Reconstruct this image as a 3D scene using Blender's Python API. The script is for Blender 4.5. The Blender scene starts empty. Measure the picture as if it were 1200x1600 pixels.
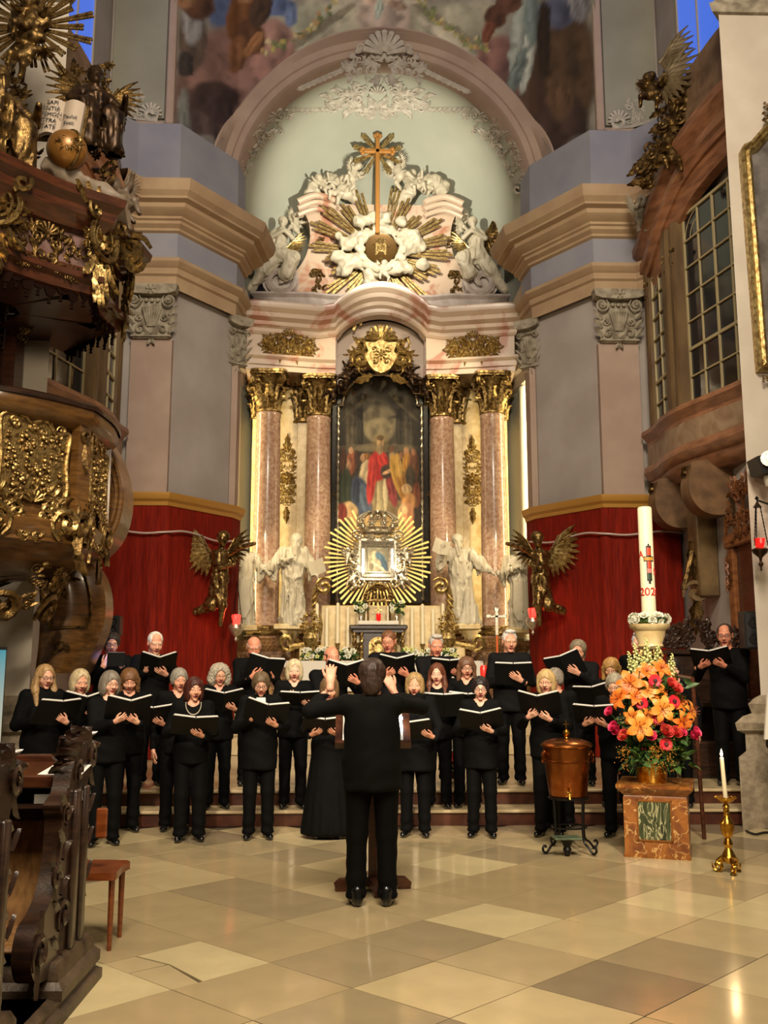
import bpy,math,random
import numpy as np
from mathutils import Vector,Matrix
R=math.radians
pi=math.pi
SC=bpy.context.scene
COL=SC.collection
# ------------------------------------------------------------------ camera
FPX,PITCH,YAW=1500.0,math.atan(245/1500.0),R(1.6)
CAMX,CAMZ=-0.46,1.68
cd=bpy.data.cameras.new('camera');cam=bpy.data.objects.new('camera',cd);COL.objects.link(cam)
cd.sensor_fit='VERTICAL';cd.sensor_height=36.0;cd.sensor_width=27.0
cd.lens=FPX/1600*36;cd.clip_start=.05;cd.clip_end=200
cam.location=(CAMX,0,CAMZ);cam.rotation_euler=(pi/2+PITCH,0,-YAW)
SC.camera=cam
# ------------------------------------------------------------------ world, exposure
w=bpy.data.worlds.new('world');SC.world=w;w.use_nodes=True
bg=w.node_tree.nodes['Background']
bg.inputs[0].default_value=(1.0,.80,.60,1);bg.inputs[1].default_value=0.085
SC.view_settings.view_transform='Standard';SC.view_settings.look='None'
SC.view_settings.gamma=1;SC.view_settings.use_curve_mapping=False
SC.view_settings.exposure=0.0
try:
 SC.cycles.use_denoising=True
 SC.cycles.max_bounces=5;SC.cycles.diffuse_bounces=2;SC.cycles.glossy_bounces=3
 SC.cycles.transmission_bounces=4;SC.cycles.sample_clamp_indirect=4
 SC.cycles.caustics_reflective=False;SC.cycles.caustics_refractive=False
except Exception:
 pass
 # ------------------------------------------------------------------ lamps of the church, plus added fill spots
def aim(o,target):
 d=Vector(target)-o.location
 o.rotation_euler=d.to_track_quat('-Z','Y').to_euler()
def area(name,loc,target,sx,sy,watts,col):
 l=bpy.data.lights.new(name,'AREA');l.shape='RECTANGLE';l.size=sx;l.size_y=sy
 l.energy=watts;l.color=col
 o=bpy.data.objects.new(name,l);COL.objects.link(o);o.location=loc;aim(o,target);return o
def spot(name,loc,target,deg,watts,col,radius=.05,blend=.4):
 l=bpy.data.lights.new(name,'SPOT');l.spot_size=R(deg);l.spot_blend=blend
 l.energy=watts;l.color=col;l.shadow_soft_size=radius
 o=bpy.data.objects.new(name,l);COL.objects.link(o);o.location=loc;aim(o,target);return o
def point(name,loc,watts,col,radius=.02):
 l=bpy.data.lights.new(name,'POINT');l.energy=watts;l.color=col;l.shadow_soft_size=radius
 o=bpy.data.objects.new(name,l);COL.objects.link(o);o.location=loc;return o
WARM=(1.0,.80,.54);NEUT=(1.0,.86,.68)
# nave lamps above the camera, with added fill spots for the choir
area('nave_lamp',(0,1.0,11),(0,11.5,1.0),3.0,3.0,1500,NEUT)
for s in(-1,1):area('nave_lamp',(s*2.0,2.0,5.6),(s*1.4,10.0,1.6),.9,.9,150,WARM);spot('choir_fill_spot',(s*1.8,2.6,5.6),(s*1.2,10.6,1.7),40,1900,NEUT,.15,.6)  # the spot pair is added fill, only there to brighten the singers' faces
# floods hung in the chancel above the choir, behind the piers
for s in(-1,1):
 spot('choir_flood',(s*3.6,11.6,7.0),(-s*.8,10.2,.8),70,420,WARM,.12)
 # upright strips behind the pier edges, washing the back of the altar
 spot('side_wall_fill',(s*1.6,11.4,6.6),(s*4.7,13.0,2.4),70,130,WARM,.15)  # added spot with no fitting, brightens the side wall under the gallery
 spot('chancel_lamp',(s*3.3,11.9,9.2),(s*2.6,16.2,7.2),80,60,NEUT,.2)
 area('altar_strip',(s*2.96,18.45,5.0),(s*2.3,20.0,5.0),.10,5.2,130,(1.0,.80,.46))
 spot('altar_spot',(s*2.36,16.8,4.5),(s*1.0,18.3,3.1),96,95,(1.0,.81,.50),.05)
 spot('altar_spot',(s*2.42,16.62,8.52),(s*-.4,19.0,6.2),74,260,(1.0,.81,.50),.06)
spot('altar_spot',(0,14.6,8.8),(0,18.6,3.3),42,680,(1.0,.83,.53),.06)
spot('pediment_spot',(0,15.7,9.75),(0,20.0,12.0),96,800,(1.0,.92,.74),.04,.8)
point('shrine_lamp',(-.33,17.85,3.55),3.5,(1.0,.92,.75),.03)
point('shrine_lamp',(.33,17.85,3.55),3.5,(1.0,.92,.75),.03)
# ------------------------------------------------------------------ measuring: pixel of the photograph + depth -> point
_fw=np.array([math.sin(YAW)*math.cos(PITCH),math.cos(YAW)*math.cos(PITCH),math.sin(PITCH)])
_rt=np.array([math.cos(YAW),-math.sin(YAW),0.0]);_up=np.cross(_rt,_fw)
_C=np.array([CAMX,0,CAMZ])
def W(px,py,Y):
 d=_fw+_rt*(px-600)/FPX+_up*(800-py)/FPX
 return _C+d*(Y/d[1])
def WXZ(px,py,Y):
 p=W(px,py,Y);return p[0],p[2]
def PXY(X,Y,Z):
 z=(X-CAMX)*_fw[0]+Y*_fw[1]+(Z-CAMZ)*_fw[2]
 return(600+FPX*((X-CAMX)*_rt[0]+Y*_rt[1])/z,800-FPX*((X-CAMX)*_up[0]+Y*_up[1]+(Z-CAMZ)*_up[2])/z)
 # ------------------------------------------------------------------ noise
def _hash(ix,iy,iz,seed):
 n=(ix.astype(np.int64)*374761393+iy.astype(np.int64)*668265263+iz.astype(np.int64)*2147483647+seed*1274126177)&0xffffffff
 n=((n^(n>>13))*1274126177)&0xffffffff
 return((n^(n>>16))&0xffff)/65535.0
def vnoise(P,seed=0):
 P=np.asarray(P,float)
 if P.shape[1]==2:P=np.c_[P,np.zeros(len(P))]
 i=np.floor(P);f=P-i;f=f*f*(3-2*f);i=i.astype(np.int64)
 r=0
 for a in(0,1):
  for b in(0,1):
   for c in(0,1):
    wgt=(f[:,0] if a else 1-f[:,0])*(f[:,1] if b else 1-f[:,1])*(f[:,2] if c else 1-f[:,2])
    r=r+wgt*_hash(i[:,0]+a,i[:,1]+b,i[:,2]+c,seed)
 return r
def fbm(P,oct=4,seed=0):
 r=0;a=.5;P=np.asarray(P,float)
 for k in range(oct):
  r=r+a*vnoise(P*(2**k),seed+k*17);a*=.5
 return r
 # ------------------------------------------------------------------ mesh builder
STUFF=('end_carving','crest_carving','corner_scroll','board_carving','lettering','scroll_ornament','garland','underside_carving','carving','print','staves','rim_ornament','frieze_ornament')
BASE={}
def unit(a):
 a=np.asarray(a,float);n=np.linalg.norm(a);return a/n if n>1e-12 else a
class MB:
 def __init__(s):s.v=[];s.f=[];s.m=[];s.n=0
 def add(s,v,f,m=0):
  v=np.asarray(v,float).reshape(-1,3);o=s.n
  s.v.append(v);s.n+=len(v)
  if isinstance(m,(int,np.integer)):
   s.f.extend([tuple(int(i)+o for i in q) for q in f]);s.m.extend([m]*len(f))
  else:
   s.f.extend([tuple(int(i)+o for i in q) for q in f]);s.m.extend([int(x) for x in m])
  return s
 def merge(s,b,M=None,m=None):
  for_v=np.concatenate(b.v) if b.v else np.zeros((0,3))
  if M is not None:
   M=np.array(M);for_v=for_v@M[:3,:3].T+M[:3,3]
  s.add(for_v,b.f,b.m if m is None else m);return s
 def box(s,x0,x1,y0,y1,z0,z1,m=0,bev=0.0):
  if bev<=0:
   v=[(x,y,z) for z in(z0,z1) for y in(y0,y1) for x in(x0,x1)]
   f=[(0,2,3,1),(4,5,7,6),(0,1,5,4),(2,6,7,3),(0,4,6,2),(1,3,7,5)]
   return s.add(v,f,m)
  b=bev;V=[];F=[]
  rings=[(b,z0),(0,z0+b),(0,z1-b),(b,z1)]
  for i,z in rings:
   X0,X1,Y0,Y1=x0+i,x1-i,y0+i,y1-i
   c=b if i==0 else 0
   V+=[(X0+c,Y0,z),(X1-c,Y0,z),(X1,Y0+c,z),(X1,Y1-c,z),(X1-c,Y1,z),(X0+c,Y1,z),(X0,Y1-c,z),(X0,Y0+c,z)]
  for k in range(3):
   for j in range(8):
    F.append((k*8+j,k*8+(j+1)%8,k*8+8+(j+1)%8,k*8+8+j))
  F.append(tuple(range(7,-1,-1)));F.append(tuple(range(24,32)))
  return s.add(V,F,m)
 def grid(s,V,m=0,cu=False,cv=False,flip=False):
  V=np.asarray(V,float);nu,nv=V.shape[:2];F=[]
  for i in range(nu if cu else nu-1):
   for j in range(nv if cv else nv-1):
    q=(i*nv+j,((i+1)%nu)*nv+j,((i+1)%nu)*nv+(j+1)%nv,i*nv+(j+1)%nv)
    F.append(q[::-1] if flip else q)
  return s.add(V.reshape(-1,3),F,m)
 def lathe(s,prof,c=(0,0,0),n=16,m=0,axis=None,sx=1.0):
  prof=np.array(prof,float);a=np.arange(n)*2*pi/n
  V=np.zeros((len(prof),n,3))
  V[...,0]=prof[:,:1]*np.cos(a)*sx;V[...,1]=prof[:,:1]*np.sin(a);V[...,2]=prof[:,1:2]
  if axis is not None:
   q=Vector((0,0,1)).rotation_difference(Vector(axis)).to_matrix();V=V@np.array(q).T
  V=V+np.array(c)
  s.grid(V,m,cv=True,flip=True)
  o=s.n-len(prof)*n
  if prof[0,0]>1e-6:s.f.append(tuple(o+i for i in range(n))[::-1]);s.m.append(m)
  if prof[-1,0]>1e-6:s.f.append(tuple(o+(len(prof)-1)*n+i for i in range(n)));s.m.append(m)
  return s
 def tube(s,pts,r,n=6,m=0,flat=1.0,ref=None,caps=True):
  P=np.array(pts,float);k=len(P)
  r=np.full(k,r) if np.isscalar(r) else np.array(r,float)
  T=np.gradient(P,axis=0);T/=np.maximum(np.linalg.norm(T,axis=1,keepdims=True),1e-9)
  if ref is None:
   ref=np.array([0,0,1.0]) if abs(T[0]@np.array([0,0,1.0]))<.9 else np.array([0,1.0,0])
   nrm=ref-T[0]*(ref@T[0]);nrm/=np.linalg.norm(nrm);N=[nrm]
   for i in range(1,k):
    q=N[-1]-T[i]*(N[-1]@T[i]);N.append(q/max(np.linalg.norm(q),1e-9))
   N=np.array(N)
  else:
   ref=np.asarray(ref,float);N=ref-T*(T@ref)[:,None]
   N/=np.maximum(np.linalg.norm(N,axis=1,keepdims=True),1e-9)
  B=np.cross(T,N);a=np.arange(n)*2*pi/n
  V=P[:,None]+r[:,None,None]*(N[:,None]*np.cos(a)[None,:,None]*flat+B[:,None]*np.sin(a)[None,:,None])
  s.grid(V,m,cv=True,flip=True)
  if caps:
   o=s.n-k*n
   s.f.append(tuple(o+i for i in range(n))[::-1]);s.m.append(m)
   s.f.append(tuple(o+(k-1)*n+i for i in range(n)));s.m.append(m)
  return s
 def prism(s,poly,o,u,v,t,m=0):
  o,u,v,t=map(lambda q:np.asarray(q,float),(o,u,v,t))
  A=np.array([o+u*p[0]+v*p[1] for p in poly]);B=A+t;k=len(A)
  F=[tuple(range(k)),tuple(range(2*k-1,k-1,-1))]+[(i,i+k,(i+1)%k+k,(i+1)%k) for i in range(k)]
  return s.add(np.r_[A,B],F,m)
 def sweep(s,path,prof,m=0,closed=False,side=1,caps=True):
  """moulding: path of (x, y[, dz]); prof of (out, z); out along the path's right-hand normal times side"""
  Pq=np.array([(p[0],p[1],p[2] if len(p)>2 else 0.0) for p in path],float);P=Pq[:,:2];k=len(P)
  seg=np.roll(P,-1,0)-P;seg/=np.maximum(np.linalg.norm(seg,axis=1,keepdims=True),1e-9)
  nr=np.c_[seg[:,1],-seg[:,0]]*side
  N=np.zeros_like(P)
  for i in range(k):
   a=nr[i-1] if(i>0 or closed) else nr[0]
   b=nr[i] if(i<k-1 or closed) else nr[k-2]
   h=a+b;h/=max(np.linalg.norm(h),1e-6);N[i]=h/max(h@b,.35)
  V=np.zeros((k,len(prof),3))
  for j,(o,z) in enumerate(prof):
   V[:,j,:2]=P+N*o;V[:,j,2]=z+Pq[:,2]
  s.grid(V,m,cu=closed,flip=(side<0))
  if caps and not closed:
   o=s.n-k*len(prof);L=len(prof)
   s.f.append(tuple(o+i for i in range(L)));s.m.append(m)
   s.f.append(tuple(o+(k-1)*L+i for i in range(L))[::-1]);s.m.append(m)
  return s
 def mesh(s,name,mats,smooth=True,ang=40,base=(0,0,0),fix=True):
  me=bpy.data.meshes.new(name)
  V=(np.concatenate(s.v) if s.v else np.zeros((0,3)))-np.array(base,float)
  me.from_pydata(V.tolist(),[],s.f)
  for q in(mats if isinstance(mats,(list,tuple)) else[mats]):me.materials.append(q)
  me.polygons.foreach_set('material_index',s.m)
  if smooth:
   me.polygons.foreach_set('use_smooth',[True]*len(me.polygons))
   if ang<180:
    me.update();me.set_sharp_from_angle(angle=R(ang))
  me.update();return me
 def build(s,name,mats,parent=None,smooth=True,ang=40):
  base=BASE.get(parent.name,(0,0,0)) if parent is not None else(0,0,0)
  o=bpy.data.objects.new(name,s.mesh(name,mats,smooth,ang,base));COL.objects.link(o)
  if parent is not None:
   o.parent=parent;BASE[o.name]=base
  if name in STUFF:o['kind']='stuff'
  return o
def tag(o,label=None,cat=None,group=None,kind=None):
 if label:o['label']=label
 if cat:o['category']=cat
 if group:o['group']=group
 if kind:o['kind']=kind
 return o
def thing(name,label,cat,base,group=None):
 o=bpy.data.objects.new(name,None);COL.objects.link(o);o.location=base
 o.empty_display_size=.1;BASE[o.name]=tuple(base)
 return tag(o,label,cat,group)
def solo(name,mb,mats,label,cat,group=None,base=None,**k):
 """a thing that is one mesh, its origin at its base"""
 V=np.concatenate(mb.v)
 if base is None:base=(V[:,0].mean(),V[:,1].mean(),V[:,2].min())
 o=bpy.data.objects.new(name,mb.mesh(name,mats,base=base,**k));COL.objects.link(o)
 o.location=base;BASE[o.name]=tuple(base);return tag(o,label,cat,group)
def struct(name,mb,mats,**k):
 o=mb.build(name,mats,**k);o['kind']='structure';return o
def place(name,me,parent,loc,rot=None,scale=None):
 """an object that shares a mesh; loc in world axes"""
 o=bpy.data.objects.new(name,me);COL.objects.link(o)
 b=np.array(BASE.get(parent.name,(0,0,0))) if parent is not None else np.zeros(3)
 M=Matrix.Translation(Vector(np.asarray(loc,float)-b))
 if rot is not None:M=M@rot.to_4x4()
 if scale is not None:
  sc=(scale,)*3 if np.isscalar(scale) else scale
  M=M@Matrix.Diagonal((sc[0],sc[1],sc[2],1))
 if parent is not None:o.parent=parent;BASE[o.name]=tuple(b)
 o.matrix_local=M;return o
def kids(o):return[c for c in bpy.data.objects if c.parent==o]
def copy_tree(o,parent=None):
 c=o.copy();COL.objects.link(c)
 if parent is not None:c.parent=parent
 for ch in list(o.children):copy_tree(ch,c)
 return c
def arc(cx,cy,r,a0,a1,n=12,ry=None):
 ry=r if ry is None else ry
 return[(cx+r*math.cos(R(a0+(a1-a0)*i/n)),cy+ry*math.sin(R(a0+(a1-a0)*i/n))) for i in range(n+1)]
def smooth_path(pts,n=4):
 P=np.array(pts,float);out=[]
 for i in range(len(P)-1):
  p0,p1,p2,p3=P[max(i-1,0)],P[i],P[i+1],P[min(i+2,len(P)-1)]
  for k in range(n):
   t=k/n
   out.append(.5*((2*p1)+(p2-p0)*t+(2*p0-5*p1+4*p2-p3)*t*t+(3*p1-p0-3*p2+p3)*t**3))
 out.append(P[-1]);return np.array(out)
 # ------------------------------------------------------------------ materials (all procedural)
def M(name,col,rough=.5,metal=0.0,col2=None,scale=6.0,lo=.35,hi=.65,detail=6,bump=None,emit=None,spec=.5,coat=0.0,veins=None,dist=0.0,stretch=None,rvar=0.0,sheen=0.0,alpha=1.0,trans=0.0):
 m=bpy.data.materials.new(name);m.use_nodes=True;nt=m.node_tree;N=nt.nodes;L=nt.links
 b=N['Principled BSDF'];b.inputs['Roughness'].default_value=rough;b.inputs['Metallic'].default_value=metal
 b.inputs['Base Color'].default_value=(*col,1);b.inputs['Specular IOR Level'].default_value=spec
 b.inputs['Coat Weight'].default_value=coat;b.inputs['Coat Roughness'].default_value=.12
 b.inputs['Transmission Weight'].default_value=trans
 if sheen:b.inputs['Sheen Weight'].default_value=sheen
 if emit:b.inputs['Emission Color'].default_value=(*emit[0],1);b.inputs['Emission Strength'].default_value=emit[1]
 tc=N.new('ShaderNodeTexCoord');src=tc.outputs['Object']
 if stretch:
  mp=N.new('ShaderNodeMapping');mp.inputs['Scale'].default_value=stretch;L.new(src,mp.inputs[0]);src=mp.outputs[0]
 if col2 is not None:
  nz=N.new('ShaderNodeTexNoise');nz.inputs['Scale'].default_value=scale;nz.inputs['Detail'].default_value=detail
  nz.inputs['Distortion'].default_value=dist;L.new(src,nz.inputs['Vector'])
  rp=N.new('ShaderNodeValToRGB');rp.color_ramp.elements[0].position=lo;rp.color_ramp.elements[1].position=hi
  rp.color_ramp.elements[0].color=(*col,1);rp.color_ramp.elements[1].color=(*col2,1)
  L.new(nz.outputs['Fac'],rp.inputs[0]);out=rp.outputs[0]
  if veins:
   vc,vs,vw=veins
   n2=N.new('ShaderNodeTexNoise');n2.inputs['Scale'].default_value=vs;n2.inputs['Detail'].default_value=8
   n2.inputs['Distortion'].default_value=1.6;L.new(src,n2.inputs['Vector'])
   r2=N.new('ShaderNodeValToRGB');e=r2.color_ramp.elements
   e[0].position=.5-vw;e[0].color=(0,0,0,1);e[1].position=.5;e[1].color=(1,1,1,1)
   x=e.new(.5+vw);x.color=(0,0,0,1)
   L.new(n2.outputs['Fac'],r2.inputs[0])
   mx=N.new('ShaderNodeMix');mx.data_type='RGBA'
   L.new(r2.outputs[0],mx.inputs[0]);L.new(out,mx.inputs[6]);mx.inputs[7].default_value=(*vc,1);out=mx.outputs[2]
  L.new(out,b.inputs['Base Color'])
  if rvar:
   mr=N.new('ShaderNodeMapRange');mr.inputs[1].default_value=.3;mr.inputs[2].default_value=.7
   mr.inputs[3].default_value=max(rough-rvar,.02);mr.inputs[4].default_value=rough+rvar
   L.new(nz.outputs['Fac'],mr.inputs[0]);L.new(mr.outputs[0],b.inputs['Roughness'])
 if bump:
  nb=N.new('ShaderNodeTexNoise');nb.inputs['Scale'].default_value=bump[0];nb.inputs['Detail'].default_value=5
  L.new(src,nb.inputs['Vector'])
  bp=N.new('ShaderNodeBump');bp.inputs['Strength'].default_value=bump[1];bp.inputs['Distance'].default_value=bump[2] if len(bump)>2 else .02
  L.new(nb.outputs['Fac'],bp.inputs['Height']);L.new(bp.outputs[0],b.inputs['Normal'])
 return m
def Mpaint(name,rough=.6,coat=0.0):
 """flat painted picture: colours held on the mesh as a colour attribute"""
 m=bpy.data.materials.new(name);m.use_nodes=True;nt=m.node_tree;b=nt.nodes['Principled BSDF']
 a=nt.nodes.new('ShaderNodeVertexColor');a.layer_name='paint'
 nt.links.new(a.outputs['Color'],b.inputs['Base Color']);b.inputs['Roughness'].default_value=rough
 b.inputs['Coat Weight'].default_value=coat;return m
def s2l(c):c=np.asarray(c,float)/255.0;return np.where(c<=.04045,c/12.92,((c+.055)/1.055)**2.4)
def C(r,g,b):return tuple(s2l((r,g,b)))
def set_paint(me,rgb):
 at=me.color_attributes.new('paint','FLOAT_COLOR','POINT')
 at.data.foreach_set('color',np.c_[rgb,np.ones(len(rgb))].astype(np.float32).ravel())
def paint(px,py,basec,blobs,seed=1,warp=6.0,wscale=.04,hard=.5):
 """layered soft brush shapes; blob: (cx, cy, rx, ry, deg, (r,g,b), softness[, strength])"""
 n1=fbm(np.c_[px,py]*wscale,3,seed)-.45;n2=fbm(np.c_[px,py]*wscale+77,3,seed+5)-.45
 x=px+n1*warp;y=py+n2*warp
 c=np.tile(s2l(basec),(len(px),1))*(1+.5*n1[:,None])
 for bl in blobs:
  cx,cy,rx,ry,dg,col,so=bl[:7];so=so*hard;st=bl[7] if len(bl)>7 else 1.0
  a=R(dg);dx=x-cx;dy=y-cy
  u=(dx*math.cos(a)+dy*math.sin(a))/rx;v=(-dx*math.sin(a)+dy*math.cos(a))/ry
  d=np.sqrt(u*u+v*v);al=np.clip((1+so-d)/(2*so),0,1);al=al*al*(3-2*al)*st
  sh=1+.55*(n2+n1)+.35*np.sin(u*6+3*n1+cx)*(rx>4)*np.clip(1-np.abs(v),0,1)-.22*np.clip(u,-1,1)
  c=c*(1-al[:,None])+s2l(col)[None]*sh[:,None]*al[:,None]
 return np.clip(c,0.002,1)
plaster=M('plaster_grey',C(172,163,156),.85,col2=C(158,148,141),scale=1.3,bump=(30,.08))
plaster_rose=M('plaster_rose',C(180,158,142),.85,col2=C(166,142,128),scale=1.5,bump=(30,.08))
plaster_blue=M('plaster_blue',C(150,150,158),.85,col2=C(138,138,150),scale=1.5)
plaster_green=M('plaster_green',C(188,190,174),.8,col2=C(176,180,165),scale=1.0,lo=.3,hi=.7,bump=(14,.06))
plaster_white=M('plaster_white',C(206,196,180),.85,col2=C(192,180,164),scale=1.5,bump=(30,.06))
panel_grey=M('plaster_panel',C(156,154,138),.85,col2=C(145,142,128),scale=1.2)
stucco=M('stucco',C(205,198,184),.75,col2=C(180,172,158),scale=9)
stucco_old=M('stucco_old',C(168,158,138),.8,col2=C(120,110,92),scale=8)
ochre=M('cornice_ochre',C(178,152,118),.75,col2=C(164,136,106),scale=2)
rose_marble=M('rose_marble',C(196,166,140),.2,col2=C(158,116,94),scale=16,lo=.34,hi=.66,veins=(C(206,180,152),2.0,.012),coat=.4,dist=.4,detail=12)
pink_marble=M('pink_marble',C(206,182,158),.3,col2=C(182,128,102),scale=1.5,lo=.52,hi=.62,dist=1.2,coat=.2)
grey_marble=M('grey_marble',C(200,188,180),.35,col2=C(176,162,154),scale=6,detail=9,coat=.15)
brown_marble=M('brown_marble',C(132,92,52),.25,col2=C(88,58,34),scale=5,lo=.35,hi=.65,dist=1.0,coat=.3,veins=(C(190,150,96),4.0,.018))
cream_marble=M('cream_marble',C(224,202,150),.3,col2=C(200,170,112),scale=7,dist=.6,coat=.2,detail=9)
white_marble=M('white_marble',C(196,186,162),.45,col2=C(186,176,154),scale=7)
grey_stone=M('grey_stone',C(150,136,112),.7,col2=C(120,106,86),scale=14,detail=9,bump=(60,.15))
gold=M('gold_leaf',C(180,152,96),.38,.95,col2=C(74,52,26),scale=20,rvar=.12,bump=(50,.3))
gold_bright=M('gold_bright',C(208,184,122),.32,.85,col2=C(130,100,52),scale=20,bump=(50,.25))
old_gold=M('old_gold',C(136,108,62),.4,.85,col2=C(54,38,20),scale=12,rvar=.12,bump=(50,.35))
silver=M('silver',C(214,204,182),.28,.85,col2=C(170,160,138),scale=30,bump=(60,.15))
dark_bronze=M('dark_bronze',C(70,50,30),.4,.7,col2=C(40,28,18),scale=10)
black_frame=M('black_frame',C(30,27,24),.35,col2=C(20,18,16),scale=8,coat=.3)
pulpit_wood=M('pulpit_wood',C(108,74,34),.32,col2=C(74,48,20),scale=5,stretch=(1,1,6),coat=.25,dist=.5)
red_wood=M('red_wood',C(80,42,22),.3,col2=C(52,26,14),scale=5,stretch=(1,1,5),coat=.3)
dark_wood=M('dark_wood',C(58,38,26),.3,col2=C(34,22,16),scale=6,stretch=(1,1,5),coat=.35,bump=(40,.1))
oak_wood=M('oak_veneer',C(138,102,60),.4,col2=C(104,72,40),scale=30,stretch=(1,1,.4),coat=.25)
chair_wood=M('chair_wood',C(130,68,32),.28,col2=C(104,50,22),scale=6,stretch=(1,1,6),coat=.35)
stair_wood=M('door_wood',C(150,96,52),.4,col2=C(112,66,34),scale=4,stretch=(1,1,5),coat=.2)
red_cloth=M('red_cloth',C(134,26,5),.8,col2=C(100,16,3),scale=9,stretch=(4,4,.3),bump=(220,.2,.004),spec=.2)
linen=M('white_linen',C(222,216,200),.8,bump=(90,.15,.004))
wax=M('wax',C(236,222,186),.45,spec=.4)
flame=M('flame',(1,.7,.3),.5,emit=((1,.72,.36),30))
iron=M('black_iron',C(34,32,30),.45,.8,bump=(60,.2,.003))
copper=M('copper',C(160,98,50),.3,1.0,col2=C(136,72,32),scale=8,rvar=.08,bump=(26,.12,.01))
brass=M('brass',C(206,160,66),.25,1.0,col2=C(150,104,36),scale=14,bump=(40,.1))
leaf_green=M('leaf_green',C(74,106,44),.5,col2=C(36,64,24),scale=9)
pale_green=M('pale_green',C(150,160,76),.55,col2=C(104,124,50),scale=12)
paper=M('paper',C(232,228,220),.75)
ink=M('ink',C(40,38,40),.8)
black_plastic=M('black_plastic',C(24,24,25),.45)
glass_dark=M('window_glass',C(16,20,26),.08,spec=.6)
# ------------------------------------------------------------------ carved ornament
def warp(mb,fn):
 mb.v=[np.asarray(fn(np.concatenate(mb.v)))];return mb
def spiral(c,size,a0,hand,turns=1.35,n=15,inner=.14):
 t=np.linspace(0,1,n);a=a0+hand*t*turns*2*pi;r=size*(inner+(1-inner)*t**1.15)
 return np.c_[c[0]+r*np.cos(a),c[1]+r*np.sin(a)],a[-1]+hand*pi/2
def cscroll(mb,c,size,a0,hand,rad=None,m=0,turns=1.35,h=0.0,seg=5,n=15):
 p,e=spiral(c,size,a0,hand,turns,n);rad=rad or size*.17
 t=np.linspace(0,1,len(p));r=rad*(.75+.5*np.sin(t*pi)-.35*t)
 mb.tube(np.c_[p,h+rad*(1.25-.7*t)],r,seg,m,ref=(0,0,1));return p[-1],e
def leaf2(mb,o,ang,L,wd,curl=.4,m=0,h=0.0,lift=.16,n=6):
 """a lobed acanthus leaf lying on the surface, its tip lifting"""
 V=[]
 for i in range(n+1):
  t=i/n;a=ang+curl*t*t
  cx=o[0]+L*t*math.cos(ang+curl*t*.5);cy=o[1]+L*t*math.sin(ang+curl*t*.5)
  ww=wd*math.sin(pi*(t*.86+.14))**.8*(1.0 if i%2==0 else .66) if i<n else wd*.06
  z=h+L*lift*(.25*math.sin(pi*t)+.5*t*t)
  nx,ny=-math.sin(a),math.cos(a)
  V.append([(cx-nx*ww,cy-ny*ww,h-.004+(z-h)*.5),(cx-nx*ww*.5,cy-ny*ww*.5,z+wd*.12),(cx,cy,z+wd*.42),(cx+nx*ww*.5,cy+ny*ww*.5,z+wd*.12),(cx+nx*ww,cy+ny*ww,h-.004+(z-h)*.5)])
 mb.grid(np.array(V),m,flip=True)
def shell2(mb,c,r,a0,a1,n=7,m=0,h=0.0,rad=None):
 for i in range(n):
  a=R(a0+(a1-a0)*i/(n-1));rad_=rad or r*.11
  P=[(c[0]+r*q*math.cos(a),c[1]+r*q*math.sin(a),h+r*.2*math.sin(q*2.2)) for q in(.12,.4,.7,.92,1.0)]
  mb.tube(P,[rad_*.4,rad_*.75,rad_*1.1,rad_*1.25,rad_*.5],6,m,ref=(0,0,1))
def flower2(mb,c,r,n=6,m=0,h=0.0):
 mb.lathe([(r*.3,h),(r*.34,h+r*.3),(r*.15,h+r*.5),(0,h+r*.52)],(c[0],c[1],0),6,m)
 for i in range(n):
  leaf2(mb,(c[0]+r*.25*math.cos(i*2*pi/n),c[1]+r*.25*math.sin(i*2*pi/n)),i*2*pi/n,r*.8,r*.36,0,m,h,.3,3)
def rocaille(w,h,seed=0,n=9,m=0,mirror=True,shell=True,rim=False,leafy=1.0):
 """a mirrored cluster of scrolls, leaves and a shell within a w x h oval; (u, v, height)"""
 rn=random.Random(seed);half=MB()
 for i in range(n):
  t=(i+.5)/n;a=rn.uniform(-pi/2,pi/2);q=math.sqrt(rn.uniform(.05,.9))
  u=max(.06*w,abs(q*math.cos(a))*w*.5);v=q*math.sin(a)*h*.5
  sz=rn.uniform(.11,.21)*math.sqrt(min(w,h)*min(max(w,h),2*min(w,h))/1.4)*(1.12-.5*q)
  e,ea=cscroll(half,(u,v),sz,rn.uniform(0,6.28),rn.choice((-1,1)),m=m,n=12)
  for k in range(3):
   leaf2(half,(u+rn.uniform(-1,1)*sz,v+rn.uniform(-1,1)*sz),rn.uniform(-1.2,1.6) if u>.1*w else rn.uniform(0,2),sz*rn.uniform(1.3,2.0)*leafy,sz*.42,rn.uniform(-1,1),m)
 if rim:
  P=[(w*.5*math.cos(a),h*.5*math.sin(a),.02*w) for a in np.linspace(-pi/2,pi/2,16)]
  half.tube(P,min(w,h)*.03,5,m)
 out=MB();out.merge(half)
 if mirror:
  b=MB();b.merge(half);b.v=[np.concatenate(b.v)*np.array([-1,1,1])];b.f=[f[::-1] for f in b.f];out.merge(b)
 if shell:shell2(out,(0,h*.28),min(w,h)*.26,20,160,7,m,.01)
 return out
def stand_up(mb,o,nrm=(0,-1,0),up=(0,0,1)):
 """(u, v, h) -> world: u to the viewer's right, v up, h along nrm"""
 n=unit(nrm);u_=unit(np.cross(up,n));v_=np.cross(n,u_);o=np.asarray(o,float)
 return warp(mb,lambda P:o+P[:,:1]*u_+P[:,1:2]*v_+P[:,2:3]*n)
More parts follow.
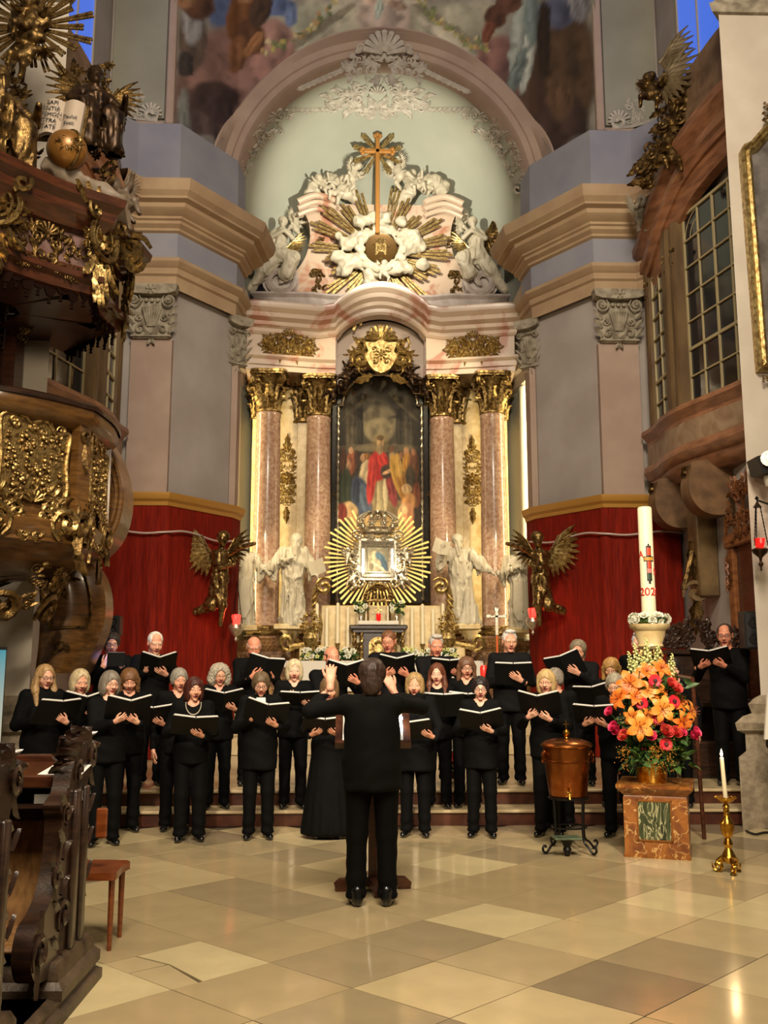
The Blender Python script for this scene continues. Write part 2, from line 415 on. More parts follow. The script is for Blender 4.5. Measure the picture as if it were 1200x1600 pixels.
def acanthus3(mb,c,r0,z0,H,out,wd,a,m=0,n=6):
 """leaf standing against a bell and curling outward at its tip"""
 ca,sa=math.cos(a),math.sin(a);V=[]
 for i in range(n+1):
  t=i/n
  rr=r0+out*(t**2.2)*(.9+.1*(i%2))+.012;z=z0+H*(t if t<.85 else .85+(t-.85)*-.6)
  if i==n:rr+=out*.15
  ww=wd*(.55+.6*math.sin(pi*min(t*1.05,1)))*(1 if i%2 else .58)*(1 if i<n else .5)
  row=[]
  for q in(-1,-.5,0,.5,1):
   dr=(-.05*abs(q)**2+(.022 if q==0 else 0))*(wd/.08)
   row.append((c[0]+(rr+dr)*ca-q*ww*sa,c[1]+(rr+dr)*sa+q*ww*ca,c[2]+z-.02*abs(q)))
  V.append(row)
 mb.grid(np.array(V),m)
def corinthian(H,r,m=0):
 mb=MB()
 mb.lathe([(r*1.06,0),(r*1.14,.015*H),(r*1.14,.04*H),(r*.9,.055*H),(r*.84,.12*H),(r*.86,.5*H),(r*1.0,.75*H),(r*1.3,.88*H),(r*1.2,.9*H)],(0,0,0),16,m)
 for k in range(8):
  acanthus3(mb,(0,0,0),r*.9,.05*H,.44*H,r*.62,r*.29,k*pi/4+pi/8,m)
  acanthus3(mb,(0,0,0),r*.9,.10*H,.68*H,r*.78,r*.29,k*pi/4,m)
 for k in range(4):
  a=pi/4+k*pi/2;s=MB()
  cscroll(s,(0,0),.15*H,0,1,.035*H,m);cscroll(s,(0,0),.15*H,0,1,.035*H,m,h=-.05*H)
  s.tube([(-.3*H,-.45*H,0),(-.22*H,-.2*H,0),(-.1*H,.02*H,0)],[.02*H,.035*H,.04*H],5,m)
  d=np.array([math.cos(a),math.sin(a),0]);tn=np.array([-math.sin(a),math.cos(a),0])
  warp(s,lambda P:d*(r*1.5)+P[:,:1]*d+P[:,1:2]*np.array([0,0,1.0])+P[:,2:3]*tn+np.array([0,0,.77*H]));mb.merge(s)
  b=k*pi/2;d=np.array([math.cos(b),math.sin(b),0]);s=MB();flower2(s,(0,0),.1*H,6,m)
  stand_up(s,d*r*1.42+np.array([0,0,.92*H]),d);mb.merge(s)
 pl=[]
 for k in range(4):
  a0=pi/4+k*pi/2
  for q in np.linspace(-1,1,7)[:-1]:
   a=a0+(q+1)*pi/4-0;rad=r*(1.45+.45*abs(math.cos(2*(a-pi/4)))**3*1.0)
   pl.append((rad*math.cos(a),rad*math.sin(a)))
 mb.prism(pl,(0,0,.89*H),(1,0,0),(0,1,0),(0,0,.045*H),m)
 mb.prism([(x*1.06,y*1.06) for x,y in pl],(0,0,.935*H),(1,0,0),(0,1,0),(0,0,.065*H),m)
 return mb
def pier_capital(w,H):
 """flat composite capital: two volutes, egg row, fluted shell; local u right, v up, h out"""
 mb=MB()
 mb.prism([(-w*.42,0),(w*.42,0),(w*.46,H*.8),(-w*.46,H*.8)],(0,0,0),(1,0,0),(0,1,0),(0,0,.06),0)
 mb.prism([(-w*.56,H*.86),(-w*.4,H*.82),(0,H*.8),(w*.4,H*.82),(w*.56,H*.86),(w*.6,H),(-w*.6,H)],(0,0,0),(1,0,0),(0,1,0),(0,0,.2),0)
 mb.prism([(-w*.46,H*.02),(w*.46,H*.02),(w*.46,H*.05),(-w*.46,H*.05)],(0,0,0),(1,0,0),(0,1,0),(0,0,.1),0)
 for s in(-1,1):
  cscroll(mb,(s*w*.40,H*.70),w*.17,pi/2 if s>0 else pi/2,-s,w*.035,0,1.9,.12,n=22)
  mb.lathe([(w*.05,.1),(w*.04,.19),(0,.2)],(s*w*.40,H*.70,0),8)
  mb.tube([(s*w*.4,H*.86,.15),(s*w*.2,H*.83,.15),(0,H*.82,.15)],w*.035,5)
  cscroll(mb,(s*w*.26,H*.16),w*.13,R(100),s,w*.03,0,1.3,.07)
  cscroll(mb,(s*w*.30,H*.40),w*.1,R(-90),-s,w*.028,0,1.2,.07)
  for k in range(3):leaf2(mb,(s*w*.40,H*(.1+.17*k)),R(90-s*25),H*.24,w*.08,-s*.5,0,.07)
  leaf2(mb,(0,H*.08),R(90-s*60),H*.26,w*.09,s*.6,0,.07)
  leaf2(mb,(s*w*.02,-H*.02),R(-90+s*26),H*.12,w*.05,0,0,.06)
 for k in range(7):
  a=(k-3)/3
  mb.tube([(a*w*.08,H*.22,.08),(a*w*.15,H*.42,.1),(a*w*.2,H*.58,.11)],[w*.018,w*.03,w*.034],5)
 for k in range(5):
  mb.lathe([(w*.05,.06),(w*.045,.11),(0,.13)],((k-2)*w*.13,H*.72,0),7)
 flower2(mb,(0,H*.9),w*.12,6,0,.2)
 return mb
def feather_wing(L,side,m=0,rows=3):
 """wing in (u outward, v up, h): feathers fanned from the shoulder, several layers"""
 mb=MB()
 for rw in range(rows):
  n=11-rw*2;Lr=L*(1-.27*rw)
  for k in range(n):
   t=k/(n-1);a=R(68-118*t);ln=Lr*(1-.42*t**1.3)*(.95 if k%2 else 1)
   root=np.array([.05*L+.30*L*(1-t)*.55,.02*L+.16*L*(1-t),0])
   wd=L*.055
   V=[]
   for i in range(6):
    q=i/5;p=root+np.array([math.cos(a-.35*q),math.sin(a-.35*q),0])*ln*q*.8
    nn=np.array([-math.sin(a),math.cos(a),0])*wd*(math.sin(pi*(q*.8+.16))**.6 if i<5 else .1)
    z=.012*L*rw+.004*k*L*.2+.05*L*math.sin(q*2)
    V.append([p-nn+(0,0,z-.01*L),p+(0,0,z+.012*L),p+nn+(0,0,z-.01*L)])
   mb.grid(np.array(V),m,flip=True);B=np.array(V);B[...,2]-=.012*L;mb.grid(B,m)
 arm=smooth_path([(0,0,.03*L),(.14*L,.14*L,.05*L),(.24*L,.3*L,.06*L),(.34*L,.52*L,.05*L)],3)
 mb.tube(arm,np.linspace(.05*L,.02*L,len(arm)),6,m)
 if side<0:
  mb.v=[np.concatenate(mb.v)*np.array([-1,1,1])];mb.f=[f[::-1] for f in mb.f]
 return mb
def ray_mesh(L,w0,w1,t=.03,k=3):
 """a bundle of tapering flat sticks pointing along +v (one gilded ray)"""
 mb=MB()
 for i in range(k):
  q=(i-(k-1)/2);ln=L*(1-.10*abs(q));a=q*.02
  b0=w0/k;b1=w1/k
  for z0 in(0,):
   pts=[(q*b0-b0*.46,0),(q*b0+b0*.46,0),(q*b1+b1*.46+a*L,ln*.985),(q*b1+a*L,ln),(q*b1-b1*.46+a*L,ln*.985)]
   mb.prism(pts,(0,0,.004*(i%2)),(1,0,0),(0,1,0),(0,0,t))
 return mb
 # ------------------------------------------------------------------ smooth bodies from distance fields (surface nets)
def nets(fn,lo,hi,h):
 lo=np.asarray(lo,float);hi=np.asarray(hi,float);n=np.maximum(np.ceil((hi-lo)/h).astype(int)+1,3)
 ax=[lo[i]+h*np.arange(n[i]) for i in range(3)]
 G=np.stack(np.meshgrid(*ax,indexing='ij'),-1)
 D=fn(G.reshape(-1,3)).reshape(n)
 S=D<0;c=[S[i:n[0]-1+i,j:n[1]-1+j,k:n[2]-1+k] for i in(0,1) for j in(0,1) for k in(0,1)]
 s=sum(x.astype(np.int8) for x in c);act=(s>0)&(s<8)
 idx=np.full(act.shape,-1,np.int64);idx[act]=np.arange(act.sum());I=np.argwhere(act)
 acc=np.zeros((len(I),3));cnt=np.zeros(len(I));off=[(i,j,k) for i in(0,1) for j in(0,1) for k in(0,1)]
 for a in range(8):
  for b in range(a+1,8):
   df=np.abs(np.array(off[a])-off[b])
   if df.sum()!=1:continue
   da=D[tuple((I+off[a]).T)];db=D[tuple((I+off[b]).T)];x=(da<0)!=(db<0)
   t=np.where(x,da/np.where(np.abs(da-db)<1e-12,1,da-db),0)
   p=np.array(off[a])+t[:,None]*(np.array(off[b])-np.array(off[a]))
   acc+=np.where(x[:,None],p,0);cnt+=x
 V=lo+h*(I+acc/np.maximum(cnt,1)[:,None]);F=[]
 for d in range(3):
  e=[0,0,0];e[d]=1;a,b=(d+1)%3,(d+2)%3
  sl0=[slice(1,n[i]-1) for i in range(3)];sl0[d]=slice(0,n[d]-1)
  sl1=list(sl0);sl1[d]=slice(1,n[d])
  A,B=S[tuple(sl0)],S[tuple(sl1)];E=np.argwhere(A!=B)
  if not len(E):continue
  base=E.copy();base[:,a]+=1;base[:,b]+=1;q=[]
  for da,db in((0,0),(1,0),(1,1),(0,1)):
   cc=base.copy();cc[:,a]-=1-da;cc[:,b]-=1-db;q.append(idx[tuple(cc.T)])
  q=np.stack(q,1);fl=A[tuple(E.T)];q[~fl]=q[~fl][:,::-1];F.append(q[(q>=0).all(1)])
 return V,(np.concatenate(F) if F else np.zeros((0,4),int))
def sm(a,b,k):
 h=np.clip(.5+.5*(b-a)/k,0,1);return b*(1-h)+a*h-k*h*(1-h)
def smu(ds,k):
 r=ds[0]
 for d in ds[1:]:r=sm(r,d,k)
 return r
def cap(P,a,b,ra,rb=None):
 rb=ra if rb is None else rb;a=np.asarray(a,float);ab=np.asarray(b,float)-a
 t=np.clip((P-a)@ab/max(ab@ab,1e-12),0,1);return np.linalg.norm(P-a-t[:,None]*ab,axis=1)-(ra+t*(rb-ra))
def ell(P,c,r,q=None):
 p=P-np.asarray(c,float)
 if q is not None:p=p@q
 r=np.asarray(r,float);k0=np.linalg.norm(p/r,axis=1);k1=np.linalg.norm(p/(r*r),axis=1)
 return k0*(k0-1)/np.maximum(k1,1e-9)
def folds(P,seed,amp=.03,sx=9.0,sz=2.0):
 """creased drapery: sharp ridges running down the cloth"""
 w_=np.c_[P[:,0]*sx,P[:,1]*sx,P[:,2]*sz];w_=w_+1.2*(vnoise(P*3.1,seed+9)-.5)[:,None]
 r=np.abs(2*vnoise(w_,seed)-1)+.5*np.abs(2*vnoise(w_*2.1+5,seed+1)-1)
 return amp*(r-.6)
def statue_head(P,c,s=1.0,seed=0,beard=False):
 """carved head facing -Y at c: skull, brow, nose, eye hollows, mouth, curled hair"""
 q=(P-np.asarray(c,float))/s;A=np.c_[np.abs(q[:,0]),q[:,1],q[:,2]]
 d=ell(q,(0,.01,.02),(.078,.094,.092));d=sm(d,ell(q,(0,-.03,-.05),(.056,.062,.07)),.03);d=sm(d,cap(A,(0,-.088,.015),(.034,-.076,.016),.013),.012)
 d=np.maximum(d,-ell(A,(.031,-.100,-.004),(.018,.018,.012)));d=sm(d,cap(q,(0,-.09,.0),(0,-.116,-.038),.009,.015),.008);d=np.maximum(d,-ell(q,(0,-.095,-.072),(.02,.016,.005)))
 hr=np.maximum(ell(q,(0,.022,.04),(.098,.106,.098))+.016*np.sin(q[:,0]*85+seed)*np.sin(q[:,1]*80)*np.sin(q[:,2]*85+1),-ell(A,(0,-.13,-.01),(.066,.085,.085)));d=sm(d,hr,.008)
 if beard:d=sm(d,cap(q,(0,-.075,-.09),(0,-.10,-.24),.058,.024)+.010*np.sin(q[:,0]*110+20*q[:,2]),.02)
 return d*s
def rotm(ax,deg):return np.array(Matrix.Rotation(R(deg),3,ax))
# ================================================================== THE SETTING
trim_no=[0]
def trim(mb,mats,**k):
 trim_no[0]+=1;return struct('trim_%d'%trim_no[0],mb,mats,**k)
 # ------------------------------------------------------------------ floor of square flags laid on the diagonal
joint=M('joint',C(70,58,40),.9)
b=MB();b.box(-12,12,-10,17,-.3,-.010)
floor=struct('floor',b,joint)
BASE['floor']=(0,0,0)
HX,HY=.478,.464
tile_cols=[(186,168,128),(172,154,116),(158,142,110),(204,188,144),(138,124,98),(178,160,122),(126,114,92),(192,174,132)]
tile_mats=[M('flagstone',C(*c),.15,col2=tuple(np.array(C(*c))*.84),scale=3.5,lo=.3,hi=.7,detail=9,rvar=.05,bump=(3,.03,.01),spec=.6) for c in tile_cols]
def tile_mb(cuts=None):
 g=.005;mb=MB()
 sh=[(HX-g,0),(0,HY-g),(-HX+g,0),(0,-HY+g)] if cuts is None else cuts
 sh=np.array(sh,float);c=sh.mean(0);ins=c+(sh-c)*(1-.0012/max(np.abs(sh-c).max(),.05));n=len(sh)
 V=[(x,y,0) for x,y in ins]+[(x,y,-.0015) for x,y in sh]+[(x,y,-.012) for x,y in sh]
 F=[tuple(range(n))]+[(k+j,k+n+j,k+n+(j+1)%n,k+(j+1)%n) for k in(0,n) for j in range(n)]
 return mb.add(V,F)
tile_meshes=[tile_mb().mesh('tile',m,smooth=False) for m in tile_mats]
rn=random.Random(4)
broken=(-2*HX-HX,5.0+2*HY)
for i in range(-10,11):
 for j in range(-4,14):
  if(i+j)%2==0:continue
  x,y=i*HX,5.0+j*HY
  if y>10.9 or abs(x)>4.3 or(y>10.5 and abs(x)>4.0):continue
  k=rn.choice((0,0,1,1,2,5,5,3,4,7,2))
  if abs(x-2*HX-HX)<.1 and abs(y-7.3)<.25:k=6
  if abs(x-broken[0])<.05 and abs(y-broken[1])<.05:
   for ci,cuts in enumerate([[(-.474,0),(-.30,-.17),(-.12,-.02),(-.33,.135)],[(-.29,-.18),(0,-.46),(.12,-.345),(-.10,-.03)],[(-.318,.148),(-.10,-.01),(.14,-.325),(.474,0),(0,.46)]]):
    o=place('tile',tile_mb(cuts).mesh('tile',tile_mats[3 if ci==2 else 0],smooth=False),floor,(x,y,0));continue
   continue
  place('tile',tile_meshes[k],floor,(x,y,0),rot=Matrix.Rotation(rn.uniform(-.0022,.0022),3,'X')@Matrix.Rotation(rn.uniform(-.0022,.0022),3,'Y'))
  # steps up to the sanctuary
step_red=M('step_red_marble',C(86,46,30),.35,col2=C(60,30,20),scale=6,coat=.2,detail=9)
tread=M('step_tread',C(196,178,140),.3,col2=C(172,150,114),scale=5,detail=9)
for k,(y,z) in enumerate([(10.78,0),(11.2,.165)]):
 b=MB();b.box(-4.7,4.7,y+.03,17.2,z-.02 if k else 0,z+.13,0)
 b.box(-4.7,4.7,y,17.2,z+.132,z+.165,1,.008)
 trim(b,[step_red,tread],smooth=False)
b=MB();b.box(-2.9,2.9,15.6,18.5,.34,.60,0);b.box(-2.7,2.7,16.0,18.5,.60,.86,0,.01);b.box(-2.5,2.5,16.4,18.5,.86,1.1,0,.01)
trim(b,[tread],smooth=False)
# ------------------------------------------------------------------ side walls, piers
def mir(path,s):return[(-s*p[0],)+tuple(p[1:]) for p in path]
ENT=[(.03,7.78),(.03,8.0),(.07,8.03),(.07,8.13),(.10,8.15),(.15,8.22),(.15,8.28),(.03,8.32)]
CRN=[(.02,8.74),(.08,8.77),(.08,8.81),(.15,8.86),(.15,8.91),(.19,8.93),(.19,8.97),(.31,9.03),(.34,9.06),(.34,9.13),(.44,9.16),(.44,9.2),(.51,9.27),(.55,9.38),(.55,9.45),(0,9.5)]
for s,side in((-1,'left'),(1,'right')):
 sd=-s
 P=mir([(-9,10.7),(-4.02,10.7),(-4.40,11.15),(-4.72,11.6),(-4.72,15.1),(-3.47,15.1),(-2.68,16.25),(-2.62,16.75),(-3.1,17.25)],s)
 b=MB();b.sweep(P,[(0,-.2),(0,9.6)],0,side=1 if s<0 else-1,caps=False)
 b.sweep(P,[(0,9.6),(0,10.72)],1,side=1 if s<0 else-1,caps=False)
 U=mir([(-9,10.7),(-4.02,10.7),(-4.40,11.15),(-4.72,11.6),(-4.72,15.1),(-3.6,15.1)],s)
 b.sweep(U,[(0,10.72),(0,18)],0,side=1 if s<0 else-1,caps=False)
 b.sweep(mir([(-9,10.69),(-4.01,10.69),(-4.40,11.16)],s),[(0,0),(0,18)],2,side=1 if s<0 else-1,caps=False)
 struct('wall_'+side,b,[plaster,plaster_blue,plaster_white],smooth=False)
 # plinth of the near pier
 b=MB();b.sweep(mir([(-9,10.7),(-4.02,10.7),(-4.35,11.1)],s),[(.17,0),(.17,.74),(.12,.80),(.12,.98),(.17,1.02),(.18,1.1),(.13,1.17),(.07,1.2),(.08,1.25),(.09,1.3),(.05,1.36),(.0,1.4)],side=1 if s<0 else-1)
 trim(b,[grey_stone])
 b=MB();b.sweep(mir([(-9,10.7),(-4.02,10.7),(-4.35,11.1)],s),[(0,9.72),(.05,9.74),(.07,9.84),(.03,9.9),(.03,10.1),(.14,10.2),(.16,10.4),(.0,10.5)],side=1 if s<0 else-1)
 trim(b,[stucco_old])
 # front pilaster, its base moulding, and the slim one at the apse mouth
 b=MB();x0,x1=sorted((s*4.13,s*3.47));b.box(x0,x1,14.97,15.1,0,6.95)
 x0,x1=sorted((s*2.735,s*2.57));b.box(x0,x1,16.3,16.74,0,6.95)
 trim(b,[plaster_rose],smooth=False)
 c=pier_capital(.70,.87);stand_up(c,(s*3.8,14.97,6.94),(0,-1,0));trim(c,[stucco_old])
 c=pier_capital(.40,.87);n_=unit((-s*.6,-.8,0));stand_up(c,(s*2.62,16.36,6.94),n_);trim(c,[stucco_old])
 # entablature round the pier: architrave, frieze and great cornice
 K=mir(arc(-4.02,13.6,.70,146,118,5,1.30),s)+mir([(-4.15,14.96),(-3.45,14.96),(-2.64,16.14),(-2.58,16.75),(-3.05,17.25)],s)
 b=MB();b.sweep(K,ENT,0,side=1 if s<0 else-1,caps=False);b.sweep(K,CRN,0,side=1 if s<0 else-1,caps=False)
 trim(b,[ochre],ang=25)
 b=MB();b.sweep(K,[(.03,8.31),(.03,8.75)],0,side=1 if s<0 else-1,caps=False);b.sweep(K,[(.03,9.46),(.0,10.72)],0,side=1 if s<0 else-1,caps=False)
 trim(b,[plaster_blue],smooth=False)
 # upper panel with its stucco corner
 b=MB();x0,x1=sorted((s*3.76,s*4.66));b.box(x0,x1,15.03,15.09,10.86,17.5,0)
 x2,x3=sorted((s*3.60,s*3.735));b.box(x2,x3,14.99,15.12,10.74,17.5,1,.02);b.box(x0,x1,15.0,15.1,10.72,10.8,1,.02)
 trim(b,[panel_grey,plaster_rose],smooth=False)
 b=MB();q=rocaille(.62,.55,5,9,mirror=False,shell=False);b.merge(q)
 cscroll(b,(-.12,-.22),.17,R(200),-1,.035);shell2(b,(-.12,-.2),.2,20,190,8);b.tube([(-.25,-.33,.02),(.1,-.3,.02),(.4,-.2,.02)],.025,5)
 if s<0:b.v=[np.concatenate(b.v)*np.array([-1,1,1])];b.f=[f[::-1] for f in b.f]
 X,Z=WXZ(978,172,15.0)
 stand_up(b,(s*abs(X),15.03,Z));trim(b,[stucco])
 # red cloth on the pier feet below a gilt rail, with its cable
 Q=mir([(-4.66,15.0),(-4.2,14.92),(-3.45,14.92),(-2.60,16.12),(-2.52,16.5)],s)
 D=[]
 Qa=np.array(Q);L=np.r_[0,np.cumsum(np.linalg.norm(np.diff(Qa,axis=0),axis=1))]
 for t in np.linspace(0,L[-1],90):D.append((np.interp(t,L,Qa[:,0]),np.interp(t,L,Qa[:,1])))
 D=np.array(D);tn=np.gradient(D,axis=0);tn/=np.linalg.norm(tn,axis=1,keepdims=True);nr=np.c_[tn[:,1],-tn[:,0]]*(1 if s<0 else-1)
 zz=np.linspace(.34,4.22,24);V=np.zeros((len(D),len(zz),3));tt=np.arange(len(D))
 for j,z in enumerate(zz):
  f=.014*np.sin(tt*.9+.3*z)*vnoise(np.c_[tt*.13,np.full(len(D),z*.35)],3)*2+.022*vnoise(np.c_[tt*.3,np.full(len(D),z*.5)],9)
  f=f*(.35+.65*(zz[-1]-z)/3.9);V[:,j,:2]=D+nr*(.03+f)[:,None];V[:,j,2]=z
 b=MB();b.grid(V,0,flip=s>0)
 solo('wall_cloth',b,red_cloth,('red cloth hung over the pier foot left of the altar' if s<0 else 'red cloth hung over the pier foot right of the altar'),'cloth',ang=180,base=(s*3.6,15.3,.34))
 b=MB();b.sweep(Q,[(.0,4.2),(.05,4.2),(.06,4.26),(.1,4.3),(.12,4.36),(.12,4.4),(.0,4.42)],side=1 if s<0 else-1)
 trim(b,[M('gilt_rail',C(190,140,62),.45,.3)],ang=25)
 cb=MB();pc=[(x+n0*.10,y+n1*.10,3.80+.03*math.sin(i*.5)-.02*abs(math.sin(i*.23))) for i,((x,y),(n0,n1)) in enumerate(zip(D[::3],nr[::3]))]
 cb.tube(pc,.018,6)
 solo('light_tube',cb,M('clear_tube',C(190,170,160),.3,coat=.3),('thin pale light tube strung across the left red cloth' if s<0 else 'thin pale light tube strung across the right red cloth'),'light tube',ang=180)
 # ------------------------------------------------------------------ apse: wall, cornice, half dome
def apse_path(rx,ry,n=3.0,k=40,y0=16.9):
 out=[]
 for a in np.linspace(pi,0,k):
  c,s_=math.cos(a),math.sin(a);out.append((rx*np.sign(c)*abs(c)**(2/n),y0+ry*abs(s_)**(2/n)))
 return out
b=MB();b.sweep(apse_path(3.02,4.2),[(0,-.1),(0,10.45)],0,side=1,caps=False);struct('wall_back',b,plaster_green,ang=180)
AP=apse_path(3.0,4.18)
b=MB();b.sweep(AP,[(0,7.35),(.05,7.4),(.05,7.62),(.12,7.7),(.12,7.78),(.02,7.82),(.02,8.35),(.1,8.42),(.14,8.55),(.26,8.62),(.3,8.75),(.36,8.86),(.36,8.92),(0,8.95)],0,side=1,caps=False)
trim(b,[plaster_white],ang=25)
# half-columns of plaster on the apse wall beside the altar
for s in(-1,1):
 b=MB();b.lathe([(.0,0),(.2,0),(.2,7.35),(0,7.35)],(s*2.95,18.9,0),12,sx=.7);trim(b,[plaster_green],ang=60)
RC,ZS,DC,Y0=2.72,10.35,3.9,16.6
def conch_y(x,z):
 q=np.clip(1-(np.asarray(x)/RC)**2-((np.asarray(z)-ZS)/RC)**2,0,1);return Y0+DC*q**(1/3.6)
V=np.zeros((97,60,3))
for i,a in enumerate(np.linspace(0,pi,97)):
 rho=RC*np.sin(np.linspace(pi/2,0,60));x=rho*math.cos(a);z=ZS+rho*math.sin(a);V[i]=np.c_[x,conch_y(x,z),z]
b=MB();b.grid(V,0)
b.box(-3.1,-RC+.02,16.7,21.3,9.9,ZS,0);b.box(RC-.02,3.1,16.7,21.3,9.9,ZS,0)
struct('ceiling',b,plaster_green,ang=180)
# arch band at the mouth
prof=[(2.70,16.95),(2.70,16.5),(2.74,16.42),(2.84,16.40),(2.86,16.36),(2.98,16.33),(3.06,16.28),(3.09,16.3),(3.10,16.6)]
def fresco_y(x,z):return 16.42-1.30*np.clip((np.abs(x)-2.7)/.95,0,1)-.075*np.clip(z-11.6,0,None)**2
V=[]
for a in np.linspace(-.30,pi+.30,61):
 if a<0:V.append([(r,y,ZS+a*3) for r,y in prof])
 elif a>pi:V.append([(-r,y,ZS-(a-pi)*3) for r,y in prof])
 else:V.append([(r*math.cos(a),y,ZS+r*math.sin(a)) for r,y in prof])
V=np.array(V);V[:,-3:,1]=np.minimum(V[:,-3:,1],fresco_y(V[:,-3:,0],V[:,-3:,2])-np.array([.06,.05,-.1]))
b=MB();b.grid(V,0);trim(b,[plaster_rose],ang=30)
# stucco on the half dome: crown piece, side pieces, keystone shell
def on_conch(mb,px,py,sc=1.0,rot=0.0):
 X,Z=WXZ(px,py,18.5)
 for _ in range(30):
  Y=float(conch_y(X,Z));X2,Z2=WXZ(px,py,Y);X,Z=.5*(X+X2),.5*(Z+Z2)
 Kp=FPX/19.3
 def f(P):
  c,s_=math.cos(rot),math.sin(rot);u=(P[:,0]*c-P[:,1]*s_)*sc;v=(P[:,0]*s_+P[:,1]*c)*sc;h=P[:,2]*sc
  d=_fw+_rt*((px+u*Kp-600)/FPX)[:,None]+_up*((800-py+v*Kp)/FPX)[:,None];lo_=np.full(len(P),16.61);hi_=np.full(len(P),21.5)
  for _ in range(40):
   yy=(lo_+hi_)/2;t=yy/d[:,1];ins=yy<conch_y(CAMX+d[:,0]*t,CAMZ+d[:,2]*t);lo_=np.where(ins,yy,lo_);hi_=np.where(ins,hi_,yy)
  t=lo_/d[:,1];x=CAMX+d[:,0]*t;z=CAMZ+d[:,2]*t;y=lo_;n=-np.c_[2*x/RC**2,3.6*np.clip((y-Y0)/DC,.02,1)**2.6/DC,2*(z-ZS)/RC**2];n/=np.linalg.norm(n,axis=1,keepdims=True)
  return np.c_[x,y,z]+n*(h[:,None]+.012)
 return warp(mb,f)
b=MB();b.merge(on_conch(rocaille(2.2,.72,11,17,leafy=1.2),590,160))
q=MB()
for k in range(9):flower2(q,(.10*k,.02*math.sin(k)),.055,5);leaf2(q,(.10*k,0),.3,.12,.04)
b.merge(on_conch(q,668,172));q.v=[np.concatenate(q.v)]
q=MB()
for k in range(9):flower2(q,(-.10*k,.02*math.sin(k)),.055,5);leaf2(q,(-.10*k,0),2.8,.12,.04)
b.merge(on_conch(q,516,172));trim(b,[stucco])
for s in(-1,1):
 b=MB();q=rocaille(1.7,.5,21,12,shell=False);rr=R(42) if s<0 else R(-42)
 b.merge(on_conch(q,590+s*182,212,1.0,-s*R(42)))
 q=rocaille(1.0,.34,8,8,shell=False);b.merge(on_conch(q,590+s*215,262,1.0,-s*R(70)))
 q=MB();cscroll(q,(0,0),.15,0,s);on_conch(q,590+s*222,295);b.merge(q)
 trim(b,[stucco])
b=MB();q=rocaille(1.7,.75,30,12);shell2(q,(0,.1),.42,10,170,9,0,.05)
for s in(-1,1):
 for k in range(8):leaf2(q,(s*(.75+.1*k),-.16-.045*k),R(-20 if s>0 else 200),.2,.06,0)
X,Z=WXZ(597,95,16.3);stand_up(q,(0,16.32,Z),unit((0,-1,-.25)));trim(q,[stucco])
# ------------------------------------------------------------------ frescoed vault over the apse arch
xs=np.arange(-3.64,3.645,.04);zs=np.arange(10.2,17.2,.04)
GX,GZ=np.meshgrid(xs,zs,indexing='ij')
rr_=np.hypot(GX,np.maximum(GZ-ZS,0));sc_=np.where((rr_<3.03)&(rr_>2.5),3.03/np.maximum(rr_,.1),1.0);GXs=GX*sc_;GZ2=np.where(GZ>ZS,ZS+(GZ-ZS)*sc_,GZ);GX0,GX=GX,GXs;rr0,GZ=rr_,GZ2
GY=fresco_y(GX,GZ)
ok=rr0>2.965
idx=np.full(GX.shape,-1);cell=ok[:-1,:-1]&ok[1:,:-1]&ok[:-1,1:]&ok[1:,1:]
Vf=np.c_[GX.ravel(),GY.ravel(),GZ.ravel()];I,J=np.nonzero(cell);nz=len(zs)
Ff=np.c_[I*nz+J,(I+1)*nz+J,(I+1)*nz+J+1,I*nz+J+1]
used=np.unique(Ff);rem=np.full(len(Vf),-1);rem[used]=np.arange(len(used));Vf=Vf[used];Ff=rem[Ff]
b=MB();b.add(Vf,Ff,0)
fresco=struct('ceiling',b,Mpaint('fresco_paint',.85),ang=180)
px,py=PXY(Vf[:,0],Vf[:,1],Vf[:,2])
py=np.maximum(py,-90)
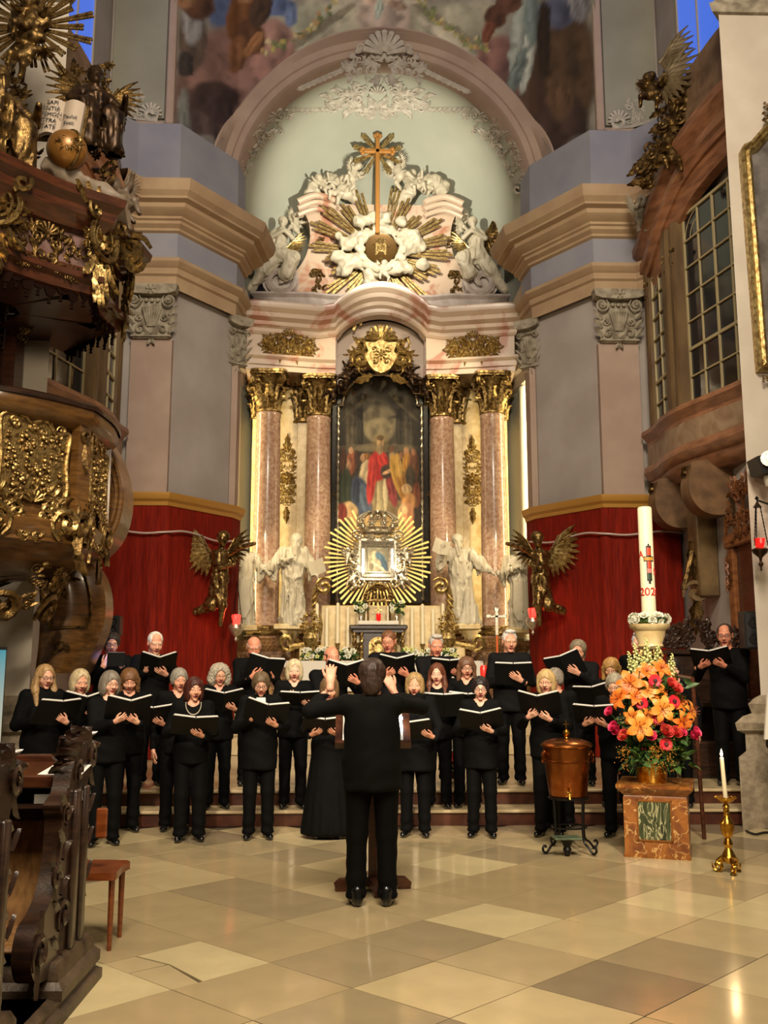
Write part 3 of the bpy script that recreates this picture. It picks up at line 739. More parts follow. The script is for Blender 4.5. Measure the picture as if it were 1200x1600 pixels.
BL=[(600,10,200,60,0,(176,170,148),.5),(600,-60,330,70,0,(168,160,146),.4),(480,70,70,60,-35,(172,172,150),.5),(720,70,70,60,35,(168,164,142),.5),(460,95,110,9,-38,(190,182,160),.4),(475,60,110,7,-34,(140,132,112),.4),(740,95,110,9,38,(186,178,156),.4),(725,58,110,7,34,(136,128,108),.4),(330,150,62,95,10,(120,92,84),.4),(365,120,70,80,-20,(132,100,92),.45),(425,95,42,62,-10,(150,112,102),.4),(430,60,30,30,0,(160,124,112),.4),(315,195,30,60,0,(84,66,66),.4),(335,155,40,28,10,(66,48,46),.35),(345,172,20,24,0,(58,42,44),.35),(300,60,22,50,0,(96,80,70),.4),(352,5,24,40,20,(86,102,140),.35),(430,8,34,18,10,(100,116,156),.35),(455,25,10,16,0,(110,126,160),.4),(300,35,16,34,0,(150,148,150),.4),(310,8,26,22,0,(90,60,44),.4),(290,-5,16,20,0,(150,110,80),.4),(378,25,24,44,10,(112,72,40),.3),(390,60,26,30,-20,(92,60,38),.3),(372,85,14,30,12,(120,80,52),.3),(385,-6,12,12,0,(150,108,76),.3),(396,70,10,24,40,(150,104,66),.3),(408,15,16,30,20,(70,50,36),.3),(290,100,14,20,0,(60,52,50),.4),(320,235,26,22,20,(130,124,120),.5),(345,240,14,30,40,(150,146,140),.5),(287,210,10,70,0,(120,122,118),.4),(860,170,52,105,0,(74,54,42),.4),(890,110,40,110,0,(82,62,44),.4),(880,200,40,60,0,(66,48,42),.4),(775,100,34,46,20,(128,92,84),.4),(790,140,26,30,10,(104,76,70),.4),(815,60,18,72,8,(150,156,146),.3),(822,95,12,50,10,(186,190,180),.3),(808,110,10,40,20,(110,120,116),.3),(832,30,14,40,0,(120,134,130),.3),(775,25,18,20,30,(84,52,38),.3),(762,50,10,18,20,(120,70,50),.3),(795,5,20,18,0,(96,62,46),.3),(870,20,30,24,0,(92,96,120),.4),(905,5,16,30,0,(130,128,132),.4),(850,60,12,60,0,(52,40,30),.35),(842,220,14,34,-30,(140,134,124),.45),(905,240,20,30,0,(110,108,102),.5),(875,150,20,40,0,(96,72,52),.5),(600,25,42,52,0,(182,164,150),.3),(600,60,56,14,0,(190,174,156),.25),(600,0,62,10,0,(198,186,168),.25),(582,-5,16,14,0,(206,180,160),.3),(612,-8,14,16,0,(196,176,156),.3),(592,14,6,18,10,(176,186,172),.3),(622,8,16,8,20,(150,128,108),.3),]
rg=random.Random(7)
for k in range(38):
 for s in(-1,1):
  t=k/37;cx=590+s*(55+120*t);cy=-12+85*t+18*math.sin(t*3)
  BL.append((cx+rg.uniform(-7,7),cy+rg.uniform(-7,7),rg.uniform(3,6),rg.uniform(2.5,5),rg.uniform(0,90),rg.choice([(178,166,96),(128,136,86),(196,182,140),(104,112,74),(170,140,96)]),.5))
set_paint(fresco.data,paint(px,py,(142,136,126),BL,3,9,.07,.42))
# ------------------------------------------------------------------ oratories (glazed galleries) in the side walls
muntin=M('muntin',C(176,160,120),.5)
win_no=[0]
def glazed(A,B,z0,z1,cols,rows,panes_glow=None,arch=True,fr=.03,pane_mat=None):
 """window standing on the plan line A-B: frame with bars, each pane a part"""
 win_no[0]+=1
 A=np.array((A[0],A[1],0.0));B=np.array((B[0],B[1],0.0));d=B-A;L=np.linalg.norm(d);d/=L;n=np.array((d[1],-d[0],0))
 def bar(mb,u0,u1,v0,v1,t=.03):
  mb.prism([(u0,v0),(u1,v0),(u1,v1),(u0,v1)],A-n*t,d,(0,0,1),n*2*t)
 b=MB()
 for k in range(cols+1):
  q=L*k/cols;w_=fr*1.5 if k in(0,cols) else(fr if k%2==0 else fr*.6);bar(b,q-w_/2,q+w_/2,z0,z1)
 for k in range(rows+1):
  q=z0+(z1-z0)*k/rows;w_=fr*1.5 if k in(0,rows,2) else fr*.7;bar(b,0,L,q-w_/2,q+w_/2,.034)
 if arch:
  zt=z0+(z1-z0)*(rows-1)/rows
  for r in(.95,.6):
   b.tube([tuple(A+d*(L/cols)*(1-r*math.cos(a))+np.array((0,0,zt+(z1-zt)*r*math.sin(a)))) for a in np.linspace(0,pi/2,8)],fr*.35,5)
 o=struct('window_%d'%win_no[0],b,muntin,smooth=False);BASE[o.name]=(0,0,0)
 for i in range(cols):
  for j in range(rows):
   p=MB();e=fr*.3
   p.prism([(L*i/cols+e,z0+(z1-z0)*j/rows+e),(L*(i+1)/cols-e,z0+(z1-z0)*j/rows+e),(L*(i+1)/cols-e,z0+(z1-z0)*(j+1)/rows-e),(L*i/cols+e,z0+(z1-z0)*(j+1)/rows-e)],A-n*.004,d,(0,0,1),n*.008)
   p.build('pane',pane_mat or glass_dark,o,smooth=False)
 return o
dusk_pane=M('dusk_pane',C(30,60,140),.2,emit=(C(64,112,226),.85))
for s in(-1,1):
 sd=s
 OP=smooth_path(mir([(-4.12,14.82),(-4.16,14.4),(-4.12,13.9),(-4.16,13.3),(-4.34,12.7),(-4.52,12.1),(-4.62,11.5)],s),3).tolist()
 G=[tuple(p) for p in OP]
 b=MB();b.sweep(G,[(-.5,5.42),(.0,5.42),(.05,5.40),(.06,5.33),(.0,5.27),(-.04,5.22),(-.04,5.17)],0,side=sd)
 b.sweep(G,[(-.04,5.18),(-.05,4.84)],1,side=sd,caps=False)
 b.sweep(G,[(-.05,4.86),(.02,4.82),(.04,4.72),(.0,4.64),(-.06,4.6),(-.1,4.5),(-.2,4.42),(-.6,4.38)],0,side=sd)
 trim(b,[M('oratory_marble',C(150,104,74),.35,col2=C(112,74,52),scale=4,stretch=(1,1,4),coat=.15),M('oratory_panel',C(150,128,104),.4,col2=C(122,96,74),scale=3,dist=1.5)],ang=30)
 # scroll brackets under the gallery
 for(yy,xx) in((14.25,4.22),(13.0,4.30)):
  b=MB()
  for h in(-.16,.10):
   cscroll(b,(0,0),.30,R(90),1,.06,0,1.5,h,n=22)
  V=[];P_,_=spiral((0,0),.30,R(90),1,1.5,22)
  out=[(-.28,.30),(-.33,.1),(-.30,-.12),(-.16,-.3),(.05,-.36),(.3,-.32),(.55,-.22),(.62,.1),(.6,.4),(-.2,.4)]
  b.prism(smooth_path(out+out[:1],4)[:-1].tolist(),(0,0,-.16),(1,0,0),(0,1,0),(0,0,.34))
  for k in range(7):
   b.lathe([(.035,0),(.03,.03),(0,.04)],(-.31+.02*k+.006*k*k,.26-.09*k,0),7,1,axis=(-1,0,0))
  for q in(-.3,.0):leaf2(b,(-.3,.36),R(-80),.34,.08,.3,1,q*.3+.1)
  warp(b,lambda P:np.c_[s*(xx+P[:,0]+.12),yy+P[:,2]*1.0,4.12+P[:,1]])
  trim(b,[M('bracket_stone',C(116,86,56),.5,col2=C(84,60,38),scale=5),old_gold])
  # corbel pilaster hanging below
 b=MB();x0,x1=sorted((s*4.72,s*4.42));b.box(x0,x1,13.55,13.95,2.7,3.95,0,.02)
 q=MB();cscroll(q,(0,0),.2,R(90),1,.05,0,1.3,0);q.tube([(-.02,.6,.05),(-.1,.3,.05),(-.18,.05,.05)],.05,6,1);leaf2(q,(0,-.1),R(-100),.5,.12,.2,1);leaf2(q,(-.05,.75),R(-90),.6,.08,.1,1)
 warp(q,lambda P:np.c_[s*(4.40+P[:,0]),13.6+P[:,2],2.75+P[:,1]]);b.merge(q)
 trim(b,[M('corbel_stone',C(120,96,60),.5,col2=C(92,70,42),scale=5),old_gold])
 # posts and glazing
 b=MB()
 for(yy,xx,ww) in((14.72,4.18,.16),(13.72,4.16,.26),(13.42,4.18,.14),(11.75,4.6,.2)):
  x0,x1=sorted((s*(xx+.02),s*(xx+.3)));b.box(x0,x1,yy-ww/2,yy+ww/2,5.4,8.3,0,.03)
  q=rocaille(.16,.5,3,4,1,mirror=False,shell=False);stand_up(q,(s*xx,yy,7.75),(-s,-.4,0));b.merge(q)
 trim(b,[M('gallery_post',C(112,88,52),.45,col2=C(84,62,36),scale=4,stretch=(1,1,.3)),old_gold],smooth=False)
 glazed((s*4.40,13.35),(s*4.72,11.85),5.45,8.35,4,7)
 glazed((s*4.30,14.62),(s*4.28,13.86),5.45,7.9,2,7)
 # swelling cornice that rises over the gallery
 CP=smooth_path([(s*4.25,14.95,.1),(s*4.2,14.5,.12),(s*4.16,14.1,.22),(s*4.18,13.6,.5),(s*4.26,13.0,.82),(s*4.4,12.3,.98),(s*4.55,11.4,1.0)],4).tolist()
 b=MB();b.sweep(CP,[(-.3,7.86),(.0,7.86),(.02,7.95),(.07,7.98),(.08,8.1),(.04,8.16),(.1,8.24),(.16,8.3),(.17,8.42),(.1,8.48),(-.3,8.5)],0,side=sd)
 b.sweep(CP,[(-.25,7.6),(-.1,7.6),(-.04,7.88)],0,side=sd)
 trim(b,[M('gallery_cornice',C(158,108,74),.4,col2=C(116,74,50),scale=3,stretch=(1,1,5))],ang=30)
 CQ=[(p[0],p[1],p[2]) for p in CP]
 b=MB();b.sweep(CQ,[(-.06,8.48),(-.08,9.5),(-.3,9.6)],0,side=sd);trim(b,[M('gallery_attic',C(138,112,86),.5,col2=C(110,84,62),scale=3,dist=1.5)],ang=60)
 # tall clerestory window full of dusk
 glazed((s*4.68,13.9),(s*4.68,12.2),9.9,15.5,2,2,arch=False,pane_mat=dusk_pane)
 # ================================================================== FIGURES (statues, putti): distance-field bodies
def statue_fn(arms,H=1.7,hood=False,beard=True,mitre=False,seed=1,lean=0.0,robe=.27,head_turn=(0,-.03),step=0.0):
 """robed standing figure at the origin facing -Y; arms: two lists shoulder->elbow->hand offsets"""
 def fn(P):
  z=P[:,2]/H;x=P[:,0]-lean*z*H;Q=np.c_[x,P[:,1],P[:,2]]
  ang=np.arctan2(P[:,1]+.3,x)
  fold=.012*np.sin(ang*15+4*z+3*vnoise(P*3.0,seed))*np.clip(1.1-z,.2,1)+folds(P,seed,.085,13,2.6)
  d=cap(Q,(0,0,.05),(0,0,.55*H),robe*.82,robe*.62)
  d=sm(d,ell(Q,(0,0,.66*H),(.215,.15,.26)),.10)
  d=sm(d,cap(Q,(-.15,0,.80*H),(.15,0,.80*H),.085),.08)
  d=sm(d,cap(Q,(.09+step,-.09,.04),(.07,-.05,.5*H),.12,.10),.08)
  for k,(sh,el,ha) in enumerate(arms):
   d=sm(d,cap(Q,sh,el,.085,.075),.05);d=sm(d,cap(Q,el,ha,.080,.05),.04)
   d=sm(d,cap(Q,np.array(el)+(0,0,-.02),np.array(el)*(.9,1,1)+(0,0,-.24),.07,.02),.06)
  d=d+fold
  for sh,el,ha in arms:
   ha=np.array(ha);dv=unit(ha-np.array(el));d=np.minimum(d,cap(Q,ha,ha+dv*.12,.04,.028));d=np.minimum(d,cap(Q,ha,ha+dv*.05+np.array((0,-.02,.06)),.02,.014))
   for f in(-1,0,1):d=np.minimum(d,cap(Q,ha+dv*.10+np.array((0,0,f*.022)),ha+dv*.19+np.array((0,0,f*.034)),.014,.010))
  hx,hy=head_turn;hz=.925*H
  d=sm(d,cap(Q,(0,0,.82*H),(hx*.5,hy,.88*H),.06),.03)
  h=statue_head(Q,(hx,hy,hz),1.12,seed,beard)
  d=sm(d,h,.012)
  if hood:
   hd=np.maximum(ell(Q,(hx,hy+.03,hz+.01),(.118,.125,.155)),-ell(Q,(hx,hy-.10,hz-.01),(.075,.12,.11)));d=sm(d,hd,.02)
   d=sm(d,ell(Q,(0,.02,.835*H),(.19,.14,.07)),.04)
  if mitre:d=np.minimum(d,np.maximum(cap(Q,(hx,hy+.01,hz+.08),(hx,hy,hz+.27),.10,.02),np.abs(Q[:,1]-hy)-.085))
  return d
 return fn
def statue_mesh(fn,H,h=.024,wd=.62,dp=.5,mats=None,name='figure'):
 V,F=nets(fn,(-wd,-dp,-.06),(wd,dp,H*1.12),h);b=MB();b.add(V,F);return b
def putto_mb(pose=0,h=.016):
 """a small winged infant, about .5 m long; belly at origin"""
 rr=random.Random(pose);j=lambda s=.05:rr.uniform(-s,s)
 def fn(P):
  d=ell(P,(0,0,0),(.085,.075,.12));d=sm(d,ell(P,(0,-.01,-.1),(.085,.08,.075)),.04)
  d=sm(d,ell(P,(j(),-.02,.2),(.078,.083,.088)),.02);d=sm(d,ell(P,(0,.01,.24),(.083,.08,.066))+.006*np.sin(P[:,0]*90)*np.sin(P[:,1]*90),.01)
  for s in(-1,1):
   e=np.array((s*.15,-.05+j(),.08+j(.08)));d=sm(d,cap(P,(s*.075,0,.09),e,.04,.033),.02)
   hd=e+np.array((s*.05+j(),-.08,.06+j(.09)));d=sm(d,cap(P,e,hd,.033,.024),.015);d=sm(d,ell(P,hd,(.028,.028,.028)),.01)
   k=np.array((s*.10+j(),-.12+j(),-.18+j()));d=sm(d,cap(P,(s*.05,-.02,-.12),k,.055,.045),.02)
   f=k+np.array((j(.04),.04+j(),-.13));d=sm(d,cap(P,k,f,.042,.026),.015);d=sm(d,cap(P,f,f+np.array((0,-.05,-.01)),.024,.018),.01)
  d=sm(d,cap(P,(-.1,-.05,-.06),(.12,-.05,-.1),.035,.03)+.01*np.sin(P[:,0]*60),.02)
  return d
 V,F=nets(fn,(-.3,-.32,-.42),(.3,.2,.34),h);b=MB();b.add(V,F)
 for s in(-1,1):
  w_=feather_wing(.26,s,rows=2);b.merge(w_,Matrix.Translation((s*.04,.07,.08))@Matrix.Rotation(pi/2,4,'X'))
 return b
def cloud_mb(pts,h=.05,seed=0):
 """heap of carved cloud: list of (x, y, z, r)"""
 A=np.array(pts)
 def fn(P):
  d=smu([ell(P,q[:3],(q[3],q[3]*.8,q[3]*.85)) for q in A],.05);return d+.16*A[:,3].mean()*np.sin(P[:,0]*24+2)*np.sin(P[:,2]*27+P[:,1]*20)+A[:,3].mean()*.5*(np.abs(2*vnoise(P*9,seed)-1)-.5)
 r=A[:,3].max()*1.3;V,F=nets(fn,A[:,:3].min(0)-r,A[:,:3].max(0)+r,h);b=MB();b.add(V,F);return b
def painted_panel(poly_fn,o,u,v,nu,nv,wd,ht,paint_fn,name,mat,parent,t=.02):
 """flat painted canvas of its own thickness: grid of nu x nv, colours by paint_fn(s, t) with s,t in 0..1"""
 S,T=np.meshgrid(np.linspace(0,1,nu),np.linspace(0,1,nv),indexing='ij');S2,T2=poly_fn(S,T) if poly_fn else(S,T)
 o,u,v=map(lambda q:np.asarray(q,float),(o,u,v));V=o+(S2[...,None]-.5)*wd*u+T2[...,None]*ht*v
 b=MB();b.grid(V,0);n_=np.cross(u,v)
 b.grid(V-n_*t,0,flip=True)
 ob=b.build(name,mat,parent,ang=180);c=paint_fn(S2.ravel(),T2.ravel());set_paint(ob.data,np.r_[c,c]);return ob
 # ================================================================== HIGH ALTAR
AY=18.8
alt=thing('high_altar','towering rose marble high altar with four columns and curved cornice','altar',(0,19.3,1.1))
COLX=[(-2.25,18.75),(-1.26,19.05),(1.26,19.05),(2.25,18.75)]
# socle
b=MB()
SP=[(-2.85,20.2),(-2.75,18.2),(-1.7,18.2),(-1.55,18.55),(-.85,18.7),(.85,18.7),(1.55,18.55),(1.7,18.2),(2.75,18.2),(2.85,20.2)]
b.sweep(SP,[(.1,1.1),(.1,1.3),(.04,1.36),(0,1.4),(0,2.0),(.06,2.06),(.1,2.14),(.1,2.2),(-.02,2.24),(-.6,2.24)],0)
b.build('socle',[brown_marble],alt,ang=30)
# back wall of the altar and flat pilasters behind the columns
b=MB();b.box(-2.62,2.62,19.75,20.1,2.2,7.6,0);b.build('back_panel',[cream_marble],alt,smooth=False)
for s in(-1,1):
 for x0,x1,y in((2.33,2.62,19.2),(1.5,1.72,19.45)):
  b=MB();a,c=sorted((s*x0,s*x1));b.box(a,c,y,19.8,2.3,6.75,0,.01);b.box(a-.03,c+.03,y-.03,19.8,2.24,2.42,0,.01);b.build('pilaster',[cream_marble],alt,smooth=False)
 b=MB();a,c=sorted((s*1.72,s*2.33));b.box(a,c,19.5,19.76,2.24,7.5,0);b.build('niche_panel',[cream_marble],alt,smooth=False)
cap_m=corinthian(.84,.235).mesh('capital',gold)
for x,y in COLX:
 b=MB()
 b.lathe([(.27,2.46),(.272,3.4),(.262,4.6),(.25,5.6),(.238,6.62),(.25,6.66),(.25,6.72),(.23,6.74)],(x,y,0),28,0)
 col=b.build('column',[rose_marble],alt,ang=60);BASE[col.name]=BASE[alt.name]
 q=MB();q.box(x-.36,x+.36,y-.36,y+.36,2.24,2.30,0,.01);q.build('column_plinth',[brown_marble],col,smooth=False)
 q=MB();q.lathe([(.3,2.30),(.35,2.32),(.36,2.36),(.33,2.395),(.29,2.41),(.29,2.43),(.315,2.445),(.315,2.47),(.28,2.49),(.272,2.5)],(x,y,0),24);q.build('column_base',[gold],col)
 place('capital',cap_m,col,(x,y,6.73),rot=Matrix.Rotation(random.Random(int(x*10)).choice((0,pi/2)),3,'Z'))
for s in(-1,1):
 for x,y in((s*2.48,19.3),(s*1.61,19.5)):
  place('pilaster_capital',cap_m,alt,(x,y,6.74),scale=(.78,.5,1.0))
  # entablature: stepped over the columns, its cornice arching over the picture
def ent_path(x1=.92):
 L=[(-2.78,19.9),(-2.68,18.42),(-1.25,18.72),(-.92,18.74)];return L
for s in(-1,1):
 b=MB();b.sweep(mir(ent_path(),-s),[(-.3,7.56),(0,7.56),(0,7.66),(.03,7.68),(.03,7.78),(.08,7.84),(.08,7.88),(0,7.9),(0,8.36)],0,side=1 if s>0 else-1)
 b.build('frieze',[pink_marble],alt,ang=30)
 b=MB();a,c=sorted((s*.9,s*2.68));b.box(a,c,18.95,20.0,7.58,8.4,0);b.build('frieze_core',[pink_marble],alt,smooth=False)
full=ent_path()+[(x,18.72) for x in np.linspace(-.84,.84,25)]+[(-p[0],p[1]) for p in ent_path()[::-1]]
full=[(x,y,.52*max(0,1-(x/.95)**2)**.8 if abs(x)<.95 and y>18.6 else 0.0) for x,y in full]
b=MB();b.sweep(full,[(-.25,8.3),(.02,8.3),(.05,8.35),(.05,8.42),(.12,8.47),(.14,8.54),(.24,8.6),(.26,8.68),(.34,8.76),(.36,8.84),(.36,8.88),(.0,8.93),(-.9,8.93)],0)
b.build('cornice',[pink_marble],alt,ang=30)
b=MB();Zt_=WXZ(593,588,19.45)[1];b.prism([(.93*math.cos(a_),Zt_-.62+.74*math.sin(a_)) for a_ in np.linspace(pi,0,19)]+[(.94,8.35)]+[(x,8.35+.5*max(0,1-(x/.95)**2)**.8) for x in np.linspace(.9,-.9,17)]+[(-.94,8.35)],(0,19.15,0),(1,0,0),(0,0,1),(0,.4,0));b.build('tympanum',[pink_marble],alt,smooth=False)
# gilt ornaments of the frieze, between the columns, and the great cartouche
for s in(-1,1):
 b=rocaille(1.15,.62,40,20,rim=False);stand_up(b,(s*1.86,18.575,8.12),unit((-s*.21,-1,0)));b.build('frieze_ornament',[gold_bright],alt)
 b=rocaille(.38,1.5,44,26,shell=False);flower2(b,(0,0),.14,8,0,.03);leaf2(b,(0,.6),R(90),.35,.08,0);leaf2(b,(0,-.6),R(-90),.35,.08,0);shell2(b,(0,.35),.14,10,170,7)
 stand_up(b,(s*1.92,19.5,WXZ(0,745,19.5)[1]),(0,-1,0));b.build('drop_ornament',[gold_bright],alt)
b=MB();q=rocaille(1.25,.9,52,15,rim=False)
q.prism([(x,z) for x,z in smooth_path([(0,-.40),(.14,-.34),(.24,-.22),(.32,-.02),(.26,.06),(.31,.24),(.14,.24),(0,.30),(-.14,.24),(-.31,.24),(-.26,.06),(-.32,-.02),(-.24,-.22),(-.14,-.34),(0,-.40)],4)[:-1]],(0,0,.02),(1,0,0),(0,1,0),(0,0,.13))
flower2(q,(0,-.02),.12,8,0,.14);[(cscroll(q,(k_*.12,-.16),.09,R(60),-k_,.022,0,1.3,.13),cscroll(q,(k_*.14,.1),.08,R(-60),k_,.02,0,1.3,.13),leaf2(q,(k_*.04,-.3),R(90-k_*30),.2,.05,0,0,.12)) for k_ in(-1,1)];shell2(q,(0,.3),.34,10,170,9,0,.04)
for s in(-1,1):
 cscroll(q,(s*.4,-.1),.2,R(90),-s,.05,0,1.3,.05);cscroll(q,(s*.42,.22),.18,R(-60),s,.045,0,1.3,.05);leaf2(q,(s*.2,-.4),R(-90+s*50),.4,.1,s*.5,0,.05)
Xc,Zc=WXZ(593,556,18.7);stand_up(q,(0,18.72,Zc));q.build('cartouche',[gold_bright],alt)
# dark bronze putti beside the cartouche
pm=[putto_mb(k).mesh('putto',dark_bronze) for k in(1,2)]
for s in(-1,1):
 X,Z=WXZ(593+s*48,582,18.75);place('putto',pm[1],alt,(X+s*.30,18.9,Z-.32),rot=Matrix.Rotation(-s*.8,3,'Y')@Matrix.Rotation(-s*.3,3,'Z'),scale=.85);place('putto',pm[0],alt,(X,18.85,Z),rot=Matrix.Rotation(-s*.5,3,'Y')@Matrix.Rotation(s*.4,3,'Z'),scale=.95)
 b=rocaille(.5,.35,61,7,mirror=False,shell=False);stand_up(b,(s*.78,18.9,Z-.32));b.build('garland',[old_gold],alt)
 # ------------------------------------------------------------------ altarpiece
ap=thing('altarpiece','tall round-topped altar painting of robed figures in a black frame','painting',(0,19.5,3.0))
X0,Z1=WXZ(593,588,19.45);zb=3.0;hw=.86;zs_=Z1-.66
def arch_outline(w0,zspring,ztop,shoulder=.09,n=20):
 r=w0-shoulder;L=[(-w0,zb),(-w0,zspring),(-r,zspring),(-r,zspring+.04)]
 L+=[(-r*math.cos(a),zspring+.04+(ztop-zspring-.04)*math.sin(a)) for a in np.linspace(0,pi,n)][1:-1]
 L+=[(r,zspring+.04),(r,zspring),(w0,zspring),(w0,zb)];return np.array(L)
po=arch_outline(hw+.16,zs_+.04,Z1+.16,.10);pi_=arch_outline(hw,zs_,Z1,.09)
b=MB()
V=np.stack([np.c_[po[:,0],np.full(len(po),19.62),po[:,1]],np.c_[po[:,0],np.full(len(po),19.36),po[:,1]],np.c_[po[:,0]*.97,np.full(len(po),19.33),po[:,1]-.02],np.c_[pi_[:,0]*1.03,np.full(len(po),19.37),pi_[:,1]+.02],np.c_[pi_[:,0],np.full(len(po),19.42),pi_[:,1]],np.c_[pi_[:,0],np.full(len(po),19.5),pi_[:,1]]],1)
b.grid(V,0,flip=False);fr=b.build('frame',[black_frame],ap,ang=30);BASE[fr.name]=BASE[ap.name]
b=MB();P_=np.c_[pi_[:,0]*1.015,np.full(len(po),19.365),pi_[:,1]+.01];Ls=np.r_[0,np.cumsum(np.linalg.norm(np.diff(P_,axis=0),axis=1))]
tt=np.arange(0,Ls[-1],.055);bx=[np.interp(tt,Ls,P_[:,k]) for k in range(3)]
b.tube(np.stack(bx,1),.028+.012*np.sin(np.arange(len(tt))*2.1),6,0);b.build('silver_beading',[silver],fr)
for s in(-1,1):
 b=rocaille(.16,.5,71,5,mirror=False,shell=False);stand_up(b,(s*(hw+.1),19.33,5.05));b.build('frame_ornament',[gold],fr)
ap_px=(527,660,588,900)
def ap_map(S,T):
 z=zb+T*(Z1-zb);r=hw-.09;q=np.clip((z-zs_-.04)/(Z1-zs_-.04),0,1);w_=np.where(z<zs_,hw,r*np.sqrt(1-q*q));return .5+(S-.5)*w_/hw,T
def ap_paint(s,t):
 x=527+133*s;y=905-317*t
 B=[(593,640,60,50,0,(74,66,50),.5),(592,655,30,26,0,(122,110,84),.35),(592,665,22,18,0,(146,132,100),.4),(545,660,8,50,0,(92,82,62),.4),(640,660,8,50,0,(80,72,56),.4),(562,662,5,46,0,(52,46,36),.4),(624,662,5,46,0,(60,54,42),.4),(555,632,3,30,50,(100,90,66),.4),(632,632,3,30,-50,(100,90,66),.4),(594,690,60,6,0,(110,98,74),.5),(593,720,70,20,0,(66,54,40),.5),(590,790,64,30,0,(120,94,58),.5),(600,776,60,12,0,(150,126,84),.5),(534,770,10,60,0,(48,50,32),.5),(654,760,8,60,0,(58,44,30),.5),(547,712,9,18,10,(150,86,56),.3),(547,694,4,5,0,(206,160,120),.4),(541,715,6,9,0,(200,150,110),.4),(535,710,5,20,0,(96,60,40),.4),(540,750,9,34,0,(58,66,44),.4),(556,704,4,10,0,(80,50,36),.4),(636,712,6,22,0,(196,140,60),.3),(648,716,8,24,0,(120,74,46),.3),(636,694,4,5,0,(190,140,100),.4),(648,696,4,5,0,(160,110,76),.4),(642,740,10,26,0,(70,58,40),.4),(628,700,4,5,0,(150,104,74),.4),(652,756,7,18,0,(130,72,44),.4),(571,724,10,20,14,(214,190,146),.3),(567,704,5,6,20,(196,150,106),.4),(574,702,6,5,0,(150,100,50),.4),(562,758,14,28,-8,(72,84,104),.3),(570,764,9,24,-16,(90,104,122),.3),(556,752,6,20,0,(52,60,78),.4),(586,726,12,2.6,6,(226,184,138),.4),(594,745,14,40,0,(196,176,130),.3),(586,742,3,36,0,(160,138,98),.4),(602,748,3,36,0,(222,202,156),.4),(590,716,16,22,8,(190,40,36),.28),(580,736,7,34,6,(204,60,50),.3),(612,748,7,26,-14,(150,60,56),.3),(598,706,8,12,-20,(214,58,48),.35),(604,724,10,10,0,(72,54,46),.35),(594,682,6,8,0,(204,160,116),.3),(593,692,5,8,0,(170,146,110),.35),(594,676,6,4,0,(64,42,26),.4),(594,684,14,14,0,(150,124,70),.6,.35),(616,710,7,15,-14,(118,120,124),.3),(612,692,4,5,0,(120,80,54),.4),(606,724,9,2.6,-24,(216,168,120),.4),(623,730,10,34,-18,(196,150,64),.3),(630,746,7,26,-10,(168,116,46),.35),(624,715,5,18,-10,(206,160,80),.4),(545,778,14,11,30,(212,176,122),.3),(556,794,4,22,-34,(206,162,106),.35),(533,782,9,14,0,(150,60,44),.35),(572,790,8,8,0,(206,164,110),.4),(636,748,8,8,0,(210,170,118),.35),(640,766,12,12,10,(196,140,80),.35),(630,782,8,14,10,(216,176,124),.35),(640,790,8,22,0,(206,140,96),.35),(634,778,4,5,0,(230,196,140),.4),(614,800,20,14,0,(170,140,86),.5),(592,812,44,18,0,(196,166,104),.5),(560,815,20,16,0,(140,104,66),.5)]
 return paint(x,y,(62,56,44),B,5,2.4,.12)*.9
painted_panel(ap_map,(0,19.5,zb),(1,0,0),(0,0,1),140,320,hw*2,Z1-zb,ap_paint,'canvas',Mpaint('oil_paint',.7),ap,.03)
# ------------------------------------------------------------------ pediment over the altar
ped=thing('altar_pediment','rose and grey marble upper altar storey with scroll feet','pediment',(0,19.4,8.95))
def zz_(py,Y=19.1):return WXZ(590,py,Y)[1]
def xx_(px,Y=19.1):return WXZ(px,400,Y)[0]
b=MB()
outl=[(465,318),(478,345),(481,372),(474,402),(455,428),(425,440),(420,488),(590,492),(760,488),(755,440),(725,428),(706,402),(699,372),(702,345),(715,318)]
P_=[((px-590)/590*.0+(px-590)*.01370,zz_(py)) for px,py in outl]
Pm=smooth_path([p for p in P_[:6]],5).tolist()+P_[6:9]+smooth_path([p for p in P_[9:]],5).tolist()
b.prism(Pm,(0,19.15,0),(1,0,0),(0,0,1),(0,.7,0));b.build('body',[pink_marble],ped,ang=30)
b=MB();xo=2.62;zt,zl=zz_(466),zz_(492)
b.sweep([(-xo,20.0),(-xo,18.85),(-1.4,18.85),(-1.1,18.95),(1.1,18.95),(1.4,18.85),(xo,18.85),(xo,20.0)],[(.05,8.9),(.05,9.0),(0,9.05),(0,zt-.1),(.06,zt-.04),(.06,zt),(-.9,zt+.02)],0);b.build('base_block',[grey_marble],ped,ang=30)
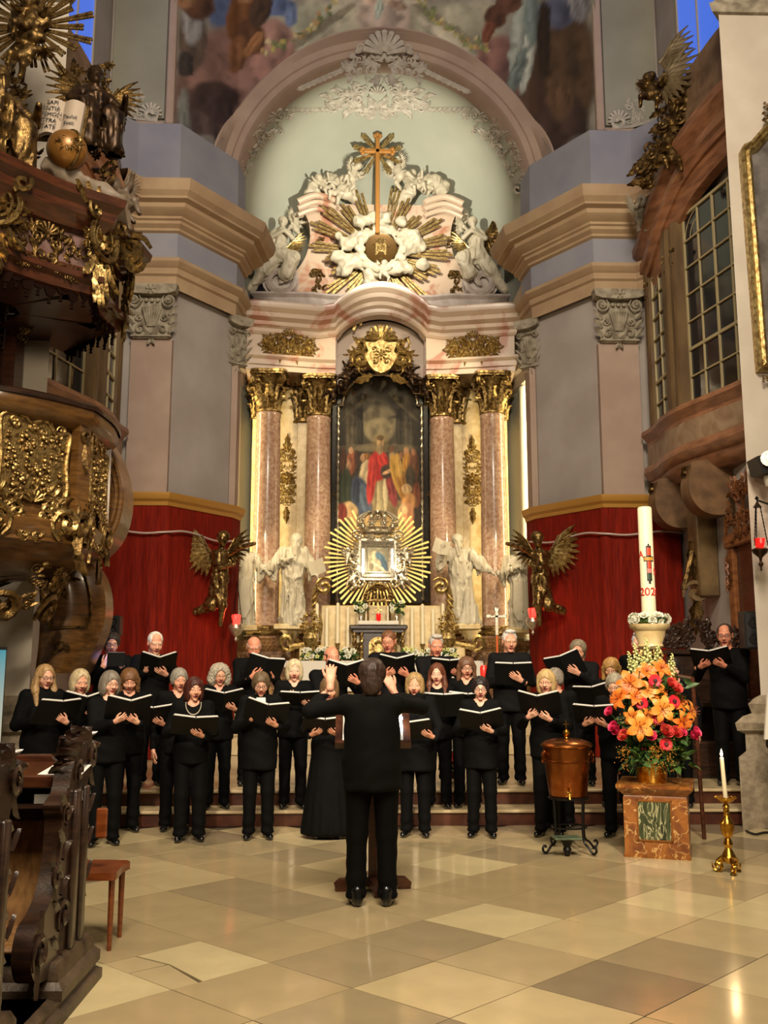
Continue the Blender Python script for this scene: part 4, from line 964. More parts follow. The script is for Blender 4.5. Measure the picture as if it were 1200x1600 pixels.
for s in(-1,1):
 b=MB();X=s*(590-437)*.01370;Z=zz_(446)
 for h in(-.28,0.02):cscroll(b,(0,0),.42,R(-90),-s,.07,0,1.55,h,n=26)
 b.prism([(.36*math.cos(a),.36*math.sin(a)) for a in np.linspace(0,2*pi,24)[:-1]],(0,0,-.34),(1,0,0),(0,1,0),(0,0,.36))
 stand_up(b,(X,18.9,Z));b.build('volute',[grey_marble],ped,ang=60)
 b=MB();pa=[(s*(590-q)*.01370,zz_(y)) for q,y in((463,330),(490,320),(516,326),(522,330))]
 pts=smooth_path([(p[0],0,p[1]) for p in pa],4)
 for dz,r_,yy in((.10,.07,18.92),(-.02,.06,18.98),(-.14,.055,19.04),(.0,.09,19.15),(.04,.13,19.3)):b.tube(pts+np.array((0,yy,dz)),r_,8)
 b.build('cap_moulding',[pink_marble],ped)
 q=rocaille(.42,.9,81,8,mirror=False,shell=False);stand_up(q,(s*1.45,19.12,zz_(440)));q.build('scroll_ornament',[gold],ped)
 q=rocaille(.36,.6,83,6,mirror=False,shell=False);stand_up(q,(s*1.38,19.12,zz_(365)));q.build('scroll_ornament',[gold],ped)
 # bluish urn standing behind each volute
 b=MB();b.lathe([(.0,0),(.2,0),(.14,.1),(.12,.2),(.3,.45),(.34,.7),(.26,.85),(.3,.9),(0,1.0)],(s*2.55,19.75,zt-.45),14);b.build('urn',[M('blue_lead',C(86,92,122),.5)],ped)
 # sunburst with clouds and monogram
sb=thing('sunburst','gilded sunburst with white clouds and monogram medallion above the altar','sunburst',(0,18.9,zz_(393,18.9)))
SX,SZ=0.0,zz_(393,18.9)
rg=random.Random(3);nr_=23
RAYM={}
for k in range(nr_):
 a=360*k/nr_+rg.uniform(-2,2)
 if 78<a<104:continue
 L_=rg.choice((.9,1.35,1.6,1.1,1.25))*(1.0 if math.sin(R(a))>-.2 else .95)
 key=round(L_,2)
 if key not in RAYM:RAYM[key]=ray_mesh(key,.07,.19,.03,3).mesh('ray',gold_bright,smooth=False)
 n_=Matrix(((1,0,0),(0,0,-1),(0,1,0)))
 rr=Matrix.Rotation(R(90-a),3,'Y')@n_
 place('ray',RAYM[key],sb,(SX+.28*math.cos(R(a)),18.98+.02*(k%3),SZ+.28*math.sin(R(a))),rot=rr)
rc=random.Random(9);pts=[]
for k in range(60):
 a=rc.uniform(0,2*pi);r_=rc.uniform(.45,.86);pts.append((SX+r_*math.cos(a)*1.1,18.86+rc.uniform(-.06,.06),SZ+r_*math.sin(a)*.92,rc.uniform(.07,.15)))
cloud_mb(pts,.028).build('cloud',[white_marble],sb,ang=180)
pts=[(SX+.44*math.cos(a),18.76,SZ+.44*math.sin(a),.10+.02*math.sin(a*7)) for a in np.linspace(0,2*pi,15)[:-1]]
cloud_mb(pts,.03).build('cloud_ring',[white_marble],sb,ang=180)
b=MB();b.lathe([(0,0),(.30,0),(.33,.02),(.33,.06),(.30,.05),(0,.05)],(SX,18.8,SZ),32,axis=(0,-1,0));med=b.build('medallion',[M('medallion_gold',C(92,66,26),.4,.6)],sb);BASE[med.name]=BASE[sb.name]
def text_mesh(s,size,ext=.004,align='CENTER',bev=0.0):
 c=bpy.data.curves.new('t','FONT');c.body=s;c.size=size;c.extrude=ext;c.align_x=align;c.align_y='CENTER';c.bevel_depth=bev;c.resolution_u=3
 o=bpy.data.objects.new('t',c);COL.objects.link(o);dg=bpy.context.evaluated_depsgraph_get();me=bpy.data.meshes.new_from_object(o.evaluated_get(dg))
 bpy.data.objects.remove(o);V=np.array([v.co[:] for v in me.vertices]);F=[tuple(p.vertices) for p in me.polygons];bpy.data.meshes.remove(me)
 b=MB();b.add(V,F);return b
t=text_mesh('M',.34,.012,bev=.004);t.merge(text_mesh('A',.34,.012,bev=.004),Matrix.Translation((0,-.03,.01)))
q=MB();
for k in range(5):q.tube([((k-2)*.04,.17,.01),((k-2)*.05,.20+.02*(2-abs(k-2)),.01)],[.012,.018],5)
q.tube([(-.1,.165,.01),(.1,.165,.01)],.014,5)
for sx,sy in((-.16,.06),(.16,.06),(0,-.23)):flower2(q,(sx,sy),.045,5)
t.merge(q);stand_up(t,(SX,18.74,SZ-.01));t.build('monogram',[gold_bright],med,ang=30)
# carved infants in clouds on the pediment, one thing each
PM=[putto_mb(k,.018).mesh('putto',white_marble) for k in(11,12,13,14)]
spots_=[(505,290,19.0,.95,'white putto on the far left end of the pediment cloud'),(532,296,18.9,1.1,'white putto climbing just left of the gilt cross'),(552,272,18.9,1.0,'white putto reaching up beside the cross foot'),(622,268,18.9,1.2,'white putto leaning right of the gilt cross'),(648,285,18.95,1.0,'white putto above the right pediment horn'),(675,290,19.0,.9,'white putto on the far right end of the pediment cloud'),(600,430-8,18.72,.75,'small white putto just below the monogram medallion'),(462,350,19.3,1.0,'shadowed putto outside the left pediment horn'),(720,352,19.3,1.0,'shadowed putto outside the right pediment horn')]
for k,(px,py,Y,sc,lb) in enumerate(spots_):
 X,Z=WXZ(px,py,Y);rr=Matrix.Rotation((-.5,.3,.6,-.6,-.2,.5,.1,.4,-.4)[k],3,'Y')@Matrix.Rotation((.3,-.4,.6,-.5,.2,-.4,.2,.7,-.7)[k],3,'Z')
 o=place('putto',PM[k%4],None,(X,Y,Z),rot=rr,scale=sc);tag(o,lb,'statue','carved infants of the altar top')
for s in(-1,1):
 rc=random.Random(5+s);pts=[]
 for k in range(16):
  t_=k/15;X,Z=WXZ(590+s*(35+68*t_),312-16*math.sin(t_*pi)-14*t_,19.1);pts.append((X+rc.uniform(-.08,.08),19.1+rc.uniform(-.1,.1),Z+rc.uniform(-.1,.12),rc.uniform(.09,.17)))
 q=cloud_mb(pts,.04,s);solo('carved_cloud',q,white_marble,'white carved cloud bank %s of the gilt cross'%('left' if s<0 else 'right'),'cloud',ang=180)
 # the tall cross
cr=MB();X,zt_=WXZ(590,216,18.7);_,zb_=WXZ(590,366,18.7);zc_=WXZ(590,238,18.7)[1]
cr.box(X-.045,X+.045,18.62,18.70,zb_,zt_,0,.012);cr.box(X-.29,X+.29,18.62,18.70,zc_-.045,zc_+.045,0,.012)
for dx,dz in((-.31,0),(.31,0),(0,zt_-zc_+.03)):
 for a,b_ in((0,.05),(1,-.05),(2,0)):cr.lathe([(0,-.04),(.045,-.02),(.045,.02),(0,.04)],(X+dx+(b_ if dx==0 else(.03 if a==2 else 0)*np.sign(dx)),18.66,zc_+dz+(b_ if dx else(.03 if a==2 else 0))),8,axis=(0,-1,0))
cross=thing('altar_cross','tall gilt wooden cross rising over the altar top','cross',(X,18.66,zb_));cr.build('shaft',[M('gilt_wood',C(176,122,58),.45,.35)],cross,ang=30)
rm=ray_mesh(.5,.05,.10,.02,3).mesh('ray',gold_bright,smooth=False)
for k in range(9):
 a=-60+300*k/8
 if abs(a-90)<12:continue
 place('ray',rm,cross,(X+.06*math.cos(R(a)),18.74,zc_+.06*math.sin(R(a))),rot=Matrix.Rotation(R(90-a),3,'Y')@Matrix(((1,0,0),(0,0,-1),(0,1,0))))
 # kneeling angels on the volutes
def angel_fn(seed,s):
 def fn(P):
  fold=folds(P,seed,.055,10,4)
  d=cap(P,(s*.05,0,.46),(0,0,.86),.15,.13)
  d=sm(d,cap(P,(s*.05,-.05,.42),(-s*.26,-.14,.30),.15,.12),.06);d=sm(d,cap(P,(-s*.26,-.14,.30),(-s*.12,-.08,.0),.11,.14),.06)
  d=sm(d,cap(P,(s*.06,.02,.42),(s*.30,-.02,.10),.16,.13),.08);d=sm(d,cap(P,(s*.30,0,.1),(s*.58,.05,-.28),.12,.07),.06)+fold
  d=sm(d,cap(P,(-.15,0,.88),(.15,0,.88),.06),.05)
  d=sm(d,cap(P,(-s*.15,0,.88),(-s*.24,-.12,.72),.055,.045),.03);d=sm(d,cap(P,(-s*.24,-.12,.72),(-s*.08,-.22,.84),.045,.035),.02);d=sm(d,cap(P,(s*.15,0,.88),(s*.20,-.12,.72),.055,.045),.03);d=sm(d,cap(P,(s*.2,-.12,.72),(-s*.05,-.22,.82),.045,.035),.02)
  d=sm(d,cap(P,(0,0,.9),(-s*.03,-.03,1.0),.05),.03);d=sm(d,statue_head(P,(-s*.04,-.05,1.08),1.0,2),.015)
  return d
 return fn
for s in(-1,1):
 X,Z=WXZ(590+s*152,428,18.85)
 V,F=nets(angel_fn(3+s,s),(-.85,-.5,-.45),(.85,.35,1.3),.02)
 a_=thing('kneeling_angel','white marble angel kneeling on the %s volute of the pediment'%('left' if s<0 else 'right'),'statue',(X,18.8,Z-.05),'kneeling angels of the altar top')
 b=MB();b.add(V*1.05+np.array((X,18.8,Z-.05)),F);b.build('body',[white_marble],a_,ang=180)
 for t_,(m_,dx,sc) in enumerate(((old_gold,s*.12,.85),(gold_bright,-s*.1,.5))):
  w_=feather_wing(sc,s if t_==0 else-s);stand_up(w_,(X+dx,18.95-.1*t_,Z+(.78 if t_==0 else .55)),unit((0,-1,.1)));w_.build('wing',[m_],a_)
  # ------------------------------------------------------------------ the four saints between the columns
saint_defs=[(377,986,18.05,1.62,dict(hood=False,mitre=True,seed=2,arms=[((-.2,0,1.32),(-.3,-.05,1.05),(-.1,-.22,1.1)),((.2,0,1.32),(.36,-.08,1.12),(.52,-.12,1.0))]),'pale stone bishop statue half hidden behind the left gilded angel'),(456,984,17.95,1.72,dict(hood=True,seed=4,lean=.02,arms=[((-.2,0,1.38),(-.40,-.04,1.12),(-.12,-.22,1.22)),((.2,0,1.38),(.33,-.06,1.12),(.40,-.18,1.0))],head_turn=(.03,-.03)),'pale stone hooded saint holding a book between the left columns'),(722,984,17.95,1.72,dict(beard=True,seed=6,lean=-.02,step=.1,robe=.25,arms=[((-.2,0,1.38),(-.40,-.06,1.2),(-.34,-.2,1.38)),((.2,0,1.38),(.36,-.05,1.2),(.52,-.12,1.05))],head_turn=(-.03,-.03)),'pale stone bearded saint raising an open book between the right columns'),(814,990,18.05,1.62,dict(hood=False,mitre=False,seed=8,arms=[((-.2,0,1.32),(-.33,-.06,1.08),(-.12,-.22,1.15)),((.2,0,1.32),(.32,-.06,1.08),(.1,-.22,1.12))]),'pale stone bearded saint with rope belt behind the right gilded angel')]
for px,py,Y,H,kw,lb in saint_defs:
 X,Z=WXZ(px,py,Y);Z=max(Z,2.24);st=thing('saint_statue',lb,'statue',(X,Y,Z),'saints of the high altar')
 V,F=nets(statue_fn(H=H,**kw),(-.68,-.42,.0),(.68,.36,H*1.14),.0175);b=MB();b.add(V+np.array((X,Y,Z+.06)),F);b.build('figure',[white_marble],st,ang=180)
 q=MB();q.box(X-.32,X+.32,Y-.24,Y+.3,Z,Z+.10,0,.015);q.build('plinth',[cream_marble],st,smooth=False)
 if px in(456,722):
  h_=np.array(kw['arms'][1][2] if px==456 else kw['arms'][0][2])+np.array((X,Y-.05,Z+.12));q=MB();sx=1 if px==456 else-1
  for k in(-1,1):
   pl=[(0,-.17),(k*.2,-.15),(k*.2,.17),(0,.15)];q.prism(pl,h_+np.array((.06*sx,0,.02)),unit((1,-.45*k,.3*sx))*.8,unit((-.3*sx,.1,1))*.85,unit((0,.9,.1))*.04,0)
  q.build('book',[white_marble,],st,smooth=False)
 if px in(377,814):
  q=MB();q.prism([(-.16,0),(.16,0),(.18,-.55),(.1,-.72),(-.1,-.72),(-.18,-.55)],(X,Y-.25,Z+.95),(1,0,0),(0,.0,1),(0,.03,0));q.tube([(X,Y-.27,Z+1.0),(X,Y-.28,Z+.4)],.018,6);q.build('scapular',[white_marble],st,smooth=False)
  # flying gilded angels at the corners of the red cloth
def fly_fn(s):
 def fn(P):
  fold=folds(P,4,.04,14,6)
  d=cap(P,(0,0,0),(0,-.02,.28),.085,.10);d=sm(d,cap(P,(0,0,-.02),(s*.10,.05,-.34),.11,.085),.05);d=sm(d,cap(P,(s*.1,.05,-.34),(s*.32,.1,-.44),.08,.04),.05)
  d=sm(d,cap(P,(0,0,-.05),(-s*.05,-.06,-.36),.09,.06),.04)+fold;d=sm(d,cap(P,(-s*.05,-.06,-.36),(-s*.02,-.02,-.62),.05,.03),.02)
  d=sm(d,cap(P,(-.1,0,.32),(.1,0,.32),.05),.03);d=sm(d,cap(P,(-s*.11,0,.32),(-s*.26,-.1,.40),.042,.036),.02);d=sm(d,cap(P,(-s*.26,-.1,.40),(-s*.46,-.16,.44),.036,.028),.02);d=sm(d,cap(P,(s*.11,0,.31),(-s*.02,-.16,.12),.042,.034),.02);d=sm(d,cap(P,(-s*.02,-.16,.12),(-s*.2,-.2,.16),.034,.026),.02)
  d=sm(d,cap(P,(0,0,.34),(-s*.02,-.03,.44),.04),.02);d=sm(d,statue_head(P,(-s*.03,-.05,.51),.88,3),.012);return d
 return fn
for s in(-1,1):
 Y=15.3;X,Z=WXZ(594+s*250,903,Y)
 a_=thing('flying_angel','gilded flying angel at the inner edge of the %s red cloth'%('left' if s<0 else 'right'),'statue',(X,Y,Z),'gilded angels flanking the altar')
 V,F=nets(fly_fn(s),(-.6,-.4,-.75),(.6,.3,.7),.018);b=MB();b.add(V*1.2+np.array((X,Y,Z)),F);b.build('body',[gold],a_,ang=180)
 w_=feather_wing(.74,s);stand_up(w_,(X+s*.08,Y+.10,Z+.32),unit((-s*.1,-1,.1)));w_.build('wing',[gold_bright],a_)
 w_=feather_wing(.55,-s);stand_up(w_,(X-s*.02,Y+.12,Z+.36),unit((s*.3,-1,.1)));w_.build('wing',[gold],a_)
 # ================================================================== SHRINE PICTURE WITH RAYS, TABERNACLE, CANDLES
XI,ZI=WXZ(590,874,18.0);YI=18.0
sh=thing('shrine_picture','silver framed devotional picture within a wide fan of gilt rays','shrine',(XI,YI,ZI-.4))
hw_,hh_=.20,.235
n2=Matrix(((1,0,0),(0,0,-1),(0,1,0)))
rays_cache={}
for k in range(66):
 a=360*k/66+3
 if 66<a<114:continue
 e=1/math.sqrt((math.cos(R(a))/1.0)**2+(math.sin(R(a))/1.02)**2);L_=round(e*(.80,.70,.76)[k%3],2)
 if L_ not in rays_cache:rays_cache[L_]=ray_mesh(L_,.016,.042,.03,1).mesh('ray',M('ray_gold',C(210,176,104),.35,.8) if not rays_cache else list(rays_cache.values())[0].materials[0],smooth=False)
 place('ray',rays_cache[L_],sh,(XI+.24*math.cos(R(a)),YI+.10+.015*(k%2),ZI+.26*math.sin(R(a))),rot=Matrix.Rotation(R(90-a),3,'Y')@n2)
b=MB()
FRM=[(0,.0),(.0,-.05),(.025,-.06),(.04,-.045),(.10,-.07),(.13,-.05),(.16,-.055),(.18,-.02),(.18,.06)]
b.grid(np.array([[(XI+sx*(hw_-.0+o),YI+y,ZI+sz*(hh_+o)) for o,y in FRM] for sx,sz in((-1,-1),(1,-1),(1,1),(-1,1))]),0,cu=True,flip=True)
for s in(-1,1):
 q=MB()
 for k in range(5):cscroll(q,(s*(hw_+.19),-.26+.13*k),.07,k,s,.02,0,1.2,.02);leaf2(q,(s*(hw_+.17),-.26+.13*k),R(90-s*60),.12,.035,0,0,.05)
 cscroll(q,(s*(hw_+.18),hh_+.2),.12,R(90),-s,.028,0,1.3,.04);cscroll(q,(s*(hw_+.12),-hh_-.2),.11,R(-90),s,.026,0,1.3,.04)
 stand_up(q,(XI,YI-.02,ZI));b.merge(q)
q=rocaille(.7,.3,90,11);stand_up(q,(XI,YI-.06,ZI+hh_+.2));b.merge(q)
q=rocaille(.5,.2,91,7,shell=False);stand_up(q,(XI,YI-.03,ZI-hh_-.2));b.merge(q)
fr=b.build('frame',[silver],sh,ang=50);BASE[fr.name]=BASE[sh.name]
def icon_paint(s,t):
 x=s*40;y=(1-t)*50
 return paint(x,y,(150,140,104),[(18,20,9,11,0,(214,190,140),.3),(14,13,5,5,0,(226,196,150),.4),(24,15,5,6,20,(216,186,140),.4),(27,26,8,18,-28,(84,122,140),.3),(31,36,5,14,-30,(64,96,116),.3),(17,36,10,12,0,(196,176,136),.35),(25,42,16,3,38,(222,204,164),.35),(8,40,5,8,0,(110,96,66),.4),(20,3,20,4,0,(176,166,128),.5),(5,12,4,14,0,(176,164,124),.5)],2,2.5,.2)
painted_panel(None,(XI,YI-.02,ZI-hh_),(1,0,0),(0,0,1),40,50,hw_*2,hh_*2,icon_paint,'canvas',Mpaint('icon_paint',.35),sh,.02)
# crown above the frame
b=MB();zc=ZI+hh_+.26
b.lathe([(.27,0),(.30,.02),(.28,.05),(.30,.09),(.27,.1)],(XI,YI+.02,zc),20,0,sx=1)
for k in range(10):
 a=2*pi*k/10;d=np.array((math.cos(a),math.sin(a),0))
 pts=[np.array((XI,YI+.02,zc+.1))+d*r_+np.array((0,0,z)) for r_,z in((.28,0),(.38,.10),(.36,.2),(.2,.30),(.03,.28))]
 b.tube(smooth_path(pts,3),.022,5)
 q=MB();flower2(q,(0,0),.09,6);stand_up(q,np.array((XI,YI+.02,zc+.17))+d*.36,d);b.merge(q)
b.lathe([(0,0),(.04,.02),(.045,.05),(.02,.08),(0,.09)],(XI,YI+.02,zc+.26),10);b.box(XI-.01,XI+.01,YI+.01,YI+.03,zc+.33,zc+.45);b.box(XI-.04,XI+.04,YI+.01,YI+.03,zc+.39,zc+.41)
b.build('crown',[silver],sh)
pms=putto_mb(21,.018).mesh('putto',silver)
for k,(dx,dz,rz,ry,sc) in enumerate(((-.55,.06,.3,.1,.62),(.55,.06,-.3,-.1,.62),(-.46,-.34,.5,.6,.75),(.46,-.34,-.5,-.6,.75))):
 place('putto',pms,sh,(XI+dx,YI-.05,ZI+dz),rot=Matrix.Rotation(rz,3,'Z')@Matrix.Rotation(ry,3,'Y'),scale=sc)
 # lit tubes hidden in the frame sides
lamp=M('shrine_tube',(1,.96,.86),.4,emit=((1,.92,.74),5))
for s in(-1,1):
 b=MB();b.tube([(XI+s*(hw_+.07),YI-.085,ZI-.17),(XI+s*(hw_+.07),YI-.085,ZI+.19)],.016,8);b.build('lamp_tube',[lamp],sh)
 # mensa, reredos panels, gold scrolls, tabernacle
b=MB();Zt=WXZ(590,1034,17.2)[1]
b.box(-1.6,1.6,16.75,17.6,1.1,Zt-.1,0,.02);b.box(-1.72,1.72,16.68,17.6,Zt-.1,Zt,1,.015)
men=thing('altar_table','pale stone altar table under a white cloth behind the singers','altar table',(0,17.1,1.1));b.build('block',[cream_marble,linen],men,smooth=False)
b=MB();b.box(-1.66,1.66,16.62,16.68,Zt-.5,Zt+.01,0);b.box(-1.7,1.7,16.66,17.4,Zt+.0,Zt+.012,0);b.build('cloth',[linen],men,smooth=False)
rer=thing('altar_back_shelf','cream marble shelf and gilt scrolls carrying the altar candles','shelf',(0,17.5,Zt))
b=MB();b.box(-1.12,1.12,17.62,17.9,Zt,WXZ(590,946,17.62)[1],0,.02);b.box(-1.5,1.5,17.5,17.62,Zt,WXZ(590,1008,17.5)[1],0,.02);b.build('panel',[cream_marble],rer,smooth=False)
for s in(-1,1):
 q=MB();X=s*1.06;Zs=WXZ(590,917,17.6)[1]
 for h in(0,.12):cscroll(q,(X,0),.17,R(90-s*100),s,.04,0,1.4,h,n=20)
 q.tube(smooth_path([(X+s*.14,-.02,.08),(X+s*.18,-.3,.08),(X+s*.08,-.7,.08),(X+s*.2,-1.0,.08),(X+s*.62,-1.1,.08)],5),.06,7,0)
 cscroll(q,(X+s*.66,-1.0),.2,R(-90),-s,.045,0,1.3,.06)
 for k in range(6):leaf2(q,(X+s*.12,-.12-.12*k),R(-90+s*25),.2,.05,s*.5,0,.12)
 stand_up(q,(0,17.62,Zs));q.build('scroll',[gold_bright],rer)
tab=thing('tabernacle','small gilt tabernacle with twisted columns under the shrine picture','tabernacle',(XI,17.4,Zt))
z0=Zt;z1=WXZ(590,975,17.3)[1]
b=MB();b.box(XI-.32,XI+.32,17.25,17.62,z0,z1-.1,0);b.box(XI-.52,XI+.52,17.15,17.65,z1-.1,z1-.02,0,.02);b.box(XI-.46,XI+.46,17.2,17.62,z1-.16,z1-.1,0,.01);b.build('case',[dark_wood],tab,smooth=False)
b=MB();b.box(XI-.36,XI+.36,17.12,17.3,z1-.02,z1+.05,0,.01);b.build('shelf_cloth',[linen],tab,smooth=False)
b=MB();pl=[(-.17,0),(.17,0),(.17,.28)]+[(.17*math.cos(a),.28+.14*math.sin(a)) for a in np.linspace(0,pi,9)[1:-1]]+[(-.17,.28)]
b.prism(pl,(XI,17.22,z0+.02),(1,0,0),(0,0,1),(0,.06,0));q=rocaille(.26,.34,95,5);stand_up(q,(XI,17.22,z0+.22));b.merge(q);b.build('door',[gold_bright],tab,ang=40)
for x in(-.43,-.30,.30,.43):
 t=np.linspace(0,1,26);b=MB();b.tube(np.c_[XI+x+.012*np.cos(t*26),17.22+.012*np.sin(t*26),z0+.03+t*(z1-z0-.18)],.032,7);b.build('twisted_column',[gold],tab)
z2=z1+.0
b=MB()
for s in(-1,1):
 b.tube([(XI+s*.2,17.4,z2),(XI+s*.2,17.4,z2+.42)],.03,8);b.tube(smooth_path([(XI+s*.24,17.38,z2+.44),(XI+s*.2,17.36,z2+.6),(XI+s*.08,17.36,z2+.7),(XI,17.36,z2+.72)],4),.035,6)
 q=MB();cscroll(q,(s*.22,.0),.08,0,s,.02);stand_up(q,(XI,17.34,z2+.5));b.merge(q)
b.box(XI-.26,XI+.26,17.34,17.5,z2+.4,z2+.45,0,.01);q=rocaille(.3,.3,99,6);stand_up(q,(XI,17.4,z2+.56));b.merge(q);b.build('canopy',[gold],tab)
b=MB();b.box(XI-.012,XI+.012,17.3,17.32,z2+.04,z2+.36);b.box(XI-.07,XI+.07,17.3,17.32,z2+.24,z2+.265);b.build('crucifix',[gold_bright],tab,smooth=False)
# little red glass vigil light on the tabernacle shelf
red_glass=M('red_glass',C(190,20,24),.15,emit=(C(255,40,30),.6));red_lit=M('red_glass_lit',C(220,30,30),.2,emit=(C(255,50,40),4.0))
b=MB();b.lathe([(0,0),(.035,0),(.045,.04),(.04,.12),(.03,.13)],(XI,17.14,z1+.05),12);solo('vigil_light',b,red_glass,'small red vigil light on the tabernacle shelf','candle')
# candles
cs_m=MB();cs_m.lathe([(.075,0),(.08,.02),(.05,.05),(.025,.09),(.03,.13),(.045,.16),(.02,.2),(.018,.3),(.035,.34),(.02,.38),(.05,.43),(.055,.45),(.0,.455)],(0,0,0),14)
cs_me=cs_m.mesh('candlestick',gold)
tall=[(495.6,943,982),(511,950,991),(528,942,985),(544,949,992),(560,944,984),(628,942,982),(643.6,949,992),(660,944,986),(676.6,952,988),(692,943,980)]
ords=['outermost','second','third','fourth','innermost']
for k,(px,pt,pb) in enumerate(tall):
 Y=17.45;X,zt_=WXZ(px,pt,Y);zb_=WXZ(px,pb+20,Y)[1];Lr='left' if k<5 else 'right';od=ords[k] if k<5 else ords[9-k]
 zst=zb_-.455;o=place('candlestick',cs_me,None,(X,Y,max(zst,Zt+.02)),scale=(1,1,max(.25,(zb_-max(zst,Zt+.02))/.455)));tag(o,'gilt altar candlestick, %s of the five on the %s'%(od,Lr),'candlestick','candlesticks of the high altar')
 b=MB();b.lathe([(.0,0),(.032,0),(.03,zt_-zb_-.005),(.012,zt_-zb_),(0,zt_-zb_)],(X,Y,zb_),12);b.tube([(X,Y,zt_),(X,Y,zt_+.015)],.004,4)
 solo('altar_candle',b,wax,'tall white altar candle, %s of the five on the %s'%(od,Lr),'candle','candles of the high altar')
for k,px in enumerate((572,606,617)):
 Y=17.36;X,zt_=WXZ(px,947,Y);b=MB();zb_=z1+.01
 b.lathe([(0,0),(.02,0),(.018,zt_-zb_),(0,zt_-zb_)],(X,Y,zb_),10);solo('short_candle',b,wax,['short white candle left of the tabernacle crucifix','short white candle just right of the tabernacle crucifix','short white candle at the right end of the tabernacle shelf'][k],'candle')
 # flower band on the altar table
wh_flower=M('white_petal',C(238,236,214),.6);yel=M('cream_petal',C(226,226,150),.6)
def bloom_mb(r=.05,n=6,seed=0):
 b=MB();rr=random.Random(seed)
 for lay in range(3):
  for k in range(n):
   a=2*pi*(k+.5*lay)/n;el=.35+.4*lay;V=[];L_=r*(1-.18*lay)
   for i in range(4):
    t=i/3;w_=L_*.42*math.sin(pi*(t*.8+.15));d=np.array((math.cos(a)*math.cos(el*(1+.3*t)),math.sin(a)*math.cos(el*(1+.3*t)),math.sin(el*(1+.2*t))))*L_*t;n_=np.array((-math.sin(a),math.cos(a),0))*w_
    V.append([d-n_,d+np.array((0,0,-.08*L_)),d+n_])
   b.grid(np.array(V))
 b.lathe([(r*.2,0),(r*.18,r*.25),(0,r*.3)],(0,0,0),6);return b
bl=[bloom_mb(.055,6,1).mesh('blossom',wh_flower),bloom_mb(.045,5,2).mesh('blossom',yel)]
def leaf_cluster(rng,boxes,n,L_,wd,m=0):
 b=MB()
 for _ in range(n):
  x0,x1,y0,y1,z0_,z1_=boxes;o=np.array((rng.uniform(x0,x1),rng.uniform(y0,y1),rng.uniform(z0_,z1_)));d=unit((rng.gauss(0,1),rng.gauss(-.4,.7),rng.gauss(.2,.7)));n_=unit(np.cross(d,(rng.gauss(0,1),rng.gauss(0,1),1)));l_=L_*rng.uniform(.6,1.2);w_=wd*rng.uniform(.7,1.2);dn=np.cross(n_,d)
  V=[o,o+d*l_*.3+n_*w_+dn*.1*l_,o+d*l_*.35+dn*-.02,o+d*l_*.3-n_*w_+dn*.1*l_,o+d*l_*.7+n_*w_*.8,o+d*l_*.72,o+d*l_*.7-n_*w_*.8,o+d*l_-dn*.15*l_]
  b.add(np.array(V),[(0,2,1),(0,3,2),(1,2,5,4),(2,3,6,5),(4,5,7),(5,6,7)],m)
 return b
rg=random.Random(12)
for sd_,(pa,pb),nm in((-1,(474,556),'left'),(1,(628,712),'right')):
 xa,xb=WXZ(pa,1025,16.72)[0],WXZ(pb,1025,16.72)[0];zf=Zt+.02
 g_=thing('flower_border','low border of white blossoms and leaves on the %s of the altar table'%nm,'flowers',((xa+xb)/2,16.78,zf));
 b=leaf_cluster(rg,(xa,xb,16.7,16.9,zf,zf+.15),260,.10,.026);o=b.build('foliage',[leaf_green],g_);o['kind']='stuff'
 for k in range(26):
  place('blossom',bl[0 if rg.random()<.6 else 1],g_,(rg.uniform(xa,xb),rg.uniform(16.64,16.74),zf+rg.uniform(.04,.19)),rot=Matrix.Rotation(1.2+rg.uniform(-.4,.4),3,'X')@Matrix.Rotation(rg.uniform(0,6),3,'Z'),scale=rg.uniform(.8,1.3))
for k,px in enumerate((564,620)):
 X,Z=WXZ(px,952,17.3);g_=thing('altar_bouquet','small white bouquet at the %s of the tabernacle top'%('left' if k==0 else 'right'),'flowers',(X,17.3,z1+.03))
 b=MB();b.lathe([(0,0),(.04,0),(.05,.08),(.035,.12),(.05,.15)],(X,17.3,z1+.03),10);b.build('vase',[silver],g_)
 b=leaf_cluster(rg,(X-.1,X+.1,17.22,17.36,Z-.05,Z+.12),60,.09,.025);o=b.build('foliage',[leaf_green],g_);o['kind']='stuff'
 for q in range(7):place('blossom',bl[q%2],g_,(X+rg.uniform(-.1,.1),17.2+rg.uniform(-.03,.03),Z+rg.uniform(-.04,.12)),rot=Matrix.Rotation(1.2,3,'X'),scale=rg.uniform(.7,1.1))
 # carved gilt vases with bouquets at the ends of the altar table
for s in(-1,1):
 X,Z=WXZ(593+s*108,975,17.2);b=MB();q=rocaille(.36,.44,120,9);stand_up(q,(X,17.2,Z));b.merge(q);b.lathe([(0,0),(.09,0),(.05,.08),(.07,.2),(.14,.4),(.10,.5),(.14,.55)],(X,17.25,Zt+.01),14)
 solo('gilt_vase',b,gold_bright,'carved gilt vase of flowers at the %s end of the altar table'%('left' if s<0 else 'right'),'vase')
